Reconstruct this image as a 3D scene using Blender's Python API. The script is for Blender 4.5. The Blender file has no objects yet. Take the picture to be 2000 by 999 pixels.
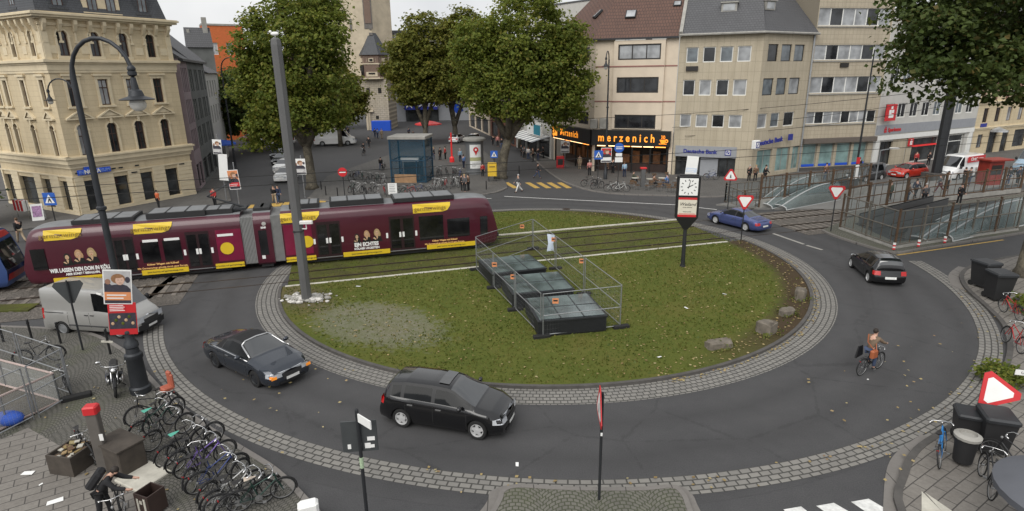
import bpy, math, random
from mathutils import Matrix, Vector
R=math.radians; PI=math.pi
rnd=random.Random(7)
scene=bpy.context.scene; COL=scene.collection
# ------------------------------------------------------------------ camera
F,PIT,ROL,HC=1168.0,R(16.9),R(0.8),10.9
cp,sp,cr,sr=math.cos(PIT),math.sin(PIT),math.cos(ROL),math.sin(ROL)
_f=Vector((0,cp,-sp)); _d=Vector((0,-sp,-cp)); _x=Vector((1,0,0))
CX=cr*_x+sr*_d; CD=-sr*_x+cr*_d
cam=bpy.data.cameras.new('camera'); co=bpy.data.objects.new('camera',cam); COL.objects.link(co)
cam.sensor_width=36; cam.lens=36*F/2000; cam.clip_start=.1; cam.clip_end=4000
m=Matrix.Identity(4)
for i in range(3): m[i][0]=CX[i]; m[i][1]=-CD[i]; m[i][2]=-_f[i]; m[i][3]=(0,0,HC)[i]
co.matrix_world=m; scene.camera=co
def ray(px,py): return _f+CX*((px-1000)/F)+CD*((py-499.5)/F)
def G(px,py,z=0.0):
    d=ray(px,py); t=(z-HC)/d.z; return (d.x*t,d.y*t)
def W(px,py,Y):
    d=ray(px,py); t=Y/d.y; return Vector((d.x*t,Y,HC+d.z*t))
# ------------------------------------------------------------------ mesh builder
class MB:
    def __init__(s): s.v=[]; s.f=[]; s.m=[]; s.M=None
    def add(s,vs,fs,mat=0):
        b=len(s.v)
        if s.M is None: s.v+= [tuple(v) for v in vs]
        else: s.v+=[tuple(s.M@Vector(v)) for v in vs]
        for f in fs: s.f.append(tuple(b+i for i in f)); s.m.append(mat)
    def box(s,x0,y0,z0,x1,y1,z1,mat=0):
        s.add([(x0,y0,z0),(x1,y0,z0),(x1,y1,z0),(x0,y1,z0),(x0,y0,z1),(x1,y0,z1),(x1,y1,z1),(x0,y1,z1)],
              [(0,3,2,1),(4,5,6,7),(0,1,5,4),(1,2,6,5),(2,3,7,6),(3,0,4,7)],mat)
    def cbox(s,c,d,rz=0,mat=0,rx=0):
        o=s.M; T=Matrix.Translation(c)@Matrix.Rotation(rz,4,'Z')@Matrix.Rotation(rx,4,'X')
        s.M=T if o is None else o@T
        s.box(-d[0]/2,-d[1]/2,-d[2]/2,d[0]/2,d[1]/2,d[2]/2,mat); s.M=o
    def rbox(s,c,d,r,rz=0,mat=0):      # box with chamfered vertical and top edges
        o=s.M; T=Matrix.Translation(c)@Matrix.Rotation(rz,4,'Z'); s.M=T if o is None else o@T
        x,y,z=d[0]/2,d[1]/2,d[2]/2
        def ring(i,zz): return [(-x+i,-y,zz),(x-i,-y,zz),(x,-y+i,zz),(x,y-i,zz),(x-i,y,zz),(-x+i,y,zz),(-x,y-i,zz),(-x,-y+i,zz)]
        def ins(i,zz): 
            k=r*.4; return [(-x+i+k,-y+i,zz),(x-i-k,-y+i,zz),(x-i,-y+i+k,zz),(x-i,y-i-k,zz),(x-i-k,y-i,zz),(-x+i+k,y-i,zz),(-x+i,y-i-k,zz),(-x+i,-y+i+k,zz)]
        vs=ring(r,-z)+ring(r,z-r)+ins(r,z)
        fs=[tuple(reversed(range(8))),tuple(range(16,24))]
        for k in range(2):
            for i in range(8): fs.append((k*8+i,k*8+(i+1)%8,k*8+8+(i+1)%8,k*8+8+i))
        s.add(vs,fs,mat); s.M=o
    def tube(s,p0,p1,r0,r1=None,n=8,mat=0,cap=True):
        p0=Vector(p0);p1=Vector(p1); r1=r0 if r1 is None else r1
        d=(p1-p0)
        if d.length<1e-6: return
        d.normalize(); a=d.orthogonal().normalized(); b=d.cross(a)
        vs=[];fs=[]
        for p,r in ((p0,r0),(p1,r1)):
            for i in range(n):
                t=2*PI*i/n; vs.append(p+a*(r*math.cos(t))+b*(r*math.sin(t)))
        for i in range(n): fs.append((i,(i+1)%n,n+(i+1)%n,n+i))
        if cap: fs.append(tuple(reversed(range(n)))); fs.append(tuple(range(n,2*n)))
        s.add(vs,fs,mat)
    def path(s,pts,r,n=6,mat=0,closed=False):
        pts=[Vector(p) for p in pts]; rs=r if isinstance(r,(list,tuple)) else [r]*len(pts)
        N=len(pts); vs=[];fs=[]; a=None
        for i in range(N):
            if closed: d=pts[(i+1)%N]-pts[i-1]
            else: d=pts[min(i+1,N-1)]-pts[max(i-1,0)]
            d.normalize()
            if a is None: a=d.orthogonal().normalized()
            else:
                a=a-d*a.dot(d)
                a=a.normalized() if a.length>1e-6 else d.orthogonal().normalized()
            b=d.cross(a)
            for k in range(n):
                t=2*PI*k/n; vs.append(pts[i]+a*(rs[i]*math.cos(t))+b*(rs[i]*math.sin(t)))
        for i in range(N if closed else N-1):
            j=(i+1)%N
            for k in range(n): fs.append((i*n+k,i*n+(k+1)%n,j*n+(k+1)%n,j*n+k))
        if not closed: fs.append(tuple(reversed(range(n)))); fs.append(tuple((N-1)*n+k for k in range(n)))
        s.add(vs,fs,mat)
    def lathe(s,prof,c=(0,0,0),n=16,mat=0,axis='Z',cap=True):
        vs=[];fs=[]
        for r,z in prof:
            for k in range(n):
                t=2*PI*k/n; x,y=r*math.cos(t),r*math.sin(t)
                vs.append((c[0]+x,c[1]+y,c[2]+z) if axis=='Z' else ((c[0]+x,c[1]+z,c[2]+y) if axis=='Y' else (c[0]+z,c[1]+x,c[2]+y)))
        for i in range(len(prof)-1):
            for k in range(n): fs.append((i*n+k,i*n+(k+1)%n,(i+1)*n+(k+1)%n,(i+1)*n+k))
        if cap and prof[0][0]>1e-4: fs.append(tuple(reversed(range(n))))
        if cap and prof[-1][0]>1e-4: fs.append(tuple((len(prof)-1)*n+k for k in range(n)))
        s.add(vs,fs,mat)
    def torus(s,c,R_,r,n=24,k=6,axis='Y',mat=0):
        P=[]
        for i in range(n):
            t=2*PI*i/n; x,y=R_*math.cos(t),R_*math.sin(t)
            P.append((c[0]+x,c[1],c[2]+y) if axis=='Y' else ((c[0],c[1]+x,c[2]+y) if axis=='X' else (c[0]+x,c[1]+y,c[2])))
        s.path(P,r,k,mat,closed=True)
    def prism(s,poly,z0,z1,mat=0):
        n=len(poly)
        A=sum(poly[i][0]*poly[(i+1)%n][1]-poly[(i+1)%n][0]*poly[i][1] for i in range(n))
        if A<0: poly=poly[::-1]
        vs=[(p[0],p[1],z0) for p in poly]+[(p[0],p[1],z1) for p in poly]
        fs=[tuple(range(n,2*n)),tuple(reversed(range(n)))]+[(i,(i+1)%n,n+(i+1)%n,n+i) for i in range(n)]
        s.add(vs,fs,mat)
    def sheet(s,poly,z,mat=0):
        n=len(poly); A=sum(poly[i][0]*poly[(i+1)%n][1]-poly[(i+1)%n][0]*poly[i][1] for i in range(n))
        if A<0: poly=poly[::-1]
        s.add([(p[0],p[1],z) for p in poly],[tuple(range(n))],mat)
    def quad(s,a,b,c,d,mat=0): s.add([a,b,c,d],[(0,1,2,3)],mat)
    def ico(s,c,r,mat=0,n=10,m_=6):
        pr=[(max(1e-5,math.sin(PI*i/m_)),-math.cos(PI*i/m_)) for i in range(m_+1)]
        rr=r if isinstance(r,(tuple,list)) else (r,r,r)
        o=s.M; T=Matrix.Translation(c)@Matrix.Diagonal((rr[0],rr[1],rr[2],1)); s.M=T if o is None else o@T
        s.lathe(pr,n=n,mat=mat); s.M=o
    def build(s,name,mats,parent=None,smooth=False,loc=None,rz=None):
        me=bpy.data.meshes.new(name); me.from_pydata(s.v,[],s.f)
        if not isinstance(mats,(list,tuple)): mats=[mats]
        for mt in mats: me.materials.append(mt)
        me.polygons.foreach_set('material_index',s.m)
        if smooth:
            me.polygons.foreach_set('use_smooth',[True]*len(s.f))
            if smooth is not True: me.set_sharp_from_angle(angle=R(smooth))
        me.update()
        o=bpy.data.objects.new(name,me); COL.objects.link(o)
        if parent is not None: o.parent=parent
        if loc is not None: o.location=loc
        if rz is not None: o.rotation_euler.z=rz
        return o
def thing(name,label,cat,loc=(0,0,0),rz=0,group=None):
    o=bpy.data.objects.new(name,None); COL.objects.link(o); o.empty_display_size=.2
    o.location=(loc[0],loc[1],loc[2] if len(loc)>2 else 0); o.rotation_euler.z=rz
    return tag(o,label,cat,group)
def tag(o,label,cat,group=None):
    o['label']=label; o['category']=cat
    if group: o['group']=group
    return o
def stru(o): o['kind']='structure'; return o
def stuff(o,label=None):
    o['kind']='stuff'
    if label: o['label']=label; o['category']=o.name.split('.')[0].replace('_',' ')
    return o
def dup(root,loc,rz,label=None,group=None,swap=None,scale=None):
    def cp_(o,par):
        c=o.copy(); COL.objects.link(c)
        if par is not None: c.parent=par
        if swap and c.type=='MESH':
            for i,sl in enumerate(c.material_slots):
                nm=sl.material.name if sl.material else ''
                if nm in swap: sl.link='OBJECT'; sl.material=swap[nm]
        for ch in list(o.children): cp_(ch,c)
        return c
    r=cp_(root,None); r.location=(loc[0],loc[1],loc[2] if len(loc)>2 else 0); r.rotation_euler.z=rz
    if scale: r.scale=(scale,)*3 if not isinstance(scale,tuple) else scale
    if label: r['label']=label
    if group: r['group']=group
    return r
def text_mesh(txt,size,ext=.004,align='CENTER',shear=0,bold=0,space=1.0):
    cu=bpy.data.curves.new('lettering','FONT'); cu.body=txt; cu.size=size; cu.extrude=ext; cu.align_x=align; cu.align_y='CENTER'; cu.shear=shear; cu.offset=bold; cu.space_character=space
    cu.resolution_u=3
    o=bpy.data.objects.new('lettering_tmp',cu); COL.objects.link(o)
    dg=bpy.context.evaluated_depsgraph_get(); me=bpy.data.meshes.new_from_object(o.evaluated_get(dg))
    bpy.data.objects.remove(o); bpy.data.curves.remove(cu)
    return me
def lettering(txt,size,mat,parent,pos,xdir,name='lettering',ext=.004,align='CENTER',shear=0,bold=0,space=1.0,up=(0,0,1),sx=1):
    me=text_mesh(txt,size,ext,align,shear,bold,space); me.materials.clear(); me.materials.append(mat)
    xd=Vector(xdir).normalized(); u=Vector(up); n=xd.cross(u).normalized(); u=n.cross(xd)
    T=Matrix.Identity(4)
    for i in range(3): T[i][0]=xd[i]*sx; T[i][1]=u[i]; T[i][2]=n[i]; T[i][3]=pos[i]
    me.transform(T)
    o=bpy.data.objects.new(name,me); COL.objects.link(o)
    if parent is not None: o.parent=parent
    return o
# ------------------------------------------------------------------ materials
MATS={}
def nt(name):
    mt=bpy.data.materials.new(name); mt.use_nodes=True; t=mt.node_tree; b=t.nodes['Principled BSDF']
    return mt,t,b
def N(t,typ,**kw):
    n=t.nodes.new(typ)
    for k,v in kw.items():
        if k in n.inputs: n.inputs[k].default_value=v
        else: setattr(n,k,v)
    return n
def L(t,a,b): t.links.new(a,b)
def c4(c): return (c[0],c[1],c[2],1)
def ramp(t,fac,stops):
    n=t.nodes.new('ShaderNodeValToRGB'); e=n.color_ramp.elements
    e[0].position,e[0].color=stops[0][0],c4(stops[0][1]); e[1].position,e[1].color=stops[-1][0],c4(stops[-1][1])
    for p,c in stops[1:-1]:
        q=e.new(p); q.color=c4(c)
    if fac is not None: L(t,fac,n.inputs[0])
    return n
def mixc(t,fac,a,b,mode='MIX'):
    n=t.nodes.new('ShaderNodeMix'); n.data_type='RGBA'; n.blend_type=mode
    for i,v in ((0,fac),(6,a),(7,b)):
        if hasattr(v,'is_output'): L(t,v,n.inputs[i])
        elif i==0: n.inputs[0].default_value=v
        else: n.inputs[i].default_value=c4(v)
    return n.outputs[2]
def mathn(t,op,a,b=None,c=None):
    n=t.nodes.new('ShaderNodeMath'); n.operation=op
    for i,v in enumerate((a,b,c)):
        if v is None: continue
        if hasattr(v,'is_output'): L(t,v,n.inputs[i])
        else: n.inputs[i].default_value=v
    return n.outputs[0]
def coords(t): return t.nodes.new('ShaderNodeTexCoord').outputs['Object']
def noise(t,vec,scale,detail=4,rough=.55):
    n=N(t,'ShaderNodeTexNoise',Scale=scale,Detail=detail,Roughness=rough); L(t,vec,n.inputs['Vector']); return n.outputs['Fac']
def bumpn(t,b,h,strength=.3,dist=.02):
    n=N(t,'ShaderNodeBump',Strength=strength,Distance=dist); L(t,h,n.inputs['Height']); L(t,n.outputs[0],b.inputs['Normal'])
def mat(name,col,rough=.7,metal=0,var=.12,scale=3.0,bump=0,coat=0,spec=.5,emit=0,alpha=1,trans=0):
    if name in MATS: return MATS[name]
    mt,t,b=nt(name); b.inputs['Roughness'].default_value=rough; b.inputs['Metallic'].default_value=metal
    b.inputs['Specular IOR Level'].default_value=spec; b.inputs['Coat Weight'].default_value=coat; b.inputs['Coat Roughness'].default_value=.05
    b.inputs['Base Color'].default_value=c4(col)
    if var:
        f=noise(t,coords(t),scale,5,.6)
        L(t,ramp(t,f,[(.25,[max(0,x*(1-var)) for x in col]),(.75,[min(1,x*(1+var)) for x in col])]).outputs[0],b.inputs['Base Color'])
        if bump: bumpn(t,b,noise(t,coords(t),scale*12,3),bump,.01)
    if emit: b.inputs['Emission Color'].default_value=c4(col); b.inputs['Emission Strength'].default_value=emit
    if alpha<1: b.inputs['Alpha'].default_value=alpha
    if trans: b.inputs['Transmission Weight'].default_value=trans
    MATS[name]=mt; return mt
def reg(name,mt): MATS[name]=mt; return mt
# asphalt
def asphalt(name,c0,c1,patch=.08):
    mt,t,b=nt(name); v=coords(t)
    big=noise(t,v,.18,5,.6); fine=noise(t,v,28,3,.7); mid=noise(t,v,1.6,4,.6)
    a=ramp(t,big,[(.3,c0),(.7,c1)]).outputs[0]
    a=mixc(t,.35,a,ramp(t,mid,[(.3,[x*.75 for x in c0]),(.7,[x*1.2 for x in c1])]).outputs[0])
    a=mixc(t,.45,a,ramp(t,fine,[(.3,[x*.55 for x in c0]),(.7,[x*1.5 for x in c1])]).outputs[0])
    L(t,a,b.inputs['Base Color']); b.inputs['Roughness'].default_value=.82; bumpn(t,b,fine,.25,.01)
    return reg(name,mt)
def lanes():
    mt=MATS['road_asphalt']; t=mt.node_tree; b=t.nodes['Principled BSDF']; src=b.inputs['Base Color'].links[0].from_socket; v=coords(t)
    sep=t.nodes.new('ShaderNodeSeparateXYZ'); L(t,v,sep.inputs[0]); X,Y,Z=sep.outputs; rad=mathn(t,'SQRT',mathn(t,'ADD',mathn(t,'MULTIPLY',X,X),mathn(t,'MULTIPLY',Y,Y))); rad=mathn(t,'ADD',rad,mathn(t,'MULTIPLY',mathn(t,'SUBTRACT',noise(t,v,.25,3,.5),.5),1.4))
    w=mathn(t,'PINGPONG',mathn(t,'SUBTRACT',rad,17.0),.85); lane=ramp(t,w,[(.0,(.80,.80,.80)),(.5,(1.0,1.0,1.0)),(1,(1.12,1.12,1.12))]).outputs[0]; a=mixc(t,.75,src,lane,'MULTIPLY')
    cr=N(t,'ShaderNodeTexVoronoi',Scale=.22); cr.feature='DISTANCE_TO_EDGE'; L(t,v,cr.inputs['Vector']); ck_=ramp(t,mathn(t,'ADD',cr.outputs['Distance'],mathn(t,'MULTIPLY',mathn(t,'SUBTRACT',noise(t,v,2.2,4,.7),.5),.10)),[(.0,(.62,.62,.62)),(.012,(1,1,1))]).outputs[0]; a=mixc(t,.5,a,ck_,'MULTIPLY')
    st=ramp(t,noise(t,v,.9,5,.75),[(.62,(1,1,1)),(.74,(.72,.72,.72))]).outputs[0]; a=mixc(t,.7,a,st,'MULTIPLY'); L(t,a,b.inputs['Base Color'])
asphalt('asphalt',(.040,.040,.043),(.060,.059,.060)); asphalt('road_asphalt',(.043,.043,.045),(.056,.055,.056))
lanes()
# brick-type surfaces; mode: xy plane, polar (about the object origin), wall (uses Z and along-wall x)
def bricks(name,c0,c1,mort,w,h,ms=.02,mode='xy',rough=.85,rot=0,dirt=.3,bump=.5,off=.5,msmooth=.1,wear=None):
    mt,t,b=nt(name); v=coords(t)
    sep=t.nodes.new('ShaderNodeSeparateXYZ'); L(t,v,sep.inputs[0]); X,Y,Z=sep.outputs
    if mode=='polar':
        rad=mathn(t,'SQRT',mathn(t,'ADD',mathn(t,'MULTIPLY',X,X),mathn(t,'MULTIPLY',Y,Y)))
        ang=mathn(t,'MULTIPLY',mathn(t,'ARCTAN2',Y,X),20.0)
        a1,a2=ang,rad
    elif mode=='wall': a1,a2=X,Z
    elif mode=='box':   # picks whichever horizontal axis runs along the face
        g=t.nodes.new('ShaderNodeNewGeometry'); 
        a1,a2=mathn(t,'ADD',X,mathn(t,'MULTIPLY',Y,1.0)),Z
    else:
        a1,a2=X,Y
    com=t.nodes.new('ShaderNodeCombineXYZ'); L(t,a1,com.inputs[0]); L(t,a2,com.inputs[1])
    vec=com.outputs[0]
    if rot:
        mp=t.nodes.new('ShaderNodeMapping'); mp.inputs['Rotation'].default_value[2]=rot; L(t,vec,mp.inputs[0]); vec=mp.outputs[0]
    wob=N(t,'ShaderNodeTexNoise',Scale=1.3/w*.25,Detail=2); L(t,v,wob.inputs['Vector'])
    wv=t.nodes.new('ShaderNodeMix'); wv.data_type='VECTOR'; wv.inputs[0].default_value=.06*min(w,h)/ .3 if mode!='wall' else 0.0; L(t,vec,wv.inputs[4]); L(t,wob.outputs['Color'],wv.inputs[5])
    br=t.nodes.new('ShaderNodeTexBrick'); L(t,wv.outputs[1],br.inputs['Vector']); br.offset=off
    br.inputs['Scale'].default_value=1; br.inputs['Brick Width'].default_value=w; br.inputs['Row Height'].default_value=h; br.inputs['Mortar Size'].default_value=ms; br.inputs['Mortar Smooth'].default_value=msmooth
    br.inputs['Color1'].default_value=c4(c0); br.inputs['Color2'].default_value=c4(c1); br.inputs['Mortar'].default_value=c4(mort); br.inputs['Bias'].default_value=0
    f=noise(t,v,.6,5,.65); f2=noise(t,v,9,4,.7)
    a=mixc(t,dirt,br.outputs['Color'],ramp(t,f,[(.3,[x*.55 for x in c0]),(.7,[min(1,x*1.25) for x in c1])]).outputs[0])
    a=mixc(t,dirt*.8,a,ramp(t,f2,[(.3,[x*.6 for x in c0]),(.7,[min(1,x*1.3) for x in c1])]).outputs[0])
    if mode=='wall':
        mp2=t.nodes.new('ShaderNodeMapping'); mp2.inputs['Scale'].default_value=(2.2,2.2,.16); L(t,v,mp2.inputs[0]); a=mixc(t,.32,a,ramp(t,noise(t,mp2.outputs[0],.8,4,.6),[(.36,(.70,.68,.64)),(.56,(1,1,1))]).outputs[0],'MULTIPLY')
    a=mixc(t,br.outputs['Fac'],a,mort)
    if wear: a=mixc(t,ramp(t,noise(t,v,.45,5,.7),[(.48,(0,0,0)),(.62,(1,1,1))]).outputs[0],a,wear,'MULTIPLY')
    L(t,a,b.inputs['Base Color']); b.inputs['Roughness'].default_value=rough
    inv=mathn(t,'SUBTRACT',1.0,br.outputs['Fac']); bumpn(t,b,inv,bump,.03)
    return reg(name,mt)
bricks('cobble_ring',(.25,.238,.215),(.165,.158,.147),(.055,.053,.048),.30,.205,.022,'polar',dirt=.35,bump=.8)
bricks('paving_slab',(.155,.14,.125),(.20,.185,.165),(.06,.055,.05),.62,.33,.014,'xy',rot=R(-33),dirt=.4)
bricks('pavement_far',(.085,.08,.075),(.105,.10,.093),(.055,.053,.05),.5,.5,.012,'xy',rot=R(12),dirt=.5)
bricks('kerb_stone',(.19,.175,.16),(.155,.145,.135),(.06,.055,.05),1.0,5.0,.012,'xy',dirt=.35)
# small setts laid in fans: warped voronoi
def setts(name,c0,c1,mort,size):
    mt,t,b=nt(name); v=coords(t)
    sep=t.nodes.new('ShaderNodeSeparateXYZ'); L(t,v,sep.inputs[0]); X,Y,Z=sep.outputs
    fx=mathn(t,'MULTIPLY',mathn(t,'PINGPONG',X,.7),1.0)
    yy=mathn(t,'ADD',Y,mathn(t,'MULTIPLY',mathn(t,'MULTIPLY',fx,fx),.9))
    com=t.nodes.new('ShaderNodeCombineXYZ'); L(t,X,com.inputs[0]); L(t,yy,com.inputs[1])
    br=t.nodes.new('ShaderNodeTexBrick'); L(t,com.outputs[0],br.inputs['Vector']); br.inputs['Scale'].default_value=1
    br.inputs['Brick Width'].default_value=size*1.15; br.inputs['Row Height'].default_value=size; br.inputs['Mortar Size'].default_value=size*.12; br.inputs['Mortar Smooth'].default_value=.3
    br.inputs['Color1'].default_value=c4(c0); br.inputs['Color2'].default_value=c4(c1); br.inputs['Mortar'].default_value=c4(mort)
    f=noise(t,v,.5,6,.7)
    a=mixc(t,.55,br.outputs['Color'],ramp(t,f,[(.3,[x*.55 for x in c0]),(.7,[x*1.45 for x in c1])]).outputs[0])
    a=mixc(t,br.outputs['Fac'],a,mort)
    green=ramp(t,noise(t,v,.35,5,.7),[(.52,(0,0,0)),(.66,(1,1,1))]).outputs[0]
    a=mixc(t,mathn(t,'MULTIPLY',green,.35),a,(.075,.085,.03))
    L(t,a,b.inputs['Base Color']); b.inputs['Roughness'].default_value=.8; bumpn(t,b,mathn(t,'SUBTRACT',1.0,br.outputs['Fac']),.8,.03)
    return reg(name,mt)
setts('setts',(.135,.125,.11),(.095,.09,.08),(.045,.045,.036),.115)
setts('setts_green',(.15,.145,.12),(.105,.10,.085),(.055,.06,.035),.14)
# ballast
def ballast():
    mt,t,b=nt('ballast'); v=coords(t)
    vo=N(t,'ShaderNodeTexVoronoi',Scale=9.0); L(t,v,vo.inputs['Vector'])
    a=mixc(t,.5,ramp(t,vo.outputs['Distance'],[(.0,(.20,.18,.16)),(.55,(.05,.045,.04))]).outputs[0],ramp(t,noise(t,v,.8,5,.7),[(.3,(.07,.06,.05)),(.7,(.2,.175,.15))]).outputs[0])
    L(t,a,b.inputs['Base Color']); b.inputs['Roughness'].default_value=.95; bumpn(t,b,vo.outputs['Distance'],1,.05); reg('ballast',mt)
ballast()
def grassmat(name,track=False):
    mt,t,b=nt(name); v=coords(t)
    n1=noise(t,v,.35,6,.65); n2=noise(t,v,4,5,.7); n3=noise(t,v,40,3,.7)
    a=ramp(t,n1,[(.32,(.07,.11,.018)),(.5,(.115,.14,.024)),(.68,(.19,.15,.045))]).outputs[0]
    a=mixc(t,.5,a,ramp(t,n2,[(.3,(.045,.07,.010)),(.55,(.085,.10,.02)),(.75,(.17,.125,.042))]).outputs[0])
    a=mixc(t,.4,a,ramp(t,n3,[(.3,(.03,.038,.008)),(.7,(.14,.145,.036))]).outputs[0])
    if track: a=mixc(t,ramp(t,noise(t,v,.9,5,.7),[(.35,(0,0,0)),(.65,(.8,.8,.8))]).outputs[0],a,(.06,.052,.028))
    else:
        sep=t.nodes.new('ShaderNodeSeparateXYZ'); L(t,v,sep.inputs[0]); X,Y,Z=sep.outputs
        def blob(cx,cy,rx,ry,ang,edge=.25,ns=.7):
            ca,sa=math.cos(ang),math.sin(ang)
            dx=mathn(t,'SUBTRACT',X,cx); dy=mathn(t,'SUBTRACT',Y,cy)
            u=mathn(t,'DIVIDE',mathn(t,'ADD',mathn(t,'MULTIPLY',dx,ca),mathn(t,'MULTIPLY',dy,sa)),rx)
            w=mathn(t,'DIVIDE',mathn(t,'SUBTRACT',mathn(t,'MULTIPLY',dy,ca),mathn(t,'MULTIPLY',dx,sa)),ry)
            d=mathn(t,'SQRT',mathn(t,'ADD',mathn(t,'MULTIPLY',u,u),mathn(t,'MULTIPLY',w,w)))
            d=mathn(t,'ADD',d,mathn(t,'MULTIPLY',mathn(t,'SUBTRACT',n2,.5),ns))
            return ramp(t,d,[(1-edge,(1,1,1)),(1+edge,(0,0,0))]).outputs[0]
        gr=ramp(t,n3,[(.3,(.10,.095,.075)),(.7,(.32,.30,.26))]).outputs[0]
        cx,cy=G(735,634); k=blob(cx-1.65,cy-33.8,3.9,2.3,R(-34),.2,1.9)
        a=mixc(t,mathn(t,'MULTIPLY',k,mathn(t,'ADD',-.3,mathn(t,'MULTIPLY',n2,1.6))),a,gr)
        cx,cy=G(590,585); k=blob(cx-1.65,cy-33.8,3.0,1.6,R(-50),.5); a=mixc(t,mathn(t,'MULTIPLY',k,.7),a,(.12,.095,.06))
        # trodden earth inside the kerb on the right hand bend
        rad=mathn(t,'SQRT',mathn(t,'ADD',mathn(t,'MULTIPLY',X,X),mathn(t,'MULTIPLY',Y,Y)))
        e=ramp(t,mathn(t,'ADD',mathn(t,'DIVIDE',rad,14.5),mathn(t,'MULTIPLY',mathn(t,'SUBTRACT',n2,.5),.1)),[(.885,(0,0,0)),(.935,(1,1,1))]).outputs[0]
        q=ramp(t,mathn(t,'DIVIDE',mathn(t,'ADD',X,mathn(t,'MULTIPLY',Y,.15)),14.5),[(.2,(0,0,0)),(.6,(1,1,1))]).outputs[0]
        a=mixc(t,mathn(t,'MULTIPLY',mathn(t,'MULTIPLY',e,q),.9),a,(.062,.04,.028))
        q2=ramp(t,mathn(t,'DIVIDE',X,14.5),[(-.0,(1,1,1)),(.0,(0,0,0))]).outputs[0]
    L(t,a,b.inputs['Base Color']); b.inputs['Roughness'].default_value=.95; b.inputs['Specular IOR Level'].default_value=.15; bumpn(t,b,n3,.8,.04)
    return reg(name,mt)
grassmat('grass_turf'); grassmat('grass_track',True)
def leafmat(name,cols,trl=.35):
    mt,t,b=nt(name); g=t.nodes.new('ShaderNodeNewGeometry'); v=coords(t)
    a=ramp(t,g.outputs['Random Per Island'],cols).outputs[0]
    n1=noise(t,v,.35,3,.6)
    a=mixc(t,.4,a,ramp(t,n1,[(.3,[x*.75 for x in cols[0][1]]),(.7,[x*1.1 for x in cols[-2][1]])]).outputs[0])
    L(t,a,b.inputs['Base Color']); b.inputs['Roughness'].default_value=.6; b.inputs['Specular IOR Level'].default_value=.3
    tr=t.nodes.new('ShaderNodeBsdfTranslucent'); L(t,a,tr.inputs[0]); mx=t.nodes.new('ShaderNodeMixShader'); mx.inputs[0].default_value=trl
    L(t,b.outputs[0],mx.inputs[1]); L(t,tr.outputs[0],mx.inputs[2]); L(t,mx.outputs[0],t.nodes['Material Output'].inputs[0])
    return reg(name,mt)
leafmat('plane_leaf',[(0,(.07,.11,.018)),(.45,(.15,.19,.03)),(.8,(.23,.26,.045)),(1,(.32,.26,.06))],.5)
leafmat('olive_leaf',[(0,(.08,.105,.018)),(.45,(.165,.18,.03)),(.8,(.24,.235,.045)),(1,(.31,.25,.06))],.5)
leafmat('dark_leaf',[(0,(.035,.06,.014)),(.6,(.07,.105,.022)),(.9,(.10,.125,.03)),(1,(.17,.09,.03))])
leafmat('fallen_leaf',[(0,(.18,.11,.04)),(.5,(.34,.25,.10)),(.8,(.44,.38,.20)),(1,(.24,.10,.05))],.1)
leafmat('grass_blade',[(0,(.055,.09,.013)),(.5,(.105,.14,.024)),(.82,(.175,.165,.04)),(1,(.25,.20,.07))],.3)
def bark():
    mt,t,b=nt('bark'); v=coords(t)
    n1=noise(t,v,1.6,6,.7); n2=noise(t,v,9,4,.7)
    a=mixc(t,.4,ramp(t,n1,[(.35,(.045,.038,.028)),(.5,(.10,.088,.065)),(.62,(.21,.185,.13))]).outputs[0],ramp(t,n2,[(.3,(.03,.026,.02)),(.7,(.15,.13,.1))]).outputs[0])
    L(t,a,b.inputs['Base Color']); b.inputs['Roughness'].default_value=.9; bumpn(t,b,n2,.6,.04); reg('bark',mt)
bark()
def glassmat(name,c,rough=.06,spec=.6,var=.6):
    mt,t,b=nt(name); g=t.nodes.new('ShaderNodeNewGeometry'); v=coords(t)
    n1=noise(t,v,.8,3,.5)
    L(t,ramp(t,n1,[(.35,[x*(1-var) for x in c]),(.65,[x*(1+var) for x in c])]).outputs[0],b.inputs['Base Color'])
    b.inputs['Roughness'].default_value=rough; b.inputs['Specular IOR Level'].default_value=spec
    if name=='car_glass': b.inputs['IOR'].default_value=1.8
    return reg(name,mt)
glassmat('window_glass',(.025,.027,.03)); glassmat('curtain_glass',(.30,.31,.32),.12,.5,.35); glassmat('shop_glass',(.035,.038,.04),.05); glassmat('grey_glass',(.14,.16,.175),.1,.6,.4); glassmat('car_glass',(.012,.014,.015),.03,1.0,.3); glassmat('side_glass',(.006,.007,.008),.06,.2,.3); glassmat('tram_glass',(.012,.012,.013),.06,.6,.5); glassmat('teal_glass',(.20,.30,.29),.12,.5,.3)
def clear(name,col,a):   # thin see-through sheet: glass screens, plastic film
    mt,t,b=nt(name); b.inputs['Base Color'].default_value=c4(col); b.inputs['Roughness'].default_value=.08
    n=noise(t,coords(t),2.5,4,.6); f=mathn(t,'ADD',a-.12,mathn(t,'MULTIPLY',n,.24)); L(t,f,b.inputs['Alpha']); return reg(name,mt)
clear('clear_glass',(.22,.27,.27),.2); clear('plastic_film',(.42,.42,.40),.42); clear('skylight_glass',(.10,.13,.13),.85); clear('blue_glass',(.02,.075,.12),.4); clear('lamp_glass',(.75,.74,.7),.75); clear('mesh_film',(.30,.30,.30),.14)
paint=lambda n,c,r=.28,me=.35: mat(n,c,r,me,.03,2,0,.9)
mat('black_rubber',(.012,.012,.012),.85); mat('alloy',(.50,.50,.50),.35,.25); mat('steel_galv',(.34,.35,.36),.45,.75,.15,6); mat('chrome',(.6,.6,.6),.12,1,0)
mat('dark_metal',(.028,.030,.033),.5,.3); mat('lamp_iron',(.035,.038,.043),.5,.4,.2,3); mat('mast_grey',(.105,.105,.105),.6,.1,.1,1.2); mat('black_paint',(.012,.012,.013),.4,0,.05)
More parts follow.
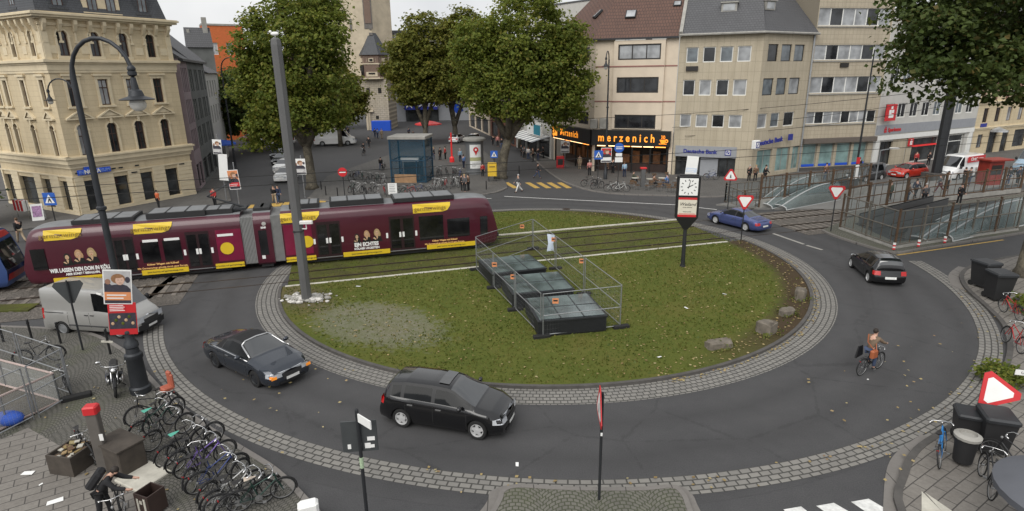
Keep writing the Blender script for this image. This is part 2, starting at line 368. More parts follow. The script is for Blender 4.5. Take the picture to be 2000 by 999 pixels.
mat('white_paint',(.78,.78,.76),.5,0,.06); mat('line_paint',(.62,.62,.6),.7,0,.25,6); mat('yellow_line',(.45,.29,.07),.75,0,.3,5); mat('concrete',(.30,.29,.265),.85,0,.22,2,.2); mat('concrete_edge',(.46,.44,.38),.85,0,.25,2.5); mat('dark_stone',(.075,.07,.065),.85,0,.25,3,.3)
mat('rail_steel',(.065,.05,.04),.45,.5,.3,5); mat('sleeper',(.16,.14,.12),.9,0,.3,3)
mat('skin',(.50,.30,.22),.6,0,.05); mat('hair_dark',(.02,.014,.01),.7,0,.1); mat('hair_brown',(.09,.05,.025),.7,0,.1); mat('hair_blond',(.35,.25,.12),.7,0,.1); mat('hair_grey',(.35,.34,.33),.7,0,.1)
mat('red_sign',(.52,.02,.025),.45,0,.05); mat('blue_sign',(.02,.10,.42),.45,0,.05); mat('sign_white',(.76,.76,.74),.5,0,.05); mat('yellow_paint',(.62,.40,.03),.5,0,.08); mat('sign_back',(.055,.06,.062),.6,.2,.12,4); mat('rust_metal',(.10,.06,.035),.8,.2,.35,3); mat('wood_brown',(.11,.065,.035),.8,0,.3,3)
# ------------------------------------------------------------------ world
wd=bpy.data.worlds.new('World'); scene.world=wd; wd.use_nodes=True; t=wd.node_tree; bg=t.nodes['Background']
sky=t.nodes.new('ShaderNodeTexSky'); sky.sky_type='NISHITA'; sky.sun_disc=False
SUN_EL,SUN_AZ=R(48),R(205)      # azimuth clockwise from +Y
sky.sun_elevation=SUN_EL; sky.sun_rotation=SUN_AZ; sky.air_density=1.0; sky.dust_density=3.0
hs=t.nodes.new('ShaderNodeHueSaturation'); hs.inputs['Saturation'].default_value=.12; L(t,sky.outputs[0],hs.inputs['Color'])
tc=t.nodes.new('ShaderNodeTexCoord'); nn=N(t,'ShaderNodeTexNoise',Scale=3.0,Detail=5.0,Roughness=.55); L(t,tc.outputs['Generated'],nn.inputs['Vector'])
cl=ramp(t,nn.outputs['Fac'],[(.3,(.80,.81,.83)),(.65,(1.12,1.12,1.1))])
mxw=t.nodes.new('ShaderNodeMix'); mxw.data_type='RGBA'; mxw.blend_type='MULTIPLY'; mxw.inputs[0].default_value=1; L(t,hs.outputs[0],mxw.inputs[6]); L(t,cl.outputs[0],mxw.inputs[7])
L(t,mxw.outputs[2],bg.inputs[0]); bg.inputs[1].default_value=.122
sl=bpy.data.lights.new('sun','SUN'); sl.energy=2.1; sl.angle=R(58); sl.color=(1,.97,.92); so=bpy.data.objects.new('sun',sl); COL.objects.link(so)
so.rotation_euler=(PI/2-SUN_EL,0,PI-SUN_AZ)
so.location=(0,0,60)
scene.view_settings.view_transform='Standard'; scene.view_settings.look='None'; scene.view_settings.exposure=.2; scene.view_settings.gamma=1
# ------------------------------------------------------------------ ground
mb=MB(); mb.sheet([(-900,-200),(900,-200),(900,1600),(-900,1600)],0); stru(mb.build('ground',MATS['asphalt']))
IC=(1.65,33.8); IR=14.6; OC=(2.5,35.1)
def ring(c,r0,r1,a0,a1,z,name,mt,n=128):
    mb=MB(); vs=[];fs=[]
    for i in range(n+1):
        a=R(a0+(a1-a0)*i/n)
        for r in (r0,r1): vs.append((r*math.cos(a),r*math.sin(a),0))
    for i in range(n): fs.append((2*i,2*i+1,2*i+3,2*i+2))
    mb.add(vs,fs); return stru(mb.build(name,mt,loc=(c[0],c[1],z)))
ring(IC,15.6,20.9,0,360,.004,'roundabout_road',MATS['road_asphalt'])
ring(IC,IR-.02,15.66,0,360,.008,'cobble_ring',MATS['cobble_ring'])
ring(OC,20.93,21.72,207,356,.012,'outer_cobble_ring',MATS['cobble_ring'])
TD=Vector((.961,.2765,0)).normalized(); TN=Vector((-TD.y,TD.x,0)); V0,V1=32.65,39.3
def tv(u,v,z=0): p=TD*u+TN*v; return (p.x,p.y,z)
def seg_poly(r,side):
    # part of the island disc on one side of the track bed
    vc=Vector((IC[0],IC[1],0)).dot(TN); uc=Vector((IC[0],IC[1],0)).dot(TD)
    h=(V0-vc) if side<0 else (V1-vc)
    a=math.asin(max(-1,min(1,h/r))); P=[]
    if side<0: angs=[PI-a+(2*PI+a-(PI-a))*i/72 for i in range(73)]
    else: angs=[a+(PI-2*a)*i/60 for i in range(61)]
    return [tv(uc+r*math.cos(t),vc+r*math.sin(t))[:2] for t in angs]
for side in (-1,1):
    P=seg_poly(IR-.16,side); mb=MB(); mb.prism([(x-IC[0],y-IC[1]) for x,y in P],-.05,.085); stru(mb.build('grass_island',MATS['grass_turf'],loc=(IC[0],IC[1],0)))
    mb=MB(); Q=seg_poly(IR,side); P=seg_poly(IR-.15,side); n=len(Q)
    for i in range(n-1):
        a,b,c,d=P[i],P[i+1],Q[i+1],Q[i]; zt=.125
        mb.quad((a[0],a[1],zt),(b[0],b[1],zt),(c[0],c[1],zt),(d[0],d[1],zt)) if side>0 else mb.quad((d[0],d[1],zt),(c[0],c[1],zt),(b[0],b[1],zt),(a[0],a[1],zt))
        mb.quad((d[0],d[1],0),(c[0],c[1],0),(c[0],c[1],zt),(d[0],d[1],zt)); mb.quad((a[0],a[1],0),(b[0],b[1],0),(b[0],b[1],zt),(a[0],a[1],zt))
    stru(mb.build('island_kerb',MATS['dark_stone']))
# track bed
uc=Vector((IC[0],IC[1],0)).dot(TD)
def strip(u0,u1,v0,v1,z,name,mt):
    mb=MB(); mb.sheet([tv(u0,v0)[:2],tv(u1,v0)[:2],tv(u1,v1)[:2],tv(u0,v1)[:2]],z); return stru(mb.build(name,mt))
strip(uc-14.2,uc+13.6,V0,V1,.03,'track_grass',MATS['grass_track'])
strip(uc-90,uc-19.3,V0-.9,V1+.2,.02,'track_ballast',MATS['ballast'])
strip(uc+19.6,uc+80,V0-.2,V1,.02,'track_ballast',MATS['ballast'])
mb=MB()
for u0,u1,v in ((uc-14.3,uc+13.3,V0),(uc-12.3,uc+13.6,V1)):
    mb.prism([tv(u0,v-.11)[:2],tv(u1,v-.11)[:2],tv(u1,v+.11)[:2],tv(u0,v+.11)[:2]],0,.1)
stru(mb.build('track_edge_kerb',MATS['concrete_edge']))
mb=MB()
TC=(34.35,37.75)
for c in TC:
    for s in (-1,1):
        v=c+s*.7175
        for u0,u1,zt in ((uc-90,uc-19.3,.09),(uc-19.3,uc-14.2,.016),(uc-14.2,uc+13.6,.085),(uc+13.6,uc+19.6,.016),(uc+19.6,uc+80,.09)):
            mb.prism([tv(u0,v-.045)[:2],tv(u1,v-.045)[:2],tv(u1,v+.045)[:2],tv(u0,v+.045)[:2]],0,zt)
stru(mb.build('tram_rails',MATS['rail_steel']))
mb=MB()
for c in TC:
    for k in range(60):
        u=uc+20+k*.65; mb.M=None; mb.prism([tv(u,c-1.2)[:2],tv(u+.24,c-1.2)[:2],tv(u+.24,c+1.2)[:2],tv(u,c+1.2)[:2]],0,.045)
        u=uc-20-k*.65; mb.prism([tv(u,c-1.2)[:2],tv(u+.24,c-1.2)[:2],tv(u+.24,c+1.2)[:2],tv(u,c+1.2)[:2]],0,.045)
stru(mb.build('track_sleepers',MATS['sleeper']))
def raised(name,pts,z,mt,kerb=True,kw=.14,world=False,kmat='kerb_stone'):
    P=pts if world else [G(*p) if len(p)==2 and abs(p[0])+abs(p[1])>90 else p for p in pts]
    mb=MB(); mb.prism(P,-.05,z); o=stru(mb.build(name,MATS[mt])); return P
def kerb(P,z,w=.16,name='kerb',mt='kerb_stone',closed=False):
    mb=MB(); n=len(P); off=[]
    for i in range(n):
        a=Vector(P[max(i-1,0)]); b=Vector(P[min(i+1,n-1)])
        if closed: a=Vector(P[i-1]); b=Vector(P[(i+1)%n])
        d=(b-a).normalized(); nn_=Vector((-d.y,d.x)); off.append(nn_)
    rng=range(n) if closed else range(n-1)
    for i in rng:
        j=(i+1)%n
        a,b=Vector(P[i]),Vector(P[j]); a1,a2=a-off[i]*w/2,a+off[i]*w/2; b1,b2=b-off[j]*w/2,b+off[j]*w/2
        mb.prism([tuple(a1),tuple(b1),tuple(b2),tuple(a2)],0,z)
    return stru(mb.build(name,MATS[mt]))
def smooth_line(pts,k=4):
    P=[Vector(p) for p in pts]; out=[]
    for i in range(len(P)-1):
        p0=P[max(i-1,0)];p1=P[i];p2=P[i+1];p3=P[min(i+2,len(P)-1)]
        for j in range(k):
            t=j/k; out.append(tuple(.5*((2*p1)+(p2-p0)*t+(2*p0-5*p1+4*p2-p3)*t*t+(3*p1-p0-3*p2+p3)*t**3)))
    out.append(tuple(P[-1])); return out
# lower left square
LK=smooth_line([G(-60,640),G(90,645),G(175,655),G(240,688),G(268,715),G(330,782),G(400,836),G(470,880),G(540,925),G(600,985),G(640,1030)],4)
raised('left_square',LK+[(-3,6),(-45,6),(-45,25)],.10,'setts',world=True); kerb(LK,.115,.17)
mb=MB(); mb.sheet([G(-20,868,.1),G(55,836,.1),G(360,1010,.1),(-8,6),(-30,6)],.106); stru(mb.build('slab_paving',MATS['paving_slab']))
# traffic island at the bottom edge
TI=smooth_line([(-1.9,11.2),G(946,990),G(958,962),G(1000,949),G(1090,952),G(1180,954),G(1260,953),G(1322,950),G(1352,968),G(1368,1000),(5.0,11.0)],4)
TI2=smooth_line([(-1.3,11.0),G(972,992),G(982,967),G(1012,957),G(1090,961),G(1180,963),G(1260,962),G(1312,958),G(1333,972),G(1345,1000),(4.4,11.0)],4)
mb=MB(); mb.prism(TI,-.05,.03); stru(mb.build('traffic_island_apron',MATS['kerb_stone'])); mb=MB(); mb.prism(TI2,-.05,.12); stru(mb.build('traffic_island_paving',MATS['setts_green'])); kerb(TI2,.135,.14)
# lower right pavement
RK=smooth_line([(9.4,9),G(1762,1010),G(1766,930),G(1790,884),G(1838,850),G(1905,806),G(1950,750),G(1972,690),G(1962,640),G(1925,600),G(1888,566),G(1878,540),G(1900,522),G(1960,507),G(2080,488)],4)
raised('right_pavement',RK+[(60,36),(60,6)],.10,'paving_slab',world=True); kerb(RK,.115,.2,mt='dark_stone')
RK2=[(p[0]-.0,p[1]) for p in RK[3:22]]
mb=MB(); O=[]
for i in range(len(RK)-1): pass
apron=smooth_line([G(1768,1010),G(1770,930),G(1788,892),G(1835,857)],4)
kerb([(x-.28,y) for x,y in apron],.02,.5,'flat_kerb')
kerb([(x-.30,y) for x,y in smooth_line([G(1885,566),G(1875,540),G(1893,523)],5)],.02,.55,'flat_kerb')
mb=MB(); mb.sheet([G(1800,960,.1),G(1842,1002,.1),G(1800,1015,.1)],.107); mb.sheet([G(1806,962,.1),G(1920,1040,.1),G(1842,1002,.1)],.107); stru(mb.build('tactile_paving',MATS['concrete_edge']))
mb=MB()
for a,b in (((1530,996),(1560,1004)),((1594,989),(1650,1003)),((1662,981),(1730,1003))):
    w=48; mb.sheet([G(a[0],a[1]),G(a[0]+w*.72,a[1]-6),G(b[0]+w,b[1]+20),G(b[0],b[1]+24)],.009)
stru(mb.build('zebra_crossing',MATS['line_paint']))
# ================================================================== buildings
# sky tweak: even overcast white
mxs=t.nodes.new('ShaderNodeMix'); mxs.data_type='RGBA'; mxs.inputs[0].default_value=.72; L(t,mxw.outputs[2],mxs.inputs[6])
cl2=ramp(t,nn.outputs['Fac'],[(.3,(5.6,5.75,6.0)),(.65,(7.3,7.35,7.4))]); L(t,cl2.outputs[0],mxs.inputs[7]); L(t,mxs.outputs[2],bg.inputs[0])
bricks('cream_render',(.60,.50,.33),(.57,.47,.31),(.44,.36,.24),2.4,.42,.012,'wall',dirt=.22,bump=.3)
mat('cream_trim',(.62,.53,.37),.75,0,.12,1.5); mat('window_brown',(.055,.022,.014),.5,0,.1); mat('window_white',(.70,.70,.67),.5,0,.06); mat('window_dark',(.02,.017,.015),.45,0,.1)
bricks('slate',(.075,.08,.09),(.052,.056,.064),(.025,.026,.03),.28,.18,.012,'wall',rough=.6,dirt=.4); bricks('slate_roof',(.10,.10,.105),(.072,.073,.078),(.035,.035,.038),.30,.2,.014,'xy',rough=.65,dirt=.5)
bricks('brown_tile',(.13,.068,.048),(.095,.05,.038),(.04,.024,.02),.28,.32,.02,'xy',rough=.75,dirt=.35)
bricks('beige_panel',(.46,.40,.30),(.43,.375,.28),(.25,.22,.165),.62,.98,.012,'wall',dirt=.25,bump=.2,off=0)
bricks('beige_tile',(.44,.385,.29),(.405,.35,.265),(.24,.21,.16),.45,.45,.012,'wall',dirt=.28,bump=.2,off=0)
mat('cream_smooth',(.60,.51,.40),.8,0,.1,.8); mat('pale_wall',(.46,.45,.42),.85,0,.12,.7); mat('pink_wall',(.30,.235,.25),.85,0,.15,.7); mat('grey_wall',(.13,.135,.13),.85,0,.25,.7); mat('orange_tile',(.52,.13,.035),.75,0,.15,3); mat('grey_panel',(.27,.28,.30),.6,0,.08)
bricks('tower_stone',(.52,.46,.36),(.41,.36,.28),(.24,.21,.17),.9,.42,.03,'wall',dirt=.55,bump=.7); bricks('tower_brick',(.21,.125,.09),(.16,.10,.08),(.17,.14,.11),.35,.14,.02,'box',dirt=.5); mat('tower_smooth',(.50,.43,.32),.9,0,.2,.6,.2); mat('basalt',(.14,.13,.12),.9,0,.35,1.5)
bricks('red_brick',(.24,.075,.04),(.19,.06,.035),(.2,.17,.14),.25,.08,.012,'box')
mat('shop_black',(.012,.012,.012),.35,0,.1); mat('interior_dark',(.02,.018,.016),.9,0,.3,1); 
mat('neon_orange',(1,.33,.03),.4,0,0,emit=.85); mat('lamp_orange',(1,.33,.06),.4,0,0,emit=3.0); mat('lamp_warm',(1,.62,.3),.4,0,0,emit=3); mat('bank_blue',(.02,.03,.24),.4,0,.05); mat('glow_red',(.75,.03,.03),.4,0,0,emit=.15); mat('bright_blue',(.02,.09,.55),.4,0,.05); mat('awning_blue',(.03,.09,.42),.8,0,.1); mat('shop_warm',(.16,.07,.025),.7,0,.7,2); 
MT=MATS
def bw(mb,u0,u1,v0,v1,ops,d=.25,mat_=0,rev=None):
    rev=mat_ if rev is None else rev
    us=sorted(set([u0,u1]+[o[k] for o in ops for k in (0,1)])); vs=sorted(set([v0,v1]+[o[k] for o in ops for k in (2,3)]))
    for i in range(len(us)-1):
        run=None
        for j in range(len(vs)-1):
            cu,cv=(us[i]+us[i+1])/2,(vs[j]+vs[j+1])/2
            hole=any(o[0]<cu<o[1] and o[2]<cv<o[3] for o in ops)
            if hole:
                if run is not None: mb.quad((us[i],0,run),(us[i+1],0,run),(us[i+1],0,vs[j]),(us[i],0,vs[j]),mat_); run=None
            elif run is None: run=vs[j]
        if run is not None: mb.quad((us[i],0,run),(us[i+1],0,run),(us[i+1],0,v1),(us[i],0,v1),mat_)
    for o in ops:
        a,b,c,e=o[:4]; loop=outline(o)
        if len(o)>4 and o[4]=='arch':
            top=[p for p in loop if p[1]>=e-(b-a)/2-1e-6]
            for k in range(len(top)-1):
                p,q=top[k],top[k+1]; mb.quad((p[0],0,p[1]),(p[0],0,e),(q[0],0,e),(q[0],0,q[1]),mat_)
        n=len(loop)
        for k in range(n):
            p,q=loop[k],loop[(k+1)%n]; mb.quad((p[0],0,p[1]),(q[0],0,q[1]),(q[0],d,q[1]),(p[0],d,p[1]),rev)
def outline(o,ins=0,n=10):
    a,b,c,e=o[0]+ins,o[1]-ins,o[2]+ins,o[3]-ins
    if len(o)>4 and o[4]=='arch':
        r=(b-a)/2; P=[(b,c),(a,c)][::-1]; P=[(a,c),(b,c)]
        for k in range(n+1):
            t_=PI*k/n; P.append(((a+b)/2+r*math.cos(t_),e-r+r*math.sin(t_)))
        return P
    return [(a,c),(b,c),(b,e),(a,e)]
def window(par,o,loc,rz,fm,gm,bars=(.5,),hb=(),fw=.06,d=.14,name='window'):
    mb=MB(); L0=outline(o); L1=outline(o,fw); n=len(L0)
    for k in range(n):
        a,b=L0[k],L0[(k+1)%n]; c,e=L1[(k+1)%n],L1[k]
        mb.quad((a[0],d,a[1]),(b[0],d,b[1]),(c[0],d,c[1]),(e[0],d,e[1])); mb.quad((e[0],d,e[1]),(c[0],d,c[1]),(c[0],d+.05,c[1]),(e[0],d+.05,e[1]))
    wu,wv=o[1]-o[0],o[3]-o[2]
    for x in bars: mb.box(o[0]+wu*x-fw*.4,d+.004,o[2]+.01,o[0]+wu*x+fw*.4,d+.05,o[3]-(.02 if len(o)<5 else wu*.12))
    for z in hb: mb.box(o[0]+.01,d+.002,o[2]+wv*z-fw*.5,o[1]-.01,d+.05,o[2]+wv*z+fw*.5)
    f=mb.build(name,MT[fm],par,loc=loc,rz=rz)
    mb=MB(); P=outline(o,.01); mb.add([(p[0],d+.03,p[1]) for p in P],[tuple(range(len(P)))]); p_=mb.build('pane',MT[gm],f)
    return f
def gpick(*w): return rnd.choices(('window_glass','curtain_glass','grey_glass'),w)[0]
def arch_trim(mb,o,w=.13,pr=.07):
    a,b,c,e=o[:4]; r=(b-a)/2; cx=(a+b)/2; cz=e-r; n=10; vs=[]
    for k in range(n+1):
        t_=PI*k/n
        for rr,y in ((r+.01,-pr),(r+w,-pr),(r+w,0)): vs.append((cx+rr*math.cos(t_),y,cz+rr*math.sin(t_)))
    fs=[]
    for k in range(n):
        i=3*k; fs+= [(i,i+3,i+4,i+1),(i+1,i+4,i+5,i+2)]
    mb.add(vs,fs)
    for s in (-1,1): mb.box(cx+s*(r+w/2)-w/2-.01,-pr-.01,c,cx+s*(r+w/2)+w/2+.01,0,cz-.12); mb.box(cx+s*(r+w*.6)-w*.75,-pr-.05,cz-.12,cx+s*(r+w*.6)+w*.75,0,cz)
def pediment(mb,cx,w,z,h,pr=.22):
    mb.add([(cx-w/2,-pr,z),(cx+w/2,-pr,z),(cx,-pr,z+h),(cx-w/2,0,z),(cx+w/2,0,z),(cx,0,z+h),(cx-w/2,-pr,z-.12),(cx+w/2,-pr,z-.12),(cx-w/2,0,z-.12),(cx+w/2,0,z-.12)],
      [(0,2,5,3),(1,4,5,2),(6,7,1,0),(8,6,0,3),(7,9,4,1),(6,8,9,7)])
    k=.68; mb.add([(cx-w/2*k,-pr+.09,z+.05),(cx+w/2*k,-pr+.09,z+.05),(cx,-pr+.09,z+.05+h*k*.9)],[(0,1,2)])
    # raking border
    for s in (-1,1): mb.add([(cx+s*w/2,-pr,z),(cx,-pr,z+h),(cx,-pr,z+h-.11),(cx+s*(w/2-.22),-pr,z)],[(0,1,2,3)])
def band(mb,u0,u1,prof):   # prof: list of (proud, z) bottom to top
    for (p,z),(p2,z2) in zip(prof[:-1],prof[1:]):
        mb.box(u0-p,-p,z,u1+p,.02,z2)
# ---------------------------------------------------------------- corner building (cream)
C0=(-35.8,48.8); E0=(-30.85,57.85); rzF=math.atan2(E0[1]-C0[1],E0[0]-C0[0]); LF=10.35
cb=thing('corner_building','tall cream corner building with arched windows, pediments and slate roof','building',(C0[0],C0[1],0),rzF)
WL=12.0; dW=Vector((.878,-.479)); dF=Vector((math.cos(rzF),math.sin(rzF)))
rel=Vector((C0[0],C0[1]))-dW*WL-Vector(C0); lw=Vector((rel.x*dF.x+rel.y*dF.y,-rel.x*dF.y+rel.y*dF.x)); rzL=math.atan2(dW.y,dW.x)-rzF
def cream_wing(loc,rz,u0,u1,cent,wid,shops,ped,doubleu=None):
    ops=[]
    for c in cent:
        ops+=[(c-wid/2,c+wid/2,12.72,14.66,'arch'),(c-wid/2,c+wid/2,8.85,10.9),(c-wid/2,c+wid/2,4.92,7.4,'arch')]
    sh=[(a,b,.35,2.85) for a,b in shops]
    mb=MB(); bw(mb,u0,u1,0,16,ops+sh,.3); mb.build('wall',MT['cream_render'],cb,loc=loc,rz=rz)
    for pr in ([(.10,3.95),(.16,4.15),(.30,4.32),(.42,4.72),(.30,4.86)],[(.08,11.45),(.12,11.65),(.2,12.1),(.38,12.25),(.30,12.42)],[(.10,14.98),(.14,15.1)],[(.25,15.42),(.55,15.55),(.68,15.72),(.6,15.86)]):
        mb=MB(); band(mb,u0,u1,[(p,z) for p,z in pr]+[(pr[-1][0],pr[-1][1]+.06)]); mb.build('cornice',MT['cream_trim'],cb,loc=loc,rz=rz)
    for c in cent:
        bs=lambda mb: mb.build('window_surround',MT['cream_trim'],cb,loc=loc,rz=rz)
        mb=MB(); arch_trim(mb,(c-wid/2,c+wid/2,12.72,14.66)); mb.box(c-wid/2-.2,-.14,12.5,c+wid/2+.2,0,12.73); mb.box(c-.09,-.14,14.6,c+.09,0,14.95); bs(mb)
        mb=MB(); mb.box(c-wid/2-.28,-.18,8.68,c+wid/2+.28,0,8.83); mb.box(c-wid/2-.2,-.07,8.82,c-wid/2,0,10.96); mb.box(c+wid/2,-.07,8.82,c+wid/2+.2,0,10.96); mb.box(c-wid/2-.22,-.09,10.95,c+wid/2+.22,0,11.21); mb.box(c-wid/2-.34,-.2,11.2,c+wid/2+.34,0,11.36); bs(mb)
        mb=MB(); arch_trim(mb,(c-wid/2,c+wid/2,4.92,7.4)); mb.box(c-wid/2-.3,-.12,4.86,c+wid/2+.3,0,4.93); mb.box(c-.1,-.18,7.36,c+.1,0,7.82); pediment(mb,c,ped,7.92,.62); bs(mb)
    k=u0+.25; n=max(2,round((u1-u0-.5)/1.08)); st=(u1-u0-.5)/n
    for i in range(n+1):
        x=u0+.25+i*st; mb=MB()
        mb.add([(x-.13,-.5,15.4),(x+.13,-.5,15.4),(x+.13,0,15.4),(x-.13,0,15.4),(x-.13,-.46,15.1),(x+.13,-.46,15.1),(x-.11,-.18,14.6),(x+.11,-.18,14.6),(x-.11,0,14.45),(x+.11,0,14.45)],
               [(0,1,5,4),(4,5,7,6),(6,7,9,8),(0,4,6,8,3),(1,2,9,7,5)])
        mb.box(x-.07,-.07,13.8,x+.07,0,14.5); mb.box(x-.16,-.09,13.7,x+.16,0,13.86)
        mb.build('console',MT['cream_trim'],cb,loc=loc,rz=rz); mb=MB()
        if i<n: mb.box(x+.22,-.035,12.9,x+st-.22,0,13.5) if not any(abs(x+st/2-c)<.6 for c in cent) else None
        if mb.v: mb.build('wall_panel',MT['cream_trim'],cb,loc=loc,rz=rz)
    for x in [u0,u1-.46]: mb=MB(); mb.box(x,-.06,12.45,x+.46,0,14.95); mb.build('corner_pilaster',MT['cream_trim'],cb,loc=loc,rz=rz)
    edges=[u0]+[x for s in shops for x in s]+[u1]
    for i in range(0,len(edges),2):
        mb=MB(); mb.box(edges[i]+.06,-.05,.3,edges[i+1]-.06,0,3.2)
        for q in range(8):
            z=.35+q*.36; mb.box(edges[i]+.02,-.09,z,edges[i+1]-.02,0,z+.32)
        mb.build('rusticated_pier',MT['cream_trim'],cb,loc=loc,rz=rz)
    mb=MB(); mb.box(u0,-.12,0,u1,0,.33); mb.build('plinth',MT['cream_trim'],cb,loc=loc,rz=rz); mb=MB(); mb.box(u0-.05,-.1,3.2,u1+.05,0,3.32); mb.build('cornice',MT['cream_trim'],cb,loc=loc,rz=rz)
    for c in cent:
        window(cb,(c-wid/2,c+wid/2,12.72,14.66,'arch'),loc,rz,'window_brown',gpick(4,2,2),(.5,),(.66,),.075)
        window(cb,(c-wid/2,c+wid/2,8.85,10.9),loc,rz,'window_brown',gpick(3,3,3),(.5,),(.68,),.075)
        window(cb,(c-wid/2,c+wid/2,4.92,7.4,'arch'),loc,rz,'window_brown',gpick(4,2,2),(.5,),(.62,),.075)
    for a,b in shops: window(cb,(a,b,.35,2.85),loc,rz,'window_dark','shop_glass',(),(.8,),.05,.22,'shop_window')
cream_wing((0,0,0),0,-.02,LF,(1.43,3.78,6.08,8.44),.80,((.7,1.75),(3.1,4.3),(5.38,6.5),(7.68,8.9)),2.1)
cream_wing((lw.x,lw.y,0),rzL,0,WL-.02,(.6,3.15,4.6,7.52,10.52),.64,((.3,1.7),(3.0,5.7),(6.85,8.3),(9.75,11.0)),1.55)
mb=MB()   # right flank and back of the block, mansard roof
for q in [((LF,0),(LF,9))]: mb.quad((LF,0,0),(LF,9,0),(LF,9,16),(LF,0,16))
mb.build('wall',MT['cream_smooth'],cb)
lwe=(lw.x,lw.y)
mb=MB(); A=[(0,0),(LF,0),(LF,9),(lwe[0]+3,lwe[1]+9),lwe]
ctr=(sum(p[0] for p in A)/5,sum(p[1] for p in A)/5)
vs=[(p[0],p[1],15.9) for p in A]+[(p[0]+(ctr[0]-p[0])*.12,p[1]+(ctr[1]-p[1])*.16,20.5) for p in A]
mb.add(vs,[(i,(i+1)%5,5+(i+1)%5,5+i) for i in range(5)]+[(5,6,7,8,9)]); mb.build('roof',MT['slate'],cb)
def dormer(par,loc,rz,c,w,z0,h,trim,double=False):
    mb=MB(); mb.box(c-w/2,.12,z0,c+w/2,2.2,z0+h); mb.box(c-w/2-.12,.02,z0+h,c+w/2+.12,2.3,z0+h+.18); mb.box(c-w/2-.08,.0,z0-.02,c+w/2+.08,.4,z0+.15); d=mb.build('dormer',MT[trim],par,loc=loc,rz=rz)
    mb=MB(); n=2 if double else 1
    for i in range(n):
        cc=c+(i-.5)*w*.5 if double else c; ww=.75
        mb.box(cc-ww/2,.09,z0+.3,cc+ww/2,.13,z0+h-.2,0); mb.box(cc-.03,.07,z0+.3,cc+.03,.1,z0+h-.2,1); mb.box(cc-ww/2,.07,z0+.3,cc-ww/2+.06,.1,z0+h-.2,1); mb.box(cc+ww/2-.06,.07,z0+.3,cc+ww/2,.1,z0+h-.2,1)
    mb.build('pane',[MT['grey_glass'],MT['window_brown']],d)
dormer(cb,(0,.05,0),0,5.0,2.9,16.0,2.4,'cream_trim',True); dormer(cb,(0,.05,0),0,1.7,1.2,16.2,2.2,'slate'); dormer(cb,(0,.05,0),0,8.4,1.2,16.2,2.2,'slate')
dormer(cb,(lw.x,lw.y,0),rzL,8.6,1.2,16.2,2.2,'slate'); dormer(cb,(lw.x,lw.y,0),rzL,5,1.2,16.2,2.2,'slate')
mb=MB(); mb.box(.3,-.22,3.38,2.9,-.14,3.8); mb.box(.85,-.2,3.8,1.75,-.14,4.0); sg=mb.build('shop_sign',MT['bright_blue'],cb)
lettering('NOVA',.44,MT['sign_white'],sg,(1.42,-.26,3.58),(1,0,0),'lettering',.02,bold=.012)
mat('pale_blue',(.16,.26,.65),.5,0,.05)
lettering('IN',.40,MT['pale_blue'],sg,(.58,-.24,3.58),(1,0,0),'lettering',.02,bold=.01); lettering('RIUM',.36,MT['pale_blue'],sg,(2.4,-.24,3.58),(1,0,0),'lettering',.02,bold=.008)
mb=MB()
for x in (.15,3.0,3.6,5.0): mb.box(x,-.16,3.5+.0,x+.35,-.12,3.62)
mb.box(4.6,-.14,2.95,5.1,-.1,3.05); mb.box(9.1,-.14,3.1,9.6,-.1,3.2); mb.build('wall_lamp',MT['dark_metal'],cb)
# ---------------------------------------------------------------- plain houses
def house(name,label,p0,p1,h,depth,wallm,roofm,ops_rows,fm='window_white',gw=(3,3,3),roof='gable',rh=3.5,bars=(.5,),hb=(),shop=None,group=None,lod=False,trimm=None,side=True):
    rz=math.atan2(p1[1]-p0[1],p1[0]-p0[0]); Ln=math.hypot(p1[0]-p0[0],p1[1]-p0[1])
    b=thing(name,label,'building',(p0[0],p0[1],0),rz,group)
    ops=[o for o in ops_rows]; sh=shop or []
    mb=MB(); bw(mb,0,Ln,0,h,ops+sh,.2); mb.quad((Ln,0,0),(Ln,depth,0),(Ln,depth,h),(Ln,0,h)); mb.quad((0,depth,0),(0,0,0),(0,0,h),(0,depth,h)); mb.quad((Ln,depth,0),(0,depth,0),(0,depth,h),(Ln,depth,h)); mb.build('wall',MT[wallm],b)
    for o in ops: window(b,o,(0,0,0),0,fm,gpick(*gw),bars,hb,.06,.12)
    for o in sh: window(b,o,(0,0,0),0,'window_dark','shop_glass',(),(.82,),.06,.12,'shop_window')
    mb=MB(); e=.35
    if roof=='gable':
        mb.add([(-.05,-e,h),(Ln+.05,-e,h),(Ln+.05,depth/2,h+rh),(-.05,depth/2,h+rh),(-.05,depth,h),(Ln+.05,depth,h)],[(0,1,2,3),(3,2,5,4),(0,3,4),(1,5,2),(0,4,5,1)])
    elif roof=='hip':
        mb.add([(-e,-e,h),(Ln+e,-e,h),(Ln+e,depth,h),(-e,depth,h),(depth*.4,depth/2,h+rh),(Ln-depth*.4,depth/2,h+rh)],[(0,1,5,4),(1,2,5),(2,3,4,5),(3,0,4),(0,3,2,1)])
    else: mb.box(-.05,-.12,h,Ln+.05,depth,h+.3)
    r=mb.build('roof',MT[roofm],b)
    if trimm:
        mb=MB(); mb.box(-.1,-.4,h-.22,Ln+.1,0,h); mb.build('gutter',MT[trimm],b)
    return b,Ln,r
def grid(cs,w,rows): return [(c-w/2,c+w/2,a,b) for c in cs for a,b in rows]
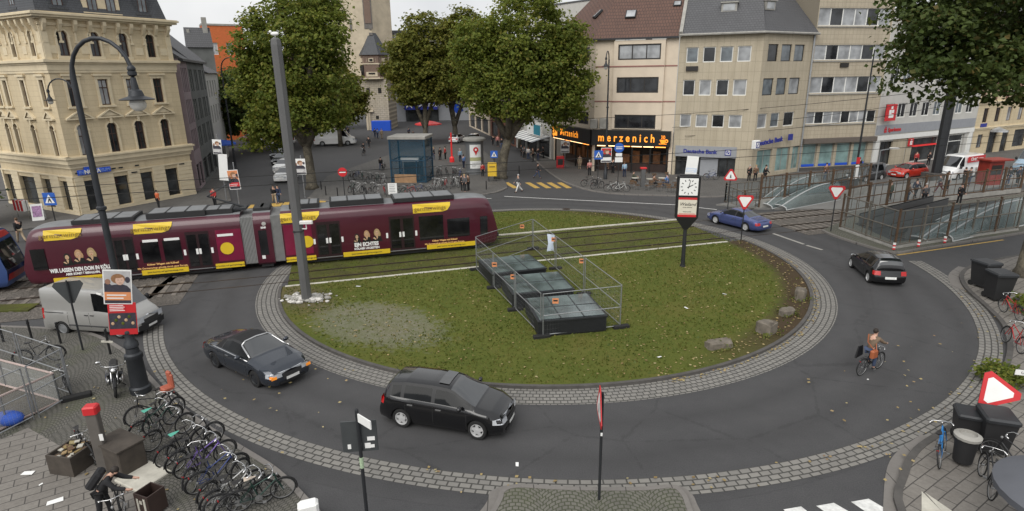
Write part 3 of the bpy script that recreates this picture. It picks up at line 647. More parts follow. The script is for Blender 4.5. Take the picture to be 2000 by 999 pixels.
# left street row
Sd=Vector((-11.2,32.5)).normalized(); S00=Vector((-31.3,59.6))
def sp(d): p=S00+Sd*d; return (p.x,p.y)
hb_,Ln,_=house('row_house','narrow mauve pink row house just behind the cream corner building',sp(0),sp(4.4),12.7,9,'pink_wall','slate_roof',grid((.7,1.6,2.5,3.5),.62,((9.6,11.9),(6.6,8.9),(3.9,6.0))),'window_dark',(4,1,3),shop=[(.4,2.0,.3,2.6),(2.4,4.0,.3,2.6)],trimm='dark_metal')
house('row_house','dark grey row house with balconies between the mauve house and the white one',sp(4.45),sp(17),12.7,9,'grey_wall','slate_roof',grid((1,2.2,4.5,5.7,8,9.2,11.2),.9,((9.6,11.8),(6.6,8.8),(3.9,6.0))),'window_white',(4,1,3),shop=[(.8,3.4,.3,2.6),(4.2,7.6,.3,2.6),(8.4,11.6,.3,2.6)],trimm='dark_metal',rh=4.5)
house('row_house','white row house at the far end of the street on the left',sp(17.05),sp(30),11.5,9,'pale_wall','slate_roof',grid((1.5,4,6.5,9),1.0,((8.6,10.6),(5.4,7.6))),'window_dark',(4,1,3),shop=[(1,5,.3,2.6),(6,10.5,.3,2.6)],rh=3)
p=W(402,110,110); q=p+Vector((.87,.5,0))*6.5
house('orange_building','orange tiled upper building rising behind the grey row houses',(p.x,p.y),(q.x,q.y),19.6,4,'orange_tile','concrete',grid((1.6,4.0),1.0,((14.8,16.8),)),'window_white',(3,1,3),roof='flat')
p=W(364,80,98); q=p+Vector((.86,.51,0))*3.6
b_,_,_=house('dark_roofed_house','dark slate roofed house with tall chimney behind the row houses',(p.x,p.y),(q.x,q.y),15.5,3,'grey_wall','slate_roof',[],rh=3.0)
mb=MB(); mb.box(2.6,1,15,3.3,1.6,20); mb.box(.3,1,15,.7,1.4,18.2); mb.build('chimney',MT['concrete'],b_)
# ---------------------------------------------------------------- gate tower
tw=thing('gate_tower','medieval stone gate tower with pointed arch, brick turret and slate cone','tower',(-25.2,128,0))
# local: x left negative
mb=MB(); X0,X1=-13.5,0.0; ac,aw,ah=-8.0,3.5,9.2; zz=12
pts=[]
def gothic(c,w,h,n=8,sp_=4.0):
    P=[]; r=w*1.35; cxr=c+w-r; cxl=c-w+r; base=sp_
    top=math.sqrt(max(.1,r*r-(r-w)**2))
    for k in range(n+1):
        z=top*k/n; x=cxr+math.sqrt(max(0,r*r-z*z)); P.append((x,base+z))
    Q=[(2*c-x,z) for x,z in P[::-1]]
    return [(c-w,0)]+[(c+w,0)]+P+Q
P=gothic(ac,aw,ah)
top=max(z for x,z in P); H1=10.2
us=[p for p in P if p[1]>=4.0-1e-6]
mb.quad((X0,0,0),(ac-aw,0,0),(ac-aw,0,H1),(X0,0,H1)); mb.quad((ac+aw,0,0),(X1,0,0),(X1,0,H1),(ac+aw,0,H1))
for k in range(len(us)-1):
    a,b=us[k],us[k+1]
    if abs(a[0]-b[0])>1e-5: mb.quad((a[0],0,a[1]),(a[0],0,H1),(b[0],0,H1),(b[0],0,b[1]))
n=len(P)
for k in range(1,n): a,b=P[k],P[(k+1)%n]; mb.quad((a[0],0,a[1]),(a[0],9,a[1]),(b[0],9,b[1]),(b[0],0,b[1]))
mb.quad((X1,0,0),(X1,9,0),(X1,9,H1),(X1,0,H1)); mb.quad((X0,9,0),(X0,0,0),(X0,0,H1),(X0,9,H1)); mb.quad((X0,0,H1),(X1,0,H1),(X1,9,H1),(X0,9,H1))
mb.build('wall',MT['tower_stone'],tw)
mb=MB(); mb.path([(x,-.12,z) for x,z in P[1:]]+[(P[0][0],-.12,0)],.38,6); mb.path([(ac+(x-ac)*1.13,-.1,z*1.05) for x,z in P[1:]]+[(ac+(P[0][0]-ac)*1.13,-.1,0)],.2,6); mb.box(ac+aw-.2,-.5,3.7,ac+aw+1.3,0,4.05); mb.build('arch_moulding',MT['tower_smooth'],tw)
mb=MB(); mb.box(ac-aw,4,4.5,ac+aw,4.2,10.0); mb.build('portcullis',MT['interior_dark'],tw)
mb=MB()
for x,z,w,h in ((-4.0,7.4,.7,1.1),(-1.6,7.4,.7,1.1),(-2.5,2.2,.6,.7)): mb.box(x-w/2,-.03,z,x+w/2,.1,z+h)
mb.build('loophole',MT['interior_dark'],tw)
mb=MB(); tc_=(-2.75,1.8,0)
mb.lathe([(3.0,10.2),(3.15,10.5),(2.95,10.8),(2.95,14.9),(3.1,15.0)],(tc_[0],tc_[1],0),6); tr=mb.build('turret',MT['tower_brick'],tw)
mb=MB(); mb.lathe([(3.3,10.25),(3.3,10.55)],(tc_[0],tc_[1],0),6); mb.lathe([(3.05,13.1),(3.05,13.35)],(tc_[0],tc_[1],0),6)
for a in (-90,-150,-30,-120,-60):
    x,y=tc_[0]+2.62*math.cos(R(a)),tc_[1]+2.62*math.sin(R(a)); mb.cbox((x,y,13.95),(1.0,.14,.75),R(a+90)); 
mb.cbox((tc_[0],tc_[1]-2.6,11.2),(2.3,.2,.9),0)
mb.build('stone_band',MT['tower_smooth'],tr)
mb=MB()
for a in (-120,-60,-90): mb.cbox((tc_[0]+2.72*math.cos(R(a)),tc_[1]+2.72*math.sin(R(a)),13.95),(.62,.1,.42),R(a+90))
for s in (-1,1): mb.cbox((tc_[0]+s*2.0,tc_[1]-2.15,12.0),(.9,.3,1.9),R(30*s))
mb.cbox((tc_[0],tc_[1]-2.72,11.35),(1.3,.1,.3)); mb.build('loophole',MT['interior_dark'],tr)
mb=MB(); mb.lathe([(3.35,14.95),(2.3,16.6),(1.2,18.6),(.02,20.4)],(tc_[0],tc_[1],0),6); mb.build('turret_roof',MT['slate'],tr)
mb=MB(); mb.box(-7.5,-1.1,10.9,-4.9,0,11.9); mb.box(-7.3,-.5,10.3,-5.0,0,10.9); mb.build('balcony',MT['tower_smooth'],tw)
mb=MB(); mb.lathe([(6.2,10),(6.2,34)],(-5.6,6.2,0),6); mb.build('tower_shaft',MT['tower_smooth'],tw,rz=0)
mb=MB()
for k in range(14):
    for s in (-1,1): mb.cbox((-5.6+s*3.1-.2+1.0*(k%2)*.0,.78,16+k*1.0),(.7 if k%2 else .4,.18,.5))
mb.box(-3.9,.7,20,-2.2,.85,30); mb.cbox((-6.6,.74,20.8),(.4,.2,2.2)); mb.build('corner_stones',MT['basalt'],tw)
mb=MB(); mb.box(-3.7,.6,21,-2.4,.75,29.5); mb.build('blind_niche',MT['tower_brick'],tw)
mb=MB(); mb.rbox((0,0,1.0),(3.9,1.2,2.0),.05); st_=mb.build('market_kiosk',MT['bright_blue'],loc=(-26.6,126.2,0)); tag(st_,'low bright blue box stall at the foot of the gate tower','stall')
# ---------------------------------------------------------------- bank behind the tower
kb=thing('bank_building','concrete office block with beige balcony bands behind the gate tower','building',(-29.5,150,0))
mb=MB(); mb.box(0,.6,0,24,10,20.4); mb.build('wall',MT['grey_panel'],kb)
for k in range(5):
    z=5.2+k*3.15
    mb=MB(); mb.box(1.6,-.9,z,24,.6,z+1.35); mb.build('balcony_band',MT['concrete'],kb)
    mb=MB(); mb.box(2.4,.45,z+1.4,23.6,.6,z+3.0); w_=mb.build('window_strip',MT['window_glass'],kb)
    mb=MB()
    for q in range(9): mb.box(2.4+q*2.6,.35,z+1.4,2.55+q*2.6,.44,z+3.0)
    mb.box(2.4,.3,z+1.4,2.9,.44,z+3.0); mb.build('frame',MT['window_white'],w_)
mb=MB(); mb.box(0,-.5,20.4,24,10,21.0); mb.build('roof',MT['slate'],kb)
mb=MB(); mb.box(4.0,-1.4,2.9,12,-.9,4.9); sg=mb.build('sign_band',MT['bank_blue'],kb)
lettering('Kölner Bank',1.05,MT['sign_white'],sg,(6.6,-1.43,3.9),(1,0,0),align='LEFT',bold=.02)
mb=MB(); mb.add([(4.5,-1.45,3.2),(5.2,-1.45,3.9),(5.9,-1.45,3.2),(5.9,-1.45,3.7),(5.55,-1.45,4.05),(5.9,-1.45,4.4),(5.9,-1.45,4.6),(5.2,-1.45,4.1),(4.5,-1.45,4.6),(4.5,-1.45,4.4),(4.85,-1.45,4.05),(4.5,-1.45,3.7)],[(0,1,10,11),(1,2,3,4),(7,8,9,10),(4,5,6,7),(1,4,7,10)]); mb.build('logo',MT['sign_white'],sg)
mb=MB(); mb.box(4,.3,0,12,.58,2.9); mb.build('shop_window',MT['shop_glass'],kb)
# ---------------------------------------------------------------- bakery corner house
M0=(9.4,68.45); M1=(17.55,65.32); rzM=math.atan2(M1[1]-M0[1],M1[0]-M0[0]); LM=8.72
bk=thing('bakery_building','cream corner house with black bakery fascia and brown tiled roof','building',(M0[0],M0[1],0),rzM)
mwin=[(2.5,6.98,12.15,13.72),(2.46,6.9,8.76,10.38),(2.36,6.8,4.98,6.46)]
mb=MB(); bw(mb,0,LM,0,14.35,[(2.05,7.42,4.9,14.36),(.15,8.35,.0,3.1)],.25); mb.build('wall',MT['cream_smooth'],bk)
mb=MB(); bw(mb,2.05,7.42,4.92,14.1,mwin,.3); mb.quad((2.05,0,4.92),(2.05,.35,4.92),(2.05,.35,14.1),(2.05,0,14.1)); mb.quad((7.42,.35,4.92),(7.42,0,4.92),(7.42,0,14.1),(7.42,.35,14.1)); mb.quad((2.05,0,14.1),(2.05,.35,14.1),(7.42,.35,14.1),(7.42,0,14.1)); mb.build('bay',MT['cream_smooth'],bk,loc=(0,-.32,0))
for o in mwin: window(bk,o,(0,-.32,0),0,'window_dark','curtain_glass' if o[2]>12 else 'window_glass',(.333,.667),(),.14,.12)
mat('dull_red',(.27,.13,.11),.8)
for z in (11.42,7.78):
    for q in ((0,-.03,2.05,0),(7.42,-.03,LM,0),(2.05,-.36,7.42,-.3)): mb=MB(); mb.box(q[0],q[1],z,q[2],q[3],z+.14); mb.build('string_course',MT['dull_red'],bk)
# flank facing the other street
Lq=11.0; rzQ=math.atan2(68.45-78.3,9.4-5.6)-rzM; rel=Vector((5.6-9.4,78.3-68.45)); c_,s_=math.cos(-rzM),math.sin(-rzM); q0=(rel.x*c_-rel.y*s_,rel.x*s_+rel.y*c_,0); Lq=math.hypot(rel.x,rel.y)
fo=[(a,a+2.6,b,c) for a in (1.2,6.6) for b,c in ((12.1,13.6),(8.8,10.4),(5.2,6.6))]
mb=MB(); bw(mb,0,Lq,0,14.35,fo+[(.3,Lq-.3,0,3.1)],.25); mb.build('wall',MT['cream_smooth'],bk,loc=q0,rz=rzQ)
for o in fo: window(bk,o,q0,rzQ,'window_dark','window_glass',(.5,),(),.12,.12)
for loc,rz,ln in (((0,0,0),0,LM),(q0,rzQ,Lq)):
    mb=MB(); mb.box(-.1 if rz==0 else .6,-.55,3.12,ln-.2 if rz==0 else ln+.1,.1,4.78); fs_=mb.build('fascia',MT['shop_black'],bk,loc=loc,rz=rz)
    lettering('merzenich' if rz==0 else 'Merzenich',1.2 if rz==0 else 1.05,MT['neon_orange'],fs_,(3.75 if rz==0 else ln*.52,-.59,3.95),(1,0,0),bold=.022,space=1.62 if rz==0 else 1.4,sx=.78)
    mb=MB()
    if rz==0:
        mb.lathe([(.18,-.28),(.36,.1),(.38,.12)],(7.75,-.62,3.75),12); mb.torus((8.12,-.62,3.75),.14,.05,12,5); mb.box(7.35,-.66,3.4,8.15,-.58,3.47)
        for k in (-.15,0,.15): mb.path([(7.75+k,-.62,3.95),(7.8+k,-.62,4.15),(7.72+k,-.62,4.35)],.03,5)
    else:
        mb.box(1.0,-.62,3.4,2.2,-.57,4.5); mb.box(1.15,-.6,3.2,1.3,-.57,3.4)
    mb.build('cup_emblem',MT['neon_orange'],fs_)
    mb=MB(); 
    for k in range(6): mb.box(.5+k*(ln-1)/6,-.28,3.0,.5+(k+.85)*(ln-1)/6,-.15,3.09,k%3==2)
    mb.build('lamp_strip',[MT['lamp_warm'],MT['lamp_orange']],fs_)
    mb=MB(); mb.box(.3,2.2,0,ln-.3,2.3,3.1,0)
    for k in range(7): mb.box(.7+k*1.15,1.9,.9,1.5+k*1.15,2.15,1.9+.4*(k%2),1)
    mb.box(.4,1.2,0,ln-.6,1.8,.95,2)
    mb.build('shop_interior',[MT['interior_dark'],MT['shop_warm'],MT['bin_brown'] if 'bin_brown' in MT else mat('bin_brown',(.035,.02,.016),.6,0,.2)],bk,loc=loc,rz=rz)
    for x in ((.2,2.3,4.3,6.3,8.1) if rz==0 else (.4,3,6,9)): mb=MB(); mb.box(x,.02,0,x+.14,.16,3.1); mb.build('shop_post',MT['shop_black'],bk,loc=loc,rz=rz)
# hipped roof with the corner
mb=MB(); e=.4; a0=(-e*.6,-e,14.35); a1=(LM+.02,-e,14.35); a2=(LM+.02,7.6,22.5); b0=(q0[0]-.8,q0[1]-.3,14.35); b1=(q0[0]+7.5,q0[1]+2,22.5); rg=(1.9,6.2,21.2)
mb.add([a0,a1,a2,rg,b0,b1],[(0,1,2,3),(4,0,3,5),(3,2,5)]); rf=mb.build('roof',MT['brown_tile'],bk)
def skylight(par,c,w,h,tilt,rz=0):
    mb=MB(); T=Matrix.Translation(c)@Matrix.Rotation(rz,4,'Z')@Matrix.Rotation(tilt,4,'X'); mb.M=T; mb.box(-w/2,-h/2,-.1,w/2,h/2,.12,0); mb.box(-w/2+.09,-h/2+.09,.121,w/2-.09,h/2-.09,.14,1); mb.build('skylight',[MT['dark_metal'],MT['curtain_glass']],par)
tl=math.atan2(6.85,6.6)
skylight(rf,(3.3,1.9,16.85),1.1,1.1,tl); skylight(rf,(8.0,2.9,17.75),.8,.7,tl); skylight(rf,(-.75,3.6,17.2),.9,1.2,tl*.9,R(-62)); skylight(rf,(-2.1,6.5,17.1),.9,1.2,tl*.9,R(-62))
mb=MB(); mb.box(-1.2,7.2,18,.2,8.4,22.8); mb.build('chimney',MT['red_brick'],rf)
mb=MB(); mb.box(LM-.02,-.5,14.3,LM+.3,.0,14.8); mb.add([(LM,-.5,14.4),(LM+.34,-.5,14.4),(LM+.34,8,23.1),(LM,8,23.1),(LM,-.5,14.75),(LM+.34,-.5,14.75),(LM+.34,8,23.45),(LM,8,23.45)],[(0,3,2,1),(4,5,6,7),(0,1,5,4),(1,2,6,5),(2,3,7,6),(3,0,4,7)]); mb.build('fire_wall',MT['concrete'],bk)
mb=MB(); mb.box(-.3,-.45,14.2,LM,-.3,14.36); mb.build('gutter',MT['dark_metal'],bk)
mb=MB(); mb.rbox((1.2,-.4,5.5),(.9,.5,1.1),.06); mb.rbox((.1,-.4,5.45),(.8,.5,1.0),.06); mb.build('air_conditioner',MT['concrete'],bk)
# ---------------------------------------------------------------- bank with blue sign
D0=(17.62,65.3); D1=(25.0,62.0); D2=(32.0,66.3); rzD=math.atan2(D1[1]-D0[1],D1[0]-D0[0]); LD=math.hypot(D1[0]-D0[0],D1[1]-D0[1]); LD2=math.hypot(7,4.3)
db=thing('bank_house','beige stone panelled bank house with slate roof and small square windows','building',(D0[0],D0[1],0),rzD)
dw=[]
for rows,us in (((11.76,13.25),((.72,1.92),(2.38,3.6),(4.05,5.28),(5.7,6.98))),((8.47,10.05),((.6,1.8),(2.22,3.42),(3.92,5.12),(5.55,6.85))),((5.24,6.56),((.5,1.65),(2.12,3.32),(3.76,4.98),(5.42,6.7)))):
    dw+=[(a,b,rows[0],rows[1]) for a,b in us]
ent=(.3,6.46,0,2.12)
mb=MB(); bw(mb,0,LD,0,14.5,dw+[ent],.5); mb.build('wall',MT['beige_panel'],db)
for i,o in enumerate(dw): window(db,o,(0,0,0),0,'window_white',('grey_glass','window_glass','grey_glass','curtain_glass','window_glass','curtain_glass','window_glass','curtain_glass','curtain_glass','curtain_glass','window_glass','curtain_glass')[i],(),(),.09,.1)
mb=MB(); mb.box(.25,-.06,2.14,6.5,.1,3.28); sg=mb.build('sign_panel',MT['grey_panel'],db)
lettering('Deutsche Bank',.56,MT['bank_blue'],sg,(1.1,-.08,2.7),(1,0,0),align='LEFT',bold=.018,ext=.02)
mb=MB(); mb.box(5.35,-.1,2.4,5.95,-.06,3.0,0); mb.box(5.43,-.115,2.48,5.87,-.1,2.54,1); mb.box(5.43,-.115,2.86,5.87,-.1,2.92,1); mb.box(5.43,-.115,2.48,5.49,-.1,2.92,1); mb.box(5.81,-.115,2.48,5.87,-.1,2.92,1); mb.add([(5.53,-.116,2.58),(5.6,-.116,2.58),(5.77,-.116,2.82),(5.7,-.116,2.82)],[(0,1,2,3)],1); mb.build('logo',[MT['bank_blue'],MT['sign_white']],sg)
mb=MB(); mb.box(.3,.5,0,6.46,.55,2.12,0); mb.box(2.9,.35,0,4.7,.48,2.12,1); mb.box(1.5,.4,0,1.6,.5,2.12,2); mb.box(4.75,.4,0,4.83,.5,2.12,2); mb.box(5.6,.4,0,5.66,.5,2.12,2); mb.box(.3,.46,1.55,2.85,.5,1.6,2); mb.build('entrance',[MT['shop_glass'],MT['grey_panel'],MT['window_dark']],db)
c_,s_=math.cos(-rzD),math.sin(-rzD); rel=Vector((7.38,-3.3)); d1=(LD,0,0); rzD2=math.atan2(4.3,7.0)-rzD
dw2=[]
for z0,z1,us in ((11.74,13.38),0,0)[:0] or ((11.74,13.38,((.72,2.3),(2.85,4.5),(4.98,6.65))),(8.46,10.12,((.45,2.1),(2.62,4.25),(4.7,6.5))),(5.2,6.66,((.2,1.7),(2.3,3.75),(4.45,6.25)))): dw2+=[(a,b,z0,z1) for a,b in us]
shp=[(.7,3.2,.45,2.95),(3.9,6.2,.45,2.95),(6.7,8.0,.45,2.95)]
mb=MB(); bw(mb,0,LD2+.1,0,14.5,dw2+shp,.3); mb.build('wall',MT['beige_panel'],db,loc=d1,rz=rzD2)
for i,o in enumerate(dw2): window(db,o,d1,rzD2,'window_white' if i>5 else 'window_dark',gpick(2,3,4),(.08,) ,(),.09,.1)
for o in shp: window(db,o,d1,rzD2,'concrete','teal_glass',(.5,),(),.08,.16,'shop_window')
mb=MB(); mb.rbox((-.9,-.9,3.75),(.75,.5,.85),.05); cu=mb.build('sign_cube',MT['sign_white'],db,loc=d1,rz=rzD2)
mb=MB(); mb.box(-1.2,-1.17,3.45,-.6,-1.155,3.52); mb.box(-1.2,-1.17,3.98,-.6,-1.155,4.05); mb.box(-1.2,-1.17,3.45,-1.13,-1.155,4.05); mb.box(-.67,-1.17,3.45,-.6,-1.155,4.05); mb.add([(-1.05,-1.16,3.58),(-.95,-1.16,3.58),(-.75,-1.16,3.9),(-.85,-1.16,3.9)],[(0,1,2,3)]); mb.build('logo',MT['bank_blue'],cu)
lettering('Deutsche Bank',.72,MT['bank_blue'],cu,(-.2,-.5,3.72),(1,0,.06),align='LEFT',bold=.02,ext=.03,sx=.95)
mb=MB(); mb.box(4.95,-.55,3.75,5.65,-.45,4.4); mb.build('logo',MT['bank_blue'],cu)
Dc=(LD,0); D2l=(LD+LD2*math.cos(rzD2),LD2*math.sin(rzD2))
mb=MB(); up=Vector((-math.sin(rzD2/2),math.cos(rzD2/2)))
n2=Vector((-math.sin(rzD2),math.cos(rzD2)))
rA=(0,7.2,22.8); rB=(LD-1.5,7.2,22.8); rC=(D2l[0]+n2.x*7.2,D2l[1]+n2.y*7.2,22.8)
mb.add([(0,-.45,14.5),(LD,-.5,14.5),(D2l[0]-n2.x*.45,D2l[1]-n2.y*.45,14.5),rA,rB,rC],[(0,1,4,3),(1,2,5,4)]); rf=mb.build('roof',MT['slate_roof'],db)
mb=MB(); mb.path([(0,-.48,14.45),(LD,-.53,14.45),(D2l[0]-n2.x*.48,D2l[1]-n2.y*.48,14.45)],.12,6); mb.build('gutter',MT['concrete'],db)
def roof_dormer(par,c,rz,w=1.5):
    mb=MB(); mb.M=Matrix.Translation(c)@Matrix.Rotation(rz,4,'Z'); mb.box(-w/2,-.1,0,w/2,1.6,.85,0); mb.box(-w/2-.1,-.25,.85,w/2+.1,1.8,.97,0); mb.box(-w/2+.18,-.13,.12,w/2-.18,-.1,.75,1); mb.build('dormer',[MT['concrete'],MT['curtain_glass']],par)
roof_dormer(rf,(4.4,1.6,16.6),0); roof_dormer(rf,(LD+2.6*math.cos(rzD2)+n2.x*1.7,2.6*math.sin(rzD2)+n2.y*1.7,16.7),rzD2)
mb=MB(); mb.box(D2l[0]-.1,D2l[1]-.3,0,D2l[0]+.05,D2l[1]-.15,14.4); mb.build('downpipe',MT['steel_galv'],db)
mb=MB(); mb.box(.8,-.18,10.95,2.0,0,11.4); mb.build('air_conditioner',MT['window_dark'],db)
# ---------------------------------------------------------------- ribbon window building
R0=(32.05,66.35); R1=(41.0,68.2); rzR=math.atan2(R1[1]-R0[1],R1[0]-R0[0]); LR=9.14
rb=thing('office_building','beige tiled office building with long ribbon windows beside the bank house','building',(R0[0],R0[1],0),rzR)
rr=[(.1,8.9,z0,z1) for z0,z1 in ((15.28,17.0),(11.86,13.38),(8.46,10.14),(5.22,6.5))]
shp=[(.2+k*2.15,2.0+k*2.15,.5,3.05) for k in range(4)]
mb=MB(); bw(mb,0,LR,0,21.5,rr+shp,.35); mb.quad((0,8,0),(0,0,0),(0,0,21.5),(0,8,21.5)); mb.build('wall',MT['beige_tile'],rb)
for i,o in enumerate(rr):
    n=8 if i==3 else 6
    for k in range(n):
        w=(o[1]-o[0])/n; window(rb,(o[0]+k*w,o[0]+(k+1)*w,o[2],o[3]),(0,0,0),0,'window_white',('curtain_glass','grey_glass','window_glass')[(k*7+i*3+k*k)%3],(),(),.055,.12)
for o in shp: window(rb,o,(0,0,0),0,'concrete','teal_glass',(),(),.08,.2,'shop_window')
for k in range(4): mb=MB(); mb.box(.3+k*2.15,.1,.55,1.9+k*2.15,.16,.8); mb.build('blue_stripe',MT['bright_blue'],rb)
mb=MB(); mb.box(-.1,-.5,3.15,LR,.05,3.65); mb.build('canopy',mat('canopy_brown',(.12,.10,.085),.8),rb)
for z in (15.2,11.78,8.38,5.14): mb=MB(); mb.box(.05,-.1,z-.1,8.95,0,z); mb.build('sill',MT['concrete'],rb)
mb=MB(); mb.box(3.4,-.14,11.1,4.4,0,11.55); mb.build('air_conditioner',MT['window_dark'],rb); mb=MB(); mb.box(0,-.1,0,LR,0,.45); mb.build('plinth',MT['dark_stone'],rb)
# ---------------------------------------------------------------- savings bank and ornate house
S0=(41.05,68.25); S1=(59.0,77.2); rzS=math.atan2(S1[1]-S0[1],S1[0]-S0[0]); LS=math.hypot(S1[0]-S0[0],S1[1]-S0[1])
sk=thing('savings_bank','white fronted savings bank with grey fascia and red signs behind the tree','building',(S0[0],S0[1],0),rzS)
so_=[(1.2+k*2.3,2.8+k*2.3,z0,z1) for k in range(8) for z0,z1 in ((5.5,7.1),(9.2,11.0),(12.8,14.4))]
shp=[(1.3,6.0,.2,2.9),(7.3,12.6,.2,2.9),(14.0,18.2,.2,2.9)]
mb=MB(); bw(mb,0,LS,0,17,so_+shp,.3); mb.build('wall',MT['pale_wall'],sk)
for o in so_: window(sk,o,(0,0,0),0,'window_white','window_glass' if rnd.random()<.7 else 'grey_glass',(.5,),(),.09,.12)
for i,o in enumerate(shp): window(sk,o,(0,0,0),0,'window_white' if i==2 else 'window_dark','shop_glass',(.3,) if i!=1 else (),(.7,) if i else (),.1,.25,'shop_window')
mb=MB(); mb.box(.1,-.12,3.75,LS-.3,0,4.8); sg=mb.build('sign_panel',MT['grey_panel'],sk)
mb=MB(); mb.box(.1,-.2,3.1,LS-.3,.02,3.6); mb.box(.2,-.16,0,.9,0,3.1); mb.box(LS-1.2,-.16,0,LS-.5,0,3.1); mb.build('portal_frame',MT['window_white'],sk)
mb=MB(); mb.box(6.2,-.1,0,7.2,0,3.1); mb.box(12.7,-.1,0,13.8,0,3.1); mb.box(3.6,-.02,0,6.1,.2,3.1); mb.build('pier',MT['beige_panel'],sk)
lettering('Sparkasse',.6,MT['red_sign'],sg,(2.1,-.15,4.2),(1,0,0),align='LEFT',bold=.012,ext=.02)
def s_logo(par,cx,cz,s,y,m1,m2,back=True):
    mb=MB()
    if back: mb.box(cx-s*.6,y,cz-s*.6,cx+s*.6,y+.1,cz+s*.6,0)
    mb.box(cx-s*.28,y-.02,cz-s*.38,cx+s*.28,y-.005,cz-s*.12,1); mb.box(cx-s*.28,y-.02,cz-.1*s,cx-.0*s,y-.005,cz+.2*s,1); mb.box(cx-.1*s,y-.02,cz+.26*s,cx+.12*s,y-.005,cz+.46*s,1); mb.box(cx+.04*s,y-.02,cz-.04*s,cx+.28*s,y-.005,cz+.2*s,1)
    mb.build('logo_sign',[MT[m1],MT[m2]],par)
s_logo(sg,1.6,4.25,.8,-.15,'grey_panel','red_sign',False)
mb=MB(); s_logo(sk,1.25,6.2,1.5,-.7,'red_sign','sign_white'); s_logo(sk,6.7,2.55,.75,-.25,'red_sign','sign_white'); s_logo(sk,13.2,2.55,.75,-.25,'red_sign','sign_white')
mb=MB(); mb.box(7.3,-.1,1.95,12.6,.05,2.12); mb.box(2.0,.3,.6,3.4,.36,2.2); mb.build('red_stripe',MT['glow_red'],sk)
o0=(59.05,77.25); o1=(76,85.7); rzO=math.atan2(o1[1]-o0[1],o1[0]-o0[0])
oh,LO,_=house('ornate_house','ornate cream house with red brick strips at the far right','' and 0 or o0,o1,17,9,'cream_render','slate_roof',grid((2,4.8,7.6,10.4,13.2),1.15,((12.4,14.6),(7.8,10.4),(4.1,5.9)))+grid((1.8,),1.2,((.9,2.6),)),'window_brown',(5,1,2),shop=[(3.8,5.6,0,2.9),(7.0,8.6,0,2.8),(10,13,.5,2.8)])
for c in (.6,3.4,6.2,9.0,11.8): mb=MB(); mb.box(c-.35,-.06,6.9,c+.35,0,15.5); mb.build('brick_strip',MT['red_brick'],oh)
for pr in ([(.12,6.4),(.25,6.6),(.3,6.75)],[(.1,3.2),(.2,3.4),(.2,3.5)],[(.1,11.3),(.2,11.5),(.2,11.7)]): mb=MB(); band(mb,0,LO,pr); mb.build('string_course',MT['cream_trim'],oh)
mb=MB(); mb.box(1.2,-.08,3.55,2.6,-.02,4.0); mb.build('blue_plate',MT['bank_blue'],oh)
mb=MB(); mb.lathe([(1.1,-.1),(1.05,.1),(.02,.5)],(4.7,-.5,2.95),14); mb.build('door_canopy',MT['curtain_glass'],oh)
# ---------------------------------------------------------------- shops along the far street
p=(5.4,78.8)
h1,Lh,_=house('street_shop','white corner shop with blue sign and striped awning left of the bakery',(0.9,93.5),(5.3,79.0),10.5,8,'pale_wall','slate_roof',grid((3,6.5,10,13),1.2,((7.4,9.2),(4.4,6.2))),'window_white',(3,2,3),shop=[(1,4.5,.2,2.6),(5.2,9.5,.2,2.6),(10.3,14.6,.2,2.6)])
mb=MB(); mb.box(9.3,-1.3,3.0,14.8,-1.1,4.6,0); mb.box(12,-1.32,3.1,14.6,-1.3,4.4,1); mb.build('shop_sign',[MT['sign_white'],mat('teal_sign',(.03,.22,.30),.5)],h1)
mb=MB(); 
for k in range(14): mb.add([(4+k*.78,-2.6,2.35),(4+k*.78+.78,-2.6,2.35),(4+k*.78+.78,-.05,3.0),(4+k*.78,-.05,3.0)],[(0,1,2,3)],k%2)
mb.build('awning',[MT['sign_white'],MT['grey_panel']],h1)
house('street_shop','red brick shop house further up the right hand street',(-3.6,112),(.8,93.8),12,8,'red_brick','brown_tile',grid((3,6.5,10,13.5,16.5),1.2,((8.6,10.6),(5,7))),'window_white',(3,2,3),shop=[(1,6,.2,2.7),(7,12,.2,2.7),(13,18,.2,2.7)])
house('street_shop','pale yellow shop house at the far end of the right hand street',(-9,134),(-3.8,112.3),13,8,'cream_smooth','slate_roof',grid((3,7,11,15,19),1.3,((9.6,11.6),(6,8))),'window_dark',(3,2,3),shop=[(1,7,.2,2.8),(8,14,.2,2.8),(15,21,.2,2.8)])
house('far_block','tall grey apartment block glimpsed above the trees on the right hand street',(2,150),(34,110),25,10,'pale_wall','slate_roof',grid((4,9,14,19,24,29,34,39,44),1.6,((20,22),(16,18),(12,14))),'window_dark',(3,2,3),roof='flat')
house('far_block','dark far block closing the square between the bank and the shops',(-6,160),(8,140),14,8,'grey_wall','slate_roof',grid((3,7,11,15,19),1.4,((9,11),(5,7))),'window_white',(3,2,3),shop=[(2,9,0,3),(11,20,0,3)])
house('far_block','low brown brick block closing the street beyond the parked cars on the left',(-75,132),(-46,140),13,8,'red_brick','brown_tile',grid((3,7,11,15,19,23,27),1.4,((9,11),(5,7))),'window_white',(3,2,3),shop=[(2,9,0,3),(11,20,0,3)])
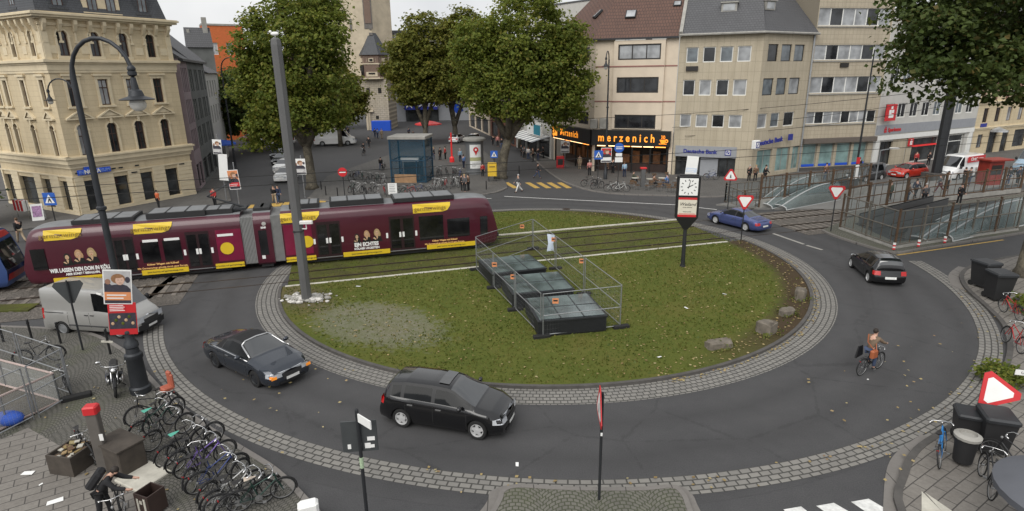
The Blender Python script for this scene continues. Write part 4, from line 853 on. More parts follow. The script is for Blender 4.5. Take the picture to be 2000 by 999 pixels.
# ================================================================== trees
def crown_mesh(seed,lobes,ncl,nlf,ls,clr=.55,flat=.6):
    r=random.Random(seed); vs=[];fs=[]
    vol=[l[3]*l[4]*l[5] for l in lobes]
    for _ in range(ncl):
        l=r.choices(lobes,[v**.75 for v in vol])[0]
        while True:
            d=Vector((r.gauss(0,1),r.gauss(0,1),r.gauss(0,1)))
            if d.length>.01: break
        d.normalize(); rad=(.55+.5*r.random()**.6) if r.random()<.8 else r.random()*.6
        c=Vector((l[0]+d.x*l[3]*rad,l[1]+d.y*l[4]*rad,l[2]+d.z*l[5]*rad))
        R_=clr*(.5+.9*r.random()); nn_=int(nlf*(.4+1.2*r.random()))
        for k in range(nn_):
            p=c+Vector((r.gauss(0,R_),r.gauss(0,R_),r.gauss(0,R_*flat)))
            n=(d*.5+Vector((r.gauss(0,.55),r.gauss(0,.55),.7+r.gauss(0,.5)))).normalized()
            a=n.orthogonal().normalized(); a.rotate(__import__('mathutils').Quaternion(n,r.random()*6.28)); b=n.cross(a)
            s=ls*(.6+.8*r.random()); i=len(vs)
            q=n*(s*.18)
            vs+=[p-a*s*.6,p-b*s*.48+q,p+a*s*.62,p+b*s*.48+q]; fs.append((i,i+1,i+2,i+3))
    return vs,fs
def limb_tree(mb,base,pts,rs,ends,r0):
    P=[Vector(base)+Vector(p) for p in pts]; mb.path(P,rs,10)
    for i,e in ends:
        a=P[i]; b=Vector(base)+Vector(e); m1=a.lerp(b,.4)+Vector((0,0,(b-a).length*.10)); rr=r0*(.5+.2*rnd.random())
        mb.path([a-Vector((0,0,.2)),m1,a.lerp(b,.75)+Vector((rnd.uniform(-.3,.3),rnd.uniform(-.3,.3),.2)),b],[rr,rr*.7,rr*.42,rr*.15],7)
        for k in range(3):
            s_=a.lerp(b,.45+.2*k); t2=s_+Vector((rnd.uniform(-1.6,1.6),rnd.uniform(-1.6,1.6),rnd.uniform(.3,1.8))); mb.path([s_,s_.lerp(t2,.5)+Vector((0,0,.15)),t2],[rr*.35,rr*.22,rr*.06],5)
def tree(label,base,pts,rs,ends,lobes,ncl,nlf,ls,leaf,seed,name='plane_tree',clr=.55,group=None):
    if name!='shrub' and len(lobes)>3:
        r9=random.Random(seed*7); ex=[]
        for _ in range(16):
            l=r9.choice(lobes[:5]); a=r9.random()*6.28; e=r9.uniform(-.5,1.3); q=r9.uniform(.75,1.25)*min(1.6,l[3]*.36); ex.append((l[0]+math.cos(a)*math.cos(e)*l[3]*.98,l[1]+math.sin(a)*math.cos(e)*l[4]*.98,l[2]+math.sin(e)*l[5]*.98,q,q,q*.75))
        lobes=[(l[0],l[1],l[2],l[3]*.93,l[4]*.93,l[5]*.93) for l in lobes]+ex
    t_=thing(name,label,'tree',(base[0],base[1],0),0,group)
    mb=MB(); limb_tree(mb,(0,0,0),pts,rs,ends,rs[0]); mb.build('trunk',MT['bark'],t_,smooth=True)
    vs,fs=crown_mesh(seed,lobes,ncl,nlf,ls,clr); mb=MB(); mb.v=[tuple(v) for v in vs]; mb.f=fs; mb.m=[0]*len(fs); mb.build('crown',MT[leaf],t_)
    return t_
tree('large plane tree left of the gate tower, behind the tall grey mast',(-20.2,60.2),[(0,0,0),(.0,0,.5),(-.05,.1,2.5),(-.1,0,4.6),(.1,.1,7),(.2,0,11),(.1,0,15)],[.75,.52,.44,.40,.34,.22,.08],
 [(3,(-4,0,8.5)),(3,(3.6,.5,9)),(4,(-2.5,2,13)),(4,(2.5,-2,13.5)),(4,(.5,3,14)),(3,(-1.5,-3.2,9.5)),(5,(-1.5,0,17)),(5,(2,1,17))],
 [(0,0,13.5,4.6,4.6,5.2),(-2.9,0,9.4,3.3,3.5,3.6),(2.4,0,10.3,2.4,3.4,3.3),(-3.9,1,5.6,2.2,2.4,1.9),(1.6,1,7.2,2.4,2.6,1.8),(-1,-2,8.2,3.0,2.4,2.6),(-4.0,.5,13.0,2.4,3,3.0),(2.9,0,14.5,2.3,3,3.0),(-3.6,0,6.6,1.9,2.2,1.6),(1.0,2,17,3.5,3.5,3)],1080,42,.26,'plane_leaf',3,clr=.47)
tree('broad plane tree leaning right beside the advertising column',(-1.1,64.8),[(0,0,0),(.05,0,.5),(.3,0,2.2),(.9,0,4.4),(1.6,0,6.4),(2.2,0,9.5),(2.6,0,14)],[.85,.60,.5,.44,.36,.24,.08],
 [(3,(-2.5,0,8.5)),(3,(5.0,.5,8)),(4,(-1.5,2,12)),(4,(6,-1,11)),(4,(3.5,3,12)),(3,(1.0,-3,8.5)),(5,(0,0,15.5)),(5,(5,1,15))],
 [(2.8,0,13,5.0,4.8,5.4),(-1.0,0,10.2,3.5,3.5,3.7),(6.3,0,10.6,3.4,3.6,4.2),(1.5,-2.5,9.2,3.4,2.2,2.6),(7.4,0,8.0,2.0,2.4,2.4),(-2.0,0,13.8,2.6,3,3.0),(7.0,0,13.8,2.6,3,2.8),(4.0,-1,7.6,2.8,2.4,1.8),(5.6,0,6.2,1.3,1.6,1.0)],1320,42,.26,'plane_leaf',5,clr=.47)
tree('tall olive green plane tree left of the advertising column, behind the glass lift',(-13.6,97),[(0,0,0),(0,0,.5),(.1,0,3),(.2,0,6),(.4,0,10),(.5,0,16)],[.6,.45,.36,.32,.24,.08],
 [(2,(-2.5,0,8)),(2,(2.5,.5,9)),(3,(-2,2,13)),(3,(2.5,-1,14)),(4,(0,1,18))],
 [(.6,0,14.5,4.4,4,5.6),(-2.2,0,10.5,2.9,3,4.0),(3.0,0,11,2.6,3,4.2),(-2.6,0,14.5,2.6,2.6,2.8),(1.2,0,8.2,3.2,2.6,1.9)],800,40,.36,'olive_leaf',8,group=None)
tree('slimmer olive green tree standing between the two big plane trees of the square',(-9.0,101),[(0,0,0),(0,0,.5),(-.2,0,3),(-.5,0,6),(-.2,0,10),(.5,0,16)],[.6,.45,.36,.3,.24,.08],
 [(2,(-1.5,0,8)),(2,(3,.5,9)),(3,(3,2,13)),(4,(1,1,18))],
 [(2.2,0,15,4.4,4,5.6),(3.4,0,10,3.4,3,3.6),(0,0,10,2.6,2.6,3.0)],700,40,.36,'olive_leaf',9)
bt=[((-39,92),5.8,7.4,'dark_leaf','dark tree behind the parked cars, lowest of the trees along the left street',21),((-34.5,104),5.8,8.4,'plane_leaf','green tree behind the big plane tree, next to the gate tower',22),((-47,113),5,9,'dark_leaf','dark far tree at the end of the left street',23),((-27.5,98),4.2,8.5,'olive_leaf','olive tree behind the white delivery van, partly over the gate arch',24),((1.5,92),3.2,8.2,'olive_leaf','small tree over the shop fronts behind the broad plane tree',25)]
for b_,rr,zz,lf,lab,sd in bt:
    tree(lab,b_,[(0,0,0),(0,0,3),(.2,0,6),(.1,0,zz+1)],[.4,.3,.22,.06],[(1,(-2,0,6)),(1,(2,.5,7)),(2,(.5,1,9))],[(0,0,zz,rr,rr,4.4),(-rr*.6,0,zz-2,rr*.55,rr*.6,2.4),(rr*.6,0,zz-1.6,rr*.6,rr*.6,2.6)],420,34,.42,lf,sd,'street_tree')
# near tree on the right, its crown over the corner of the picture
tree('near plane tree at the right edge with mottled trunk and dark overhanging crown',(27.75,30.5),[(0,0,-.1),(.0,0,.5),(.05,0,2.5),(.2,.1,5.0),(.9,.3,8.5),(.9,.3,12),(-.2,.2,15.5)],[.78,.52,.46,.44,.36,.26,.10],
 [(5,(-6.5,.5,12.2)),(5,(-4.5,-2.5,12)),(5,(-5.5,2.5,13.4)),(4,(4.5,-2,13)),(5,(-2,-4.5,13)),(5,(-4,0,15.5)),(4,(5,2,12)),(5,(2,3,16))],
 [(-2.0,0,13.6,5.6,5.5,3.6),(-6.0,.5,11.6,3.4,3.4,2.4),(-5.2,-2.2,10.6,2.7,2.6,1.5),(-3.0,0,10.6,3.6,3.6,1.6),(-7.6,.2,12.6,2.5,2.6,2.8),(1.5,-1,13.0,4.0,4,2.8),(-1.2,-3,11.6,3.0,2.4,1.6),(-5.0,0,15,4,4,2.6),(3,2,16,5,5,3)],980,42,.20,'dark_leaf',31,clr=.42)
tree('leafy street tree cut off by the left edge in front of the corner building',(-42.5,45.2),[(0,0,0),(0,0,2),(.2,0,4),(.3,0,8.6)],[.3,.24,.2,.05],[(1,(1,.0,4.5)),(2,(1.2,0,7.5)),(2,(-1.5,.5,8))],
 [(.2,0,8.3,2.2,2.2,1.5),(.5,0,2.6,1.7,1.8,1.7),(.1,0,5.2,1.4,1.6,1.6)],240,40,.26,'dark_leaf',41,'street_tree',.4)
# low plants at the right kerb
tree('low green shrub at the foot of the near right tree',(24.2,25.4),[(0,0,0),(0,0,.3)],[.05,.03],[],[(0,0,.4,.9,.8,.4)],60,26,.14,'plane_leaf',51,'shrub',.2)
tree('second low shrub behind the leaning give way sign',(17.6,19.2),[(0,0,0),(0,0,.3)],[.05,.03],[],[(0,0,.35,.8,.7,.35)],46,26,.12,'plane_leaf',52,'shrub',.18)
# ------------------------------------------------------------------ grass blades and fallen leaves
def in_island(x,y,m=.3):
    if math.hypot(x-IC[0],y-IC[1])>IR-m: return None
    v=x*TN.x+y*TN.y
    return 'bed' if V0-.1<v<V1+.1 else 'turf'
mb=MB(); r=random.Random(12); cnt=0
gx,gy=G(690,628)
while cnt<26000:
    x=IC[0]+r.uniform(-IR,IR); y=IC[1]+r.uniform(-IR,IR); k=in_island(x,y)
    if k is None or (k=='bed' and r.random()<.6): continue
    if math.hypot((x-gx-.9)/3.4,(y-gy+.3)/2.2)<1 and r.random()<.75: continue
    if math.hypot(x-IC[0],y-IC[1])>13.0 and x>6 and y<38 and r.random()<.85: continue
    z=.085 if k=='turf' else .03; a=r.random()*6.28; h=r.uniform(.03,.10) if k=='turf' else r.uniform(.03,.08); w=r.uniform(.03,.07)
    ca,sa=math.cos(a),math.sin(a); lx,ly=r.gauss(0,.035),r.gauss(0,.035); i=len(mb.v)
    mb.v+=[(x-ca*w,y-sa*w,z-.01),(x+ca*w,y+sa*w,z-.01),(x+lx,y+ly,z+h)]; mb.f.append((i,i+1,i+2)); mb.m.append(0); cnt+=1
stuff(mb.build('grass',MT['grass_blade']),'short uneven grass on the roundabout island and track bed')
def leaves(n,samp,seed,z=.09,s0=.03,s1=.075):
    mb=MB(); r=random.Random(seed)
    for _ in range(n):
        x,y,zz=samp(r); a=r.random()*6.28; s=r.uniform(s0,s1); ca,sa=math.cos(a)*s,math.sin(a)*s; t1=r.uniform(-.02,.03); i=len(mb.v)
        mb.v+=[(x-ca,y-sa,zz+.012),(x+sa*.8,y-ca*.8,zz+.012+max(0,t1)),(x+ca,y+sa,zz+.02),(x-sa*.8,y+ca*.8,zz+.012+max(0,-t1))]; mb.f.append((i,i+1,i+2,i+3)); mb.m.append(0)
    return mb
def s_isl(r):
    while True:
        x=IC[0]+r.uniform(-IR,IR); y=IC[1]+r.uniform(-IR,IR)
        if in_island(x,y)=='turf' and (r.random()<.35 or y<30 or x>5): return x,y,.10
def s_kerb(r):
    a=R(r.uniform(-75,20)); d=r.choice((r.uniform(13.4,14.4),r.uniform(14.6,14.9))); return IC[0]+d*math.cos(a),IC[1]+d*math.sin(a),(.10 if d<14.5 else .02)
def s_out(r):
    a=R(r.uniform(255,345)); d=20.9+abs(r.gauss(0,.5)); return OC[0]+d*math.cos(a),OC[1]+d*math.sin(a),.03
def s_right(r): x=r.uniform(10,24); return x,9+x*.55+r.uniform(-1,5),.12
def s_sq(r): return r.uniform(-17,-6),r.uniform(12,21),.12
a=leaves(750,s_isl,1); 
for n,f,sd in ((420,s_kerb,2),(90,s_out,3),(50,s_right,4),(70,s_sq,5)):
    b=leaves(n,f,sd); off=len(a.v); a.v+=b.v; a.f+=[tuple(i+off for i in q) for q in b.f]; a.m+=b.m
stuff(a.build('fallen_leaves',MT['fallen_leaf']),'yellow and brown autumn leaves lying on grass, kerbs and paving')
# ================================================================== vehicles
def lerp_tab(tab,x):
    if x<=tab[0][0]: return tab[0][1]
    for (a,va),(b,vb) in zip(tab[:-1],tab[1:]):
        if x<=b:
            t_=(x-a)/(b-a) if b>a else 0; return va+(vb-va)*t_
    return tab[-1][1]
paint('paint_black',(.006,.006,.007),.2,.2); paint('paint_graphite',(.035,.042,.055),.22,.5); paint('paint_blue',(.075,.10,.26),.25,.45); paint('paint_silver',(.34,.335,.32),.36,.35); paint('paint_white',(.74,.74,.73),.3,0); paint('paint_red',(.50,.035,.02),.25,.1); paint('paint_grey',(.05,.052,.055),.25,.4); paint('paint_maroon',(.10,.02,.015),.3,.2)
mat('soft_top',(.010,.010,.011),.9,0,.15,8); mat('headlight_glass',(.55,.57,.6),.08,.3,.2,6); mat('tail_red',(.42,.015,.015),.2,0,.1); mat('indicator_amber',(.85,.28,.03),.25,0,.05,emit=.15); mat('plate_white',(.7,.7,.68),.5,0,.15,12); mat('trim_black',(.018,.018,.019),.6,0,.1)
def wheel(par,x,y,r,w=.2,nsp=5,hub='alloy',side=1,rr=.68):
    mb=MB(); mb.lathe([(r*rr,-w/2),(r*.93,-w/2),(r,-w*.32),(r,w*.32),(r*.93,w/2),(r*rr,w/2),(r*rr,-w/2)],(0,0,0),22,axis='Y',cap=False)
    ty=mb.build('wheel',MT['black_rubber'],par,smooth=35,loc=(x,y,r))
    mb=MB(); o=side*w*.5
    mb.lathe([(.001,o*.55),(r*(rr-.05),o*.45),(r*rr,o*.95),(r*(rr+.03),o*.97),(r*(rr+.03),o*.3)],(0,0,0),22,0,'Y') if False else None
    a=r*rr; mb.lathe([(a*.99,-o*.9),(a*1.0,o*.97),(a*.90,o*1.0),(a*.82,o*.6),(a*.82,o*.3)],(0,0,0),22,0,'Y',cap=False); mb.lathe([(.001,o*.25),(a*.88,o*.25)],(0,0,0),16,1,'Y')
    for k in range(nsp):
        t_=2*PI*k/nsp+.3; c,s=math.cos(t_),math.sin(t_); hw=a*.24
        p=[(c*0-s*hw*1.3,o*.9,s*0+c*hw*1.3),(c*0+s*hw*1.3,o*.9,s*0-c*hw*1.3),(c*a*.92+s*hw*.9,o*.82,s*a*.92-c*hw*.9),(c*a*.92-s*hw*.9,o*.82,s*a*.92+c*hw*.9)]
        q=[(v[0],o*.45,v[2]) for v in p]; mb.add(p+q,[(0,1,2,3),(0,1,5,4),(1,2,6,5),(3,0,4,7)],0)
    mb.lathe([(a*.24,o*.3),(a*.24,o*.92),(.001,o*.97)],(0,0,0),12,0,'Y')
    mb.build('rim',[MT[hub],MT['black_rubber']],ty)
    return ty
def car(name,label,cat,loc,head,Lc,Wd,top,belt,roofw,xr,xf,wr,wins,shield,rear,paint_,group=None,zsill=.19,glass='car_glass',rack=None,hub='alloy',nsp=5,wid=None,roofmat=None,fl=None,scale=1,cargo=False,nosez=.07,plate=True,lod=0,doorx=(),tail=(.55,.85),headz=(.52,.72),grille=(.42,.50,.62),frame=None,mirror=True,handles=()):
    t_=thing(name,label,cat,(loc[0],loc[1],0),head,group); t_.scale=scale if isinstance(scale,tuple) else (scale,)*3
    hl=Lc/2; xs=set()
    n=56 if not lod else 34
    for i in range(n+1): xs.add(round(-hl+Lc*i/n,4))
    for w_ in (xr,xf):
        for k in range(-6,7): xs.add(round(w_+k/6*(wr+.055),4))
    for a,b in wins+[shield,rear]:
        xs.add(a); xs.add(b)
    for tb in (top,belt):
        for a,_ in tb: xs.add(a)
    xs=sorted(x for x in xs if -hl<=x<=hl)
    NR=13
    def W_(x):
        d=min(x+hl,hl-x); w=Wd/2 if wid is None else lerp_tab(wid,x)
        front=x>0; k,dd=(.20,.75) if front else ((.12,.5) if not cargo else (.05,.2))
        return w*(1-k*max(0,1-d/dd)**2.3)
    def sec(x):
        w=W_(x); zt=lerp_tab(top,x); zb=lerp_tab(belt,x); zb=min(zb,zt-.015); rw=min(lerp_tab(roofw,x),w*.93)
        zl=zsill+ (.0 if abs(x)<hl-.25 else .04)
        for w0 in (xr,xf):
            d=abs(x-w0); ra=wr+.05
            if d<ra: zl=max(zl,wr*.98+math.sqrt(max(0,ra*ra-d*d)))
        zl=min(zl,zb-.14)
        h=zb-zl
        e=min(.10 if not cargo else .05,(zt-zb)*.25)
        P=[(w*.90 if zl<.3 else w*.99,zl),(w*.965 if zl<.3 else w*1.0,zl+h*.12),(w*.995,zl+h*.35),(w,zl+h*.6),(w*.985,zl+h*.85),(w*.955,zb)]
        g0=(w*.935,zb+min(.02,(zt-zb)*.1)); g1=(rw,zt-e)
        for q in (.06,.5,.94):P.append((g0[0]+(g1[0]-g0[0])*q+ (.02*math.sin(q*PI) if zt-zb>.2 else 0),g0[1]+(g1[1]-g0[1])*q))
        P+= [(rw-.035,zt-e*.55),(rw-.11,zt-e*.2),(rw*.55,zt),(0,zt+.012)]
        sg=1 if x>0 else -1; d=hl-abs(x); wt=max(0,1-d/.4)**1.5
        out=[]
        for y,z in P:
            dz=(z-(.42 if not cargo else .5))/.3; out.append((x-sg*wt*nosez*min(1.6,dz*dz),y,z))
        return out
    S=[sec(x) for x in xs]; ns=len(xs)
    V=[]; 
    for s in S:
        V+=[p for p in s]+[(p[0],-p[1],p[2]) for p in s[:-1][::-1]]
    row=2*NR-1
    parts={}
    def put(k,f): parts.setdefault(k,[]).append(f)
    for i in range(ns-1):
        xm=(xs[i]+xs[i+1])/2
        for j in range(row-1):
            jj=j if j<NR-1 else row-2-j    # mirrored row
            f=(i*row+j,(i+1)*row+j,(i+1)*row+j+1,i*row+j+1)
            k='body'
            if jj in (6,7) and any(a<xm<b for a,b in wins): k='side'+('l' if j<NR-1 else 'r')
            elif jj in (6,7,8) and min(w[0] for w in wins)-.06<xm<max(w[1] for w in wins)+.1: k='pillar'+('l' if j<NR-1 else 'r')
            elif jj>=9 and shield[0]<xm<shield[1]: k='windscreen'
            elif jj>=9 and rear[0]<xm<rear[1]: k='rear_window'
            elif roofmat and jj>=6 and (rear[0]-.05<xm<shield[0]+.0): k='roof'
            put(k,f)
    # end caps as bulged grids
    for end,i in ((-1,0),(1,ns-1)):
        C=9; base=len(V); s=S[i]; ymax=max(p[1] for p in s)
        for p in s[:-1]:
            for c in range(C+1):
                y=p[1]*(1-2*c/C); V.append((p[0]+end*.07*(1-(y/ymax)**2)*(1 if p[2]<.9 else .5),y,p[2]))
        for a in range(NR-2):
            for c in range(C):
                f=(base+a*(C+1)+c,base+a*(C+1)+c+1,base+(a+1)*(C+1)+c+1,base+(a+1)*(C+1)+c); put('body',f if end>0 else f[::-1])
    def mk(nm,key,mt,par=t_,push=0):
        fs=parts.get(key)
        if not fs: return None
        idx=sorted({i for f in fs for i in f}); mp={a:b for b,a in enumerate(idx)}; mb=MB(); mb.v=[V[i] for i in idx]; mb.f=[tuple(mp[i] for i in f) for f in fs]; mb.m=[0]*len(fs)
        return mb.build(nm,MT[mt],par,smooth=40)
    body=mk('body','body',paint_)
    for k,nm in (('sidel','side_window'),('sider','side_window'),('windscreen','windscreen'),('rear_window','rear_window')): mk(nm,k,'side_glass' if glass=='car_glass' and 'side' in k else glass,body)
    [mk('window_frame','pillar'+q,'trim_black' if not cargo else paint_,body) for q in 'lr']
    if roofmat: mk('roof','roof',roofmat)
    mb=MB(); mb.box(-hl+.25,-Wd/2+.28,.16,hl-.3,Wd/2-.28,.62); mb.build('underbody',MT['trim_black'],t_)
    for x in (xr,xf):
        for s in (-1,1): wheel(t_,x,s*(Wd/2-.115),wr,.21,nsp,hub,s)
    def fr(end,y,z,dx=.012):   # cap surface x at y,z
        s=S[0] if end<0 else S[-1]; zz=[p[2] for p in s]; xx=lerp_tab(list(zip(zz,[p[0] for p in s])),z); yy=max(p[1] for p in s); return xx+end*(.07*(1-min(1,(y/yy)**2))+dx)
    def cap_patch(nm,end,y0,y1,z0,z1,mt,n=4,side=0,dx=.012,par=body):
        mb=MB(); P=[]
        for a in range(n+1):
            y=y0+(y1-y0)*a/n
            for z in (z0,z1): P.append((fr(end,y,z,dx),y,z))
        fs=[(2*a,2*a+2,2*a+3,2*a+1) for a in range(n)]; mb.add(P,fs if end*(y1-y0)>0 else [f[::-1] for f in fs])
        if side:   # wrap round the corner on to the flank
            sg=1 if y1>0 else -1; Q=[]
            for b in range(5):
                x=end*(hl-side*b/4-.005); s=sec(x); zz=[p[2] for p in s]
                for z in (z0+ (z1-z0)*.0,z1+ (0 if end>0 else 0)): 
                    z=min(z,s[5][1] if False else 9); y=lerp_tab(list(zip(zz,[p[1] for p in s])),z); xx=lerp_tab(list(zip(zz,[p[0] for p in s])),z); Q.append((xx+end*.004,sg*(y+.008),z))
            mb.add(Q,[(2*b,2*b+2,2*b+3,2*b+1) for b in range(4)])
            e=[P[-2],P[-1],Q[0],Q[1]]; mb.add(e,[(0,2,3,1)])
        return mb.build(nm,MT[mt],par)
    yw=W_(hl)*.97; yr=W_(-hl)*.97
    for s in (-1,1):
        cap_patch('headlight',1,s*yw*.58,s*yw,headz[0],headz[1],'headlight_glass',4,.30)
        cap_patch('tail_light',-1,s*yr*.66,s*yr,tail[0],tail[1],'tail_red',3,.16)
    if not lod:
        cap_patch('grille',1,-grille[0],grille[0],grille[1],grille[2],'trim_black',6); cap_patch('lower_grille',1,-yw*.75,yw*.75,.24,.34,'trim_black',6)
    cap_patch('number_plate',1,-.26,.26,.36,.47,'plate_white',2,dx=.02); cap_patch('number_plate',-1,-.26,.26,.42,.54,'plate_white',2,dx=.02) if plate else None
    def sidept(x,z,s,off=.006):
        q=sec(x); y=lerp_tab([(p[2],p[1]) for p in q],z); return (x,s*(y+off),z)
    if not lod:
        mb=MB()
        for s in (-1,1):
            for x in doorx:
                zz=[.30+i*(lerp_tab(belt,x)-.32)/5 for i in range(6)]
                for a,b in zip(zz[:-1],zz[1:]): mb.add([sidept(x-.009,a,s,.003),sidept(x+.009,a,s,.003),sidept(x+.009,b,s,.003),sidept(x-.009,b,s,.003)],[(0,1,2,3)])
        if doorx: mb.build('door_gap',MT['black_rubber'],body)
        for s in (-1,1):
            for x in handles:
                z=lerp_tab(belt,x)-.13; p=sidept(x,z,s,.012); mb=MB(); mb.cbox((p[0],p[1],p[2]),(.19,.03,.035)); mb.build('door_handle',MT['trim_black'] if frame=='dark' else MT['chrome'],body)
    if mirror:
        for s in (-1,1):
            x=shield[1]-.42*(1 if not cargo else .6); z=lerp_tab(belt,x)+.10; p=sidept(x,lerp_tab(belt,x)-.02,s,0)
            mb=MB(); mb.ico((x,p[1]+s*.14,z+(.08 if cargo else 0)),(.07,.12,.085 if not cargo else .16)); mb.tube((x,p[1]-s*.02,z-.04),(x,p[1]+s*.1,z),.03); mb.build('wing_mirror',MT[paint_ if not cargo else 'trim_black'],body,smooth=True)
    return t_,body,sec,sidept,cap_patch
def place(p_rear,p_front,side,tr,ox=0):
    # from the ground contact of two near wheels: centre and heading; side=+1 when the left flank faces the viewer
    a,b=Vector(p_rear),Vector(p_front); d=(b-a).normalized(); l=Vector((-d.y,d.x)); c=(a+b)/2-l*side*tr+d*ox; return (c.x,c.y),math.atan2(d.y,d.x)
# --- black hatchback, the nearest car
c,h=place(G(779.5,831),G(936,857),-1,.76,.06)
hb=car('hatchback_car','glossy black five door hatchback driving round the near side of the island','car',c,h,4.2,1.76,
 [(-2.1,.86),(-2.05,1.04),(-1.92,1.26),(-1.72,1.40),(-1.2,1.465),(-.3,1.48),(.25,1.45),(.45,1.40),(1.05,1.08),(1.26,.97),(1.7,.88),(2.0,.76),(2.1,.66)],[(-2.1,.78),(-1.7,.99),(-.8,.955),(1.1,.90),(1.6,.82),(2.1,.6)],[(-2.1,.62),(-1.6,.60),(0,.585),(.5,.60),(1.1,.72),(2.1,.62)],-1.29,1.289,.315,
 [(-1.62,-1.3),(-1.18,-.24),(-.12,1.08)],(.36,1.2),(-2.03,-1.74),'paint_black',scale=(1.0,1.0,1.06),doorx=(-.18,.95,-1.12),tail=(.74,.92),headz=(.55,.70),handles=(-.95,.02))
t_,body,sec,sp_,cpp=hb
mb=MB(); mb.add([(-.1,-.42,1.478),(.25,-.42,1.455),(.25,.42,1.455),(-.1,.42,1.478),(-.1,0,1.503),(.25,0,1.478)],[(0,1,5,4),(4,5,2,3)]); mb.v=[(x,y,z+.012) for x,y,z in mb.v]; mb.build('sunroof',MT['car_glass'],body)
mb=MB(); mb.box(.1,-.84,.92,.32,-.8,1.05); mb.build('hi_vis_vest',mat('vest_yellow',(.45,.6,.08),.6),body) if False else None
mb=MB(); mb.tube((-1.62,0,1.42),(-1.85,0,1.6),.012,.005,6); mb.build('roof_aerial',MT['trim_black'],body)
# --- graphite cabriolet
c,h=place(G(427,715),G(505,753),-1,.75,.06)
cv=car('convertible_car','graphite grey convertible with black soft top and silver windscreen frame','car',c,h,4.57,1.78,
 [(-2.28,.80),(-2.2,.88),(-1.55,.98),(-1.25,1.02),(-.75,1.28),(-.35,1.385),(.1,1.39),(.3,1.37),(.95,1.02),(1.1,.965),(1.7,.87),(2.1,.76),(2.28,.62)],[(-2.28,.76),(-1.6,.92),(-1.2,.93),(1.0,.90),(1.7,.80),(2.28,.57)],[(-2.28,.66),(-1.5,.68),(-.9,.56),(-.3,.54),(.3,.56),(1.0,.72),(2.28,.64)],-1.33,1.32,.32,
 [(-.72,.92)],(.28,1.02),(-1.1,-.78),'paint_graphite',roofmat='soft_top',scale=1.03,doorx=(-.55,.85),tail=(.6,.8),headz=(.52,.66),handles=(-.35,),grille=(.36,.40,.62),nsp=7,hub='dark_metal')
t_,body,sec,sp_,cpp=cv
mb=MB(); P=[]
for x in (.98,.8,.6,.42,.3):
    s=sec(x); P.append((x,s[8][1]+.012,s[8][2]+.01))
s=sec(.3); P+= [(.3,s[10][1],s[10][2]+.02),(.29,0,s[12][2]+.02)]; P+=[(x,-y,z) for x,y,z in P[:-1][::-1]]
mb.path(P,.034,6)
for sg in (-1,1): mb.path([( x,sg*(sec(x)[5][1]+.005),sec(x)[5][2]+.012) for x in (-1.5,-1.2,-.9,-.4,.2,.7,1.0)],.022,5)
mb.build('windscreen_frame',MT['chrome'],body,smooth=True)
for sg in (-1,1): cpp('indicator',1,sg*.60,sg*.80,.50,.60,'indicator_amber',3,.14,dx=.022)
# --- silver delivery van
c,h=place(G(133,654),G(235.5,660.7),-1,.86,-.08)
vn=car('delivery_van','silver panel van turning into the roundabout beside the poster covered lamp post','van',c,h,4.86,1.97,
 [(-2.43,2.17),(-2.38,2.22),(-1.2,2.24),(.7,2.23),(.95,2.15),(1.68,1.34),(1.76,1.26),(2.1,1.08),(2.33,.92),(2.43,.74)],[(-2.43,1.16),(.5,1.2),(1.45,1.15),(1.9,1.0),(2.43,.68)],[(-2.43,.90),(.8,.90),(1.1,.88),(1.7,.85),(2.43,.74)],-1.42,1.51,.33,
 [(.42,1.5)],(.98,1.72),(-9,-8),'paint_silver',cargo=True,zsill=.26,nosez=.05,scale=.96,doorx=(.12,-1.0),hub='steel_galv',nsp=8,tail=(.8,1.3),headz=(.66,.90),grille=(.62,.56,.78),handles=(.0,.3),frame='dark')
t_,body,sec,sp_,cpp=vn
mb=MB()
for s in (-1,1):
    P=[sp_(x,.55,s,.012) for x in (-1.0,-.5,0,.5,1.0)]; mb.path(P,.035,5); P=[sp_(x,1.12,s,.008) for x in (-2.2,-1.7,-1.2)]; mb.path(P,.02,4)
mb.build('side_trim',MT['trim_black'],body)
cpp('bumper',1,-.8,.8,.30,.56,'trim_black',6,.3,dx=.015); cpp('bumper',-1,-.8,.8,.32,.62,'trim_black',6,.25,dx=.015)
# --- blue coupe
c,h=place(G(1457.5,452.5),G(1399,437.5),1,.75,.04)
cl_=car('coupe_car','metallic blue coupe leaving the roundabout by the tram crossing','car',c,h,4.57,1.72,
 [(-2.28,.78),(-2.2,.86),(-1.75,.92),(-1.5,.95),(-.85,1.27),(-.4,1.36),(.05,1.37),(.3,1.33),(1.0,.98),(1.15,.94),(1.75,.85),(2.1,.74),(2.28,.6)],[(-2.28,.74),(-1.6,.87),(-1.2,.89),(1.0,.86),(1.7,.77),(2.28,.55)],[(-2.28,.64),(-1.5,.66),(-.9,.56),(0,.55),(.3,.57),(1.0,.70),(2.28,.62)],-1.33,1.36,.315,
 [(-.95,-.38),(-.3,.96)],(.32,1.06),(-1.42,-.86),'paint_blue',doorx=(-.45,.85),tail=(.56,.74),headz=(.5,.64),handles=(-.25,),nsp=6,glass='car_glass')
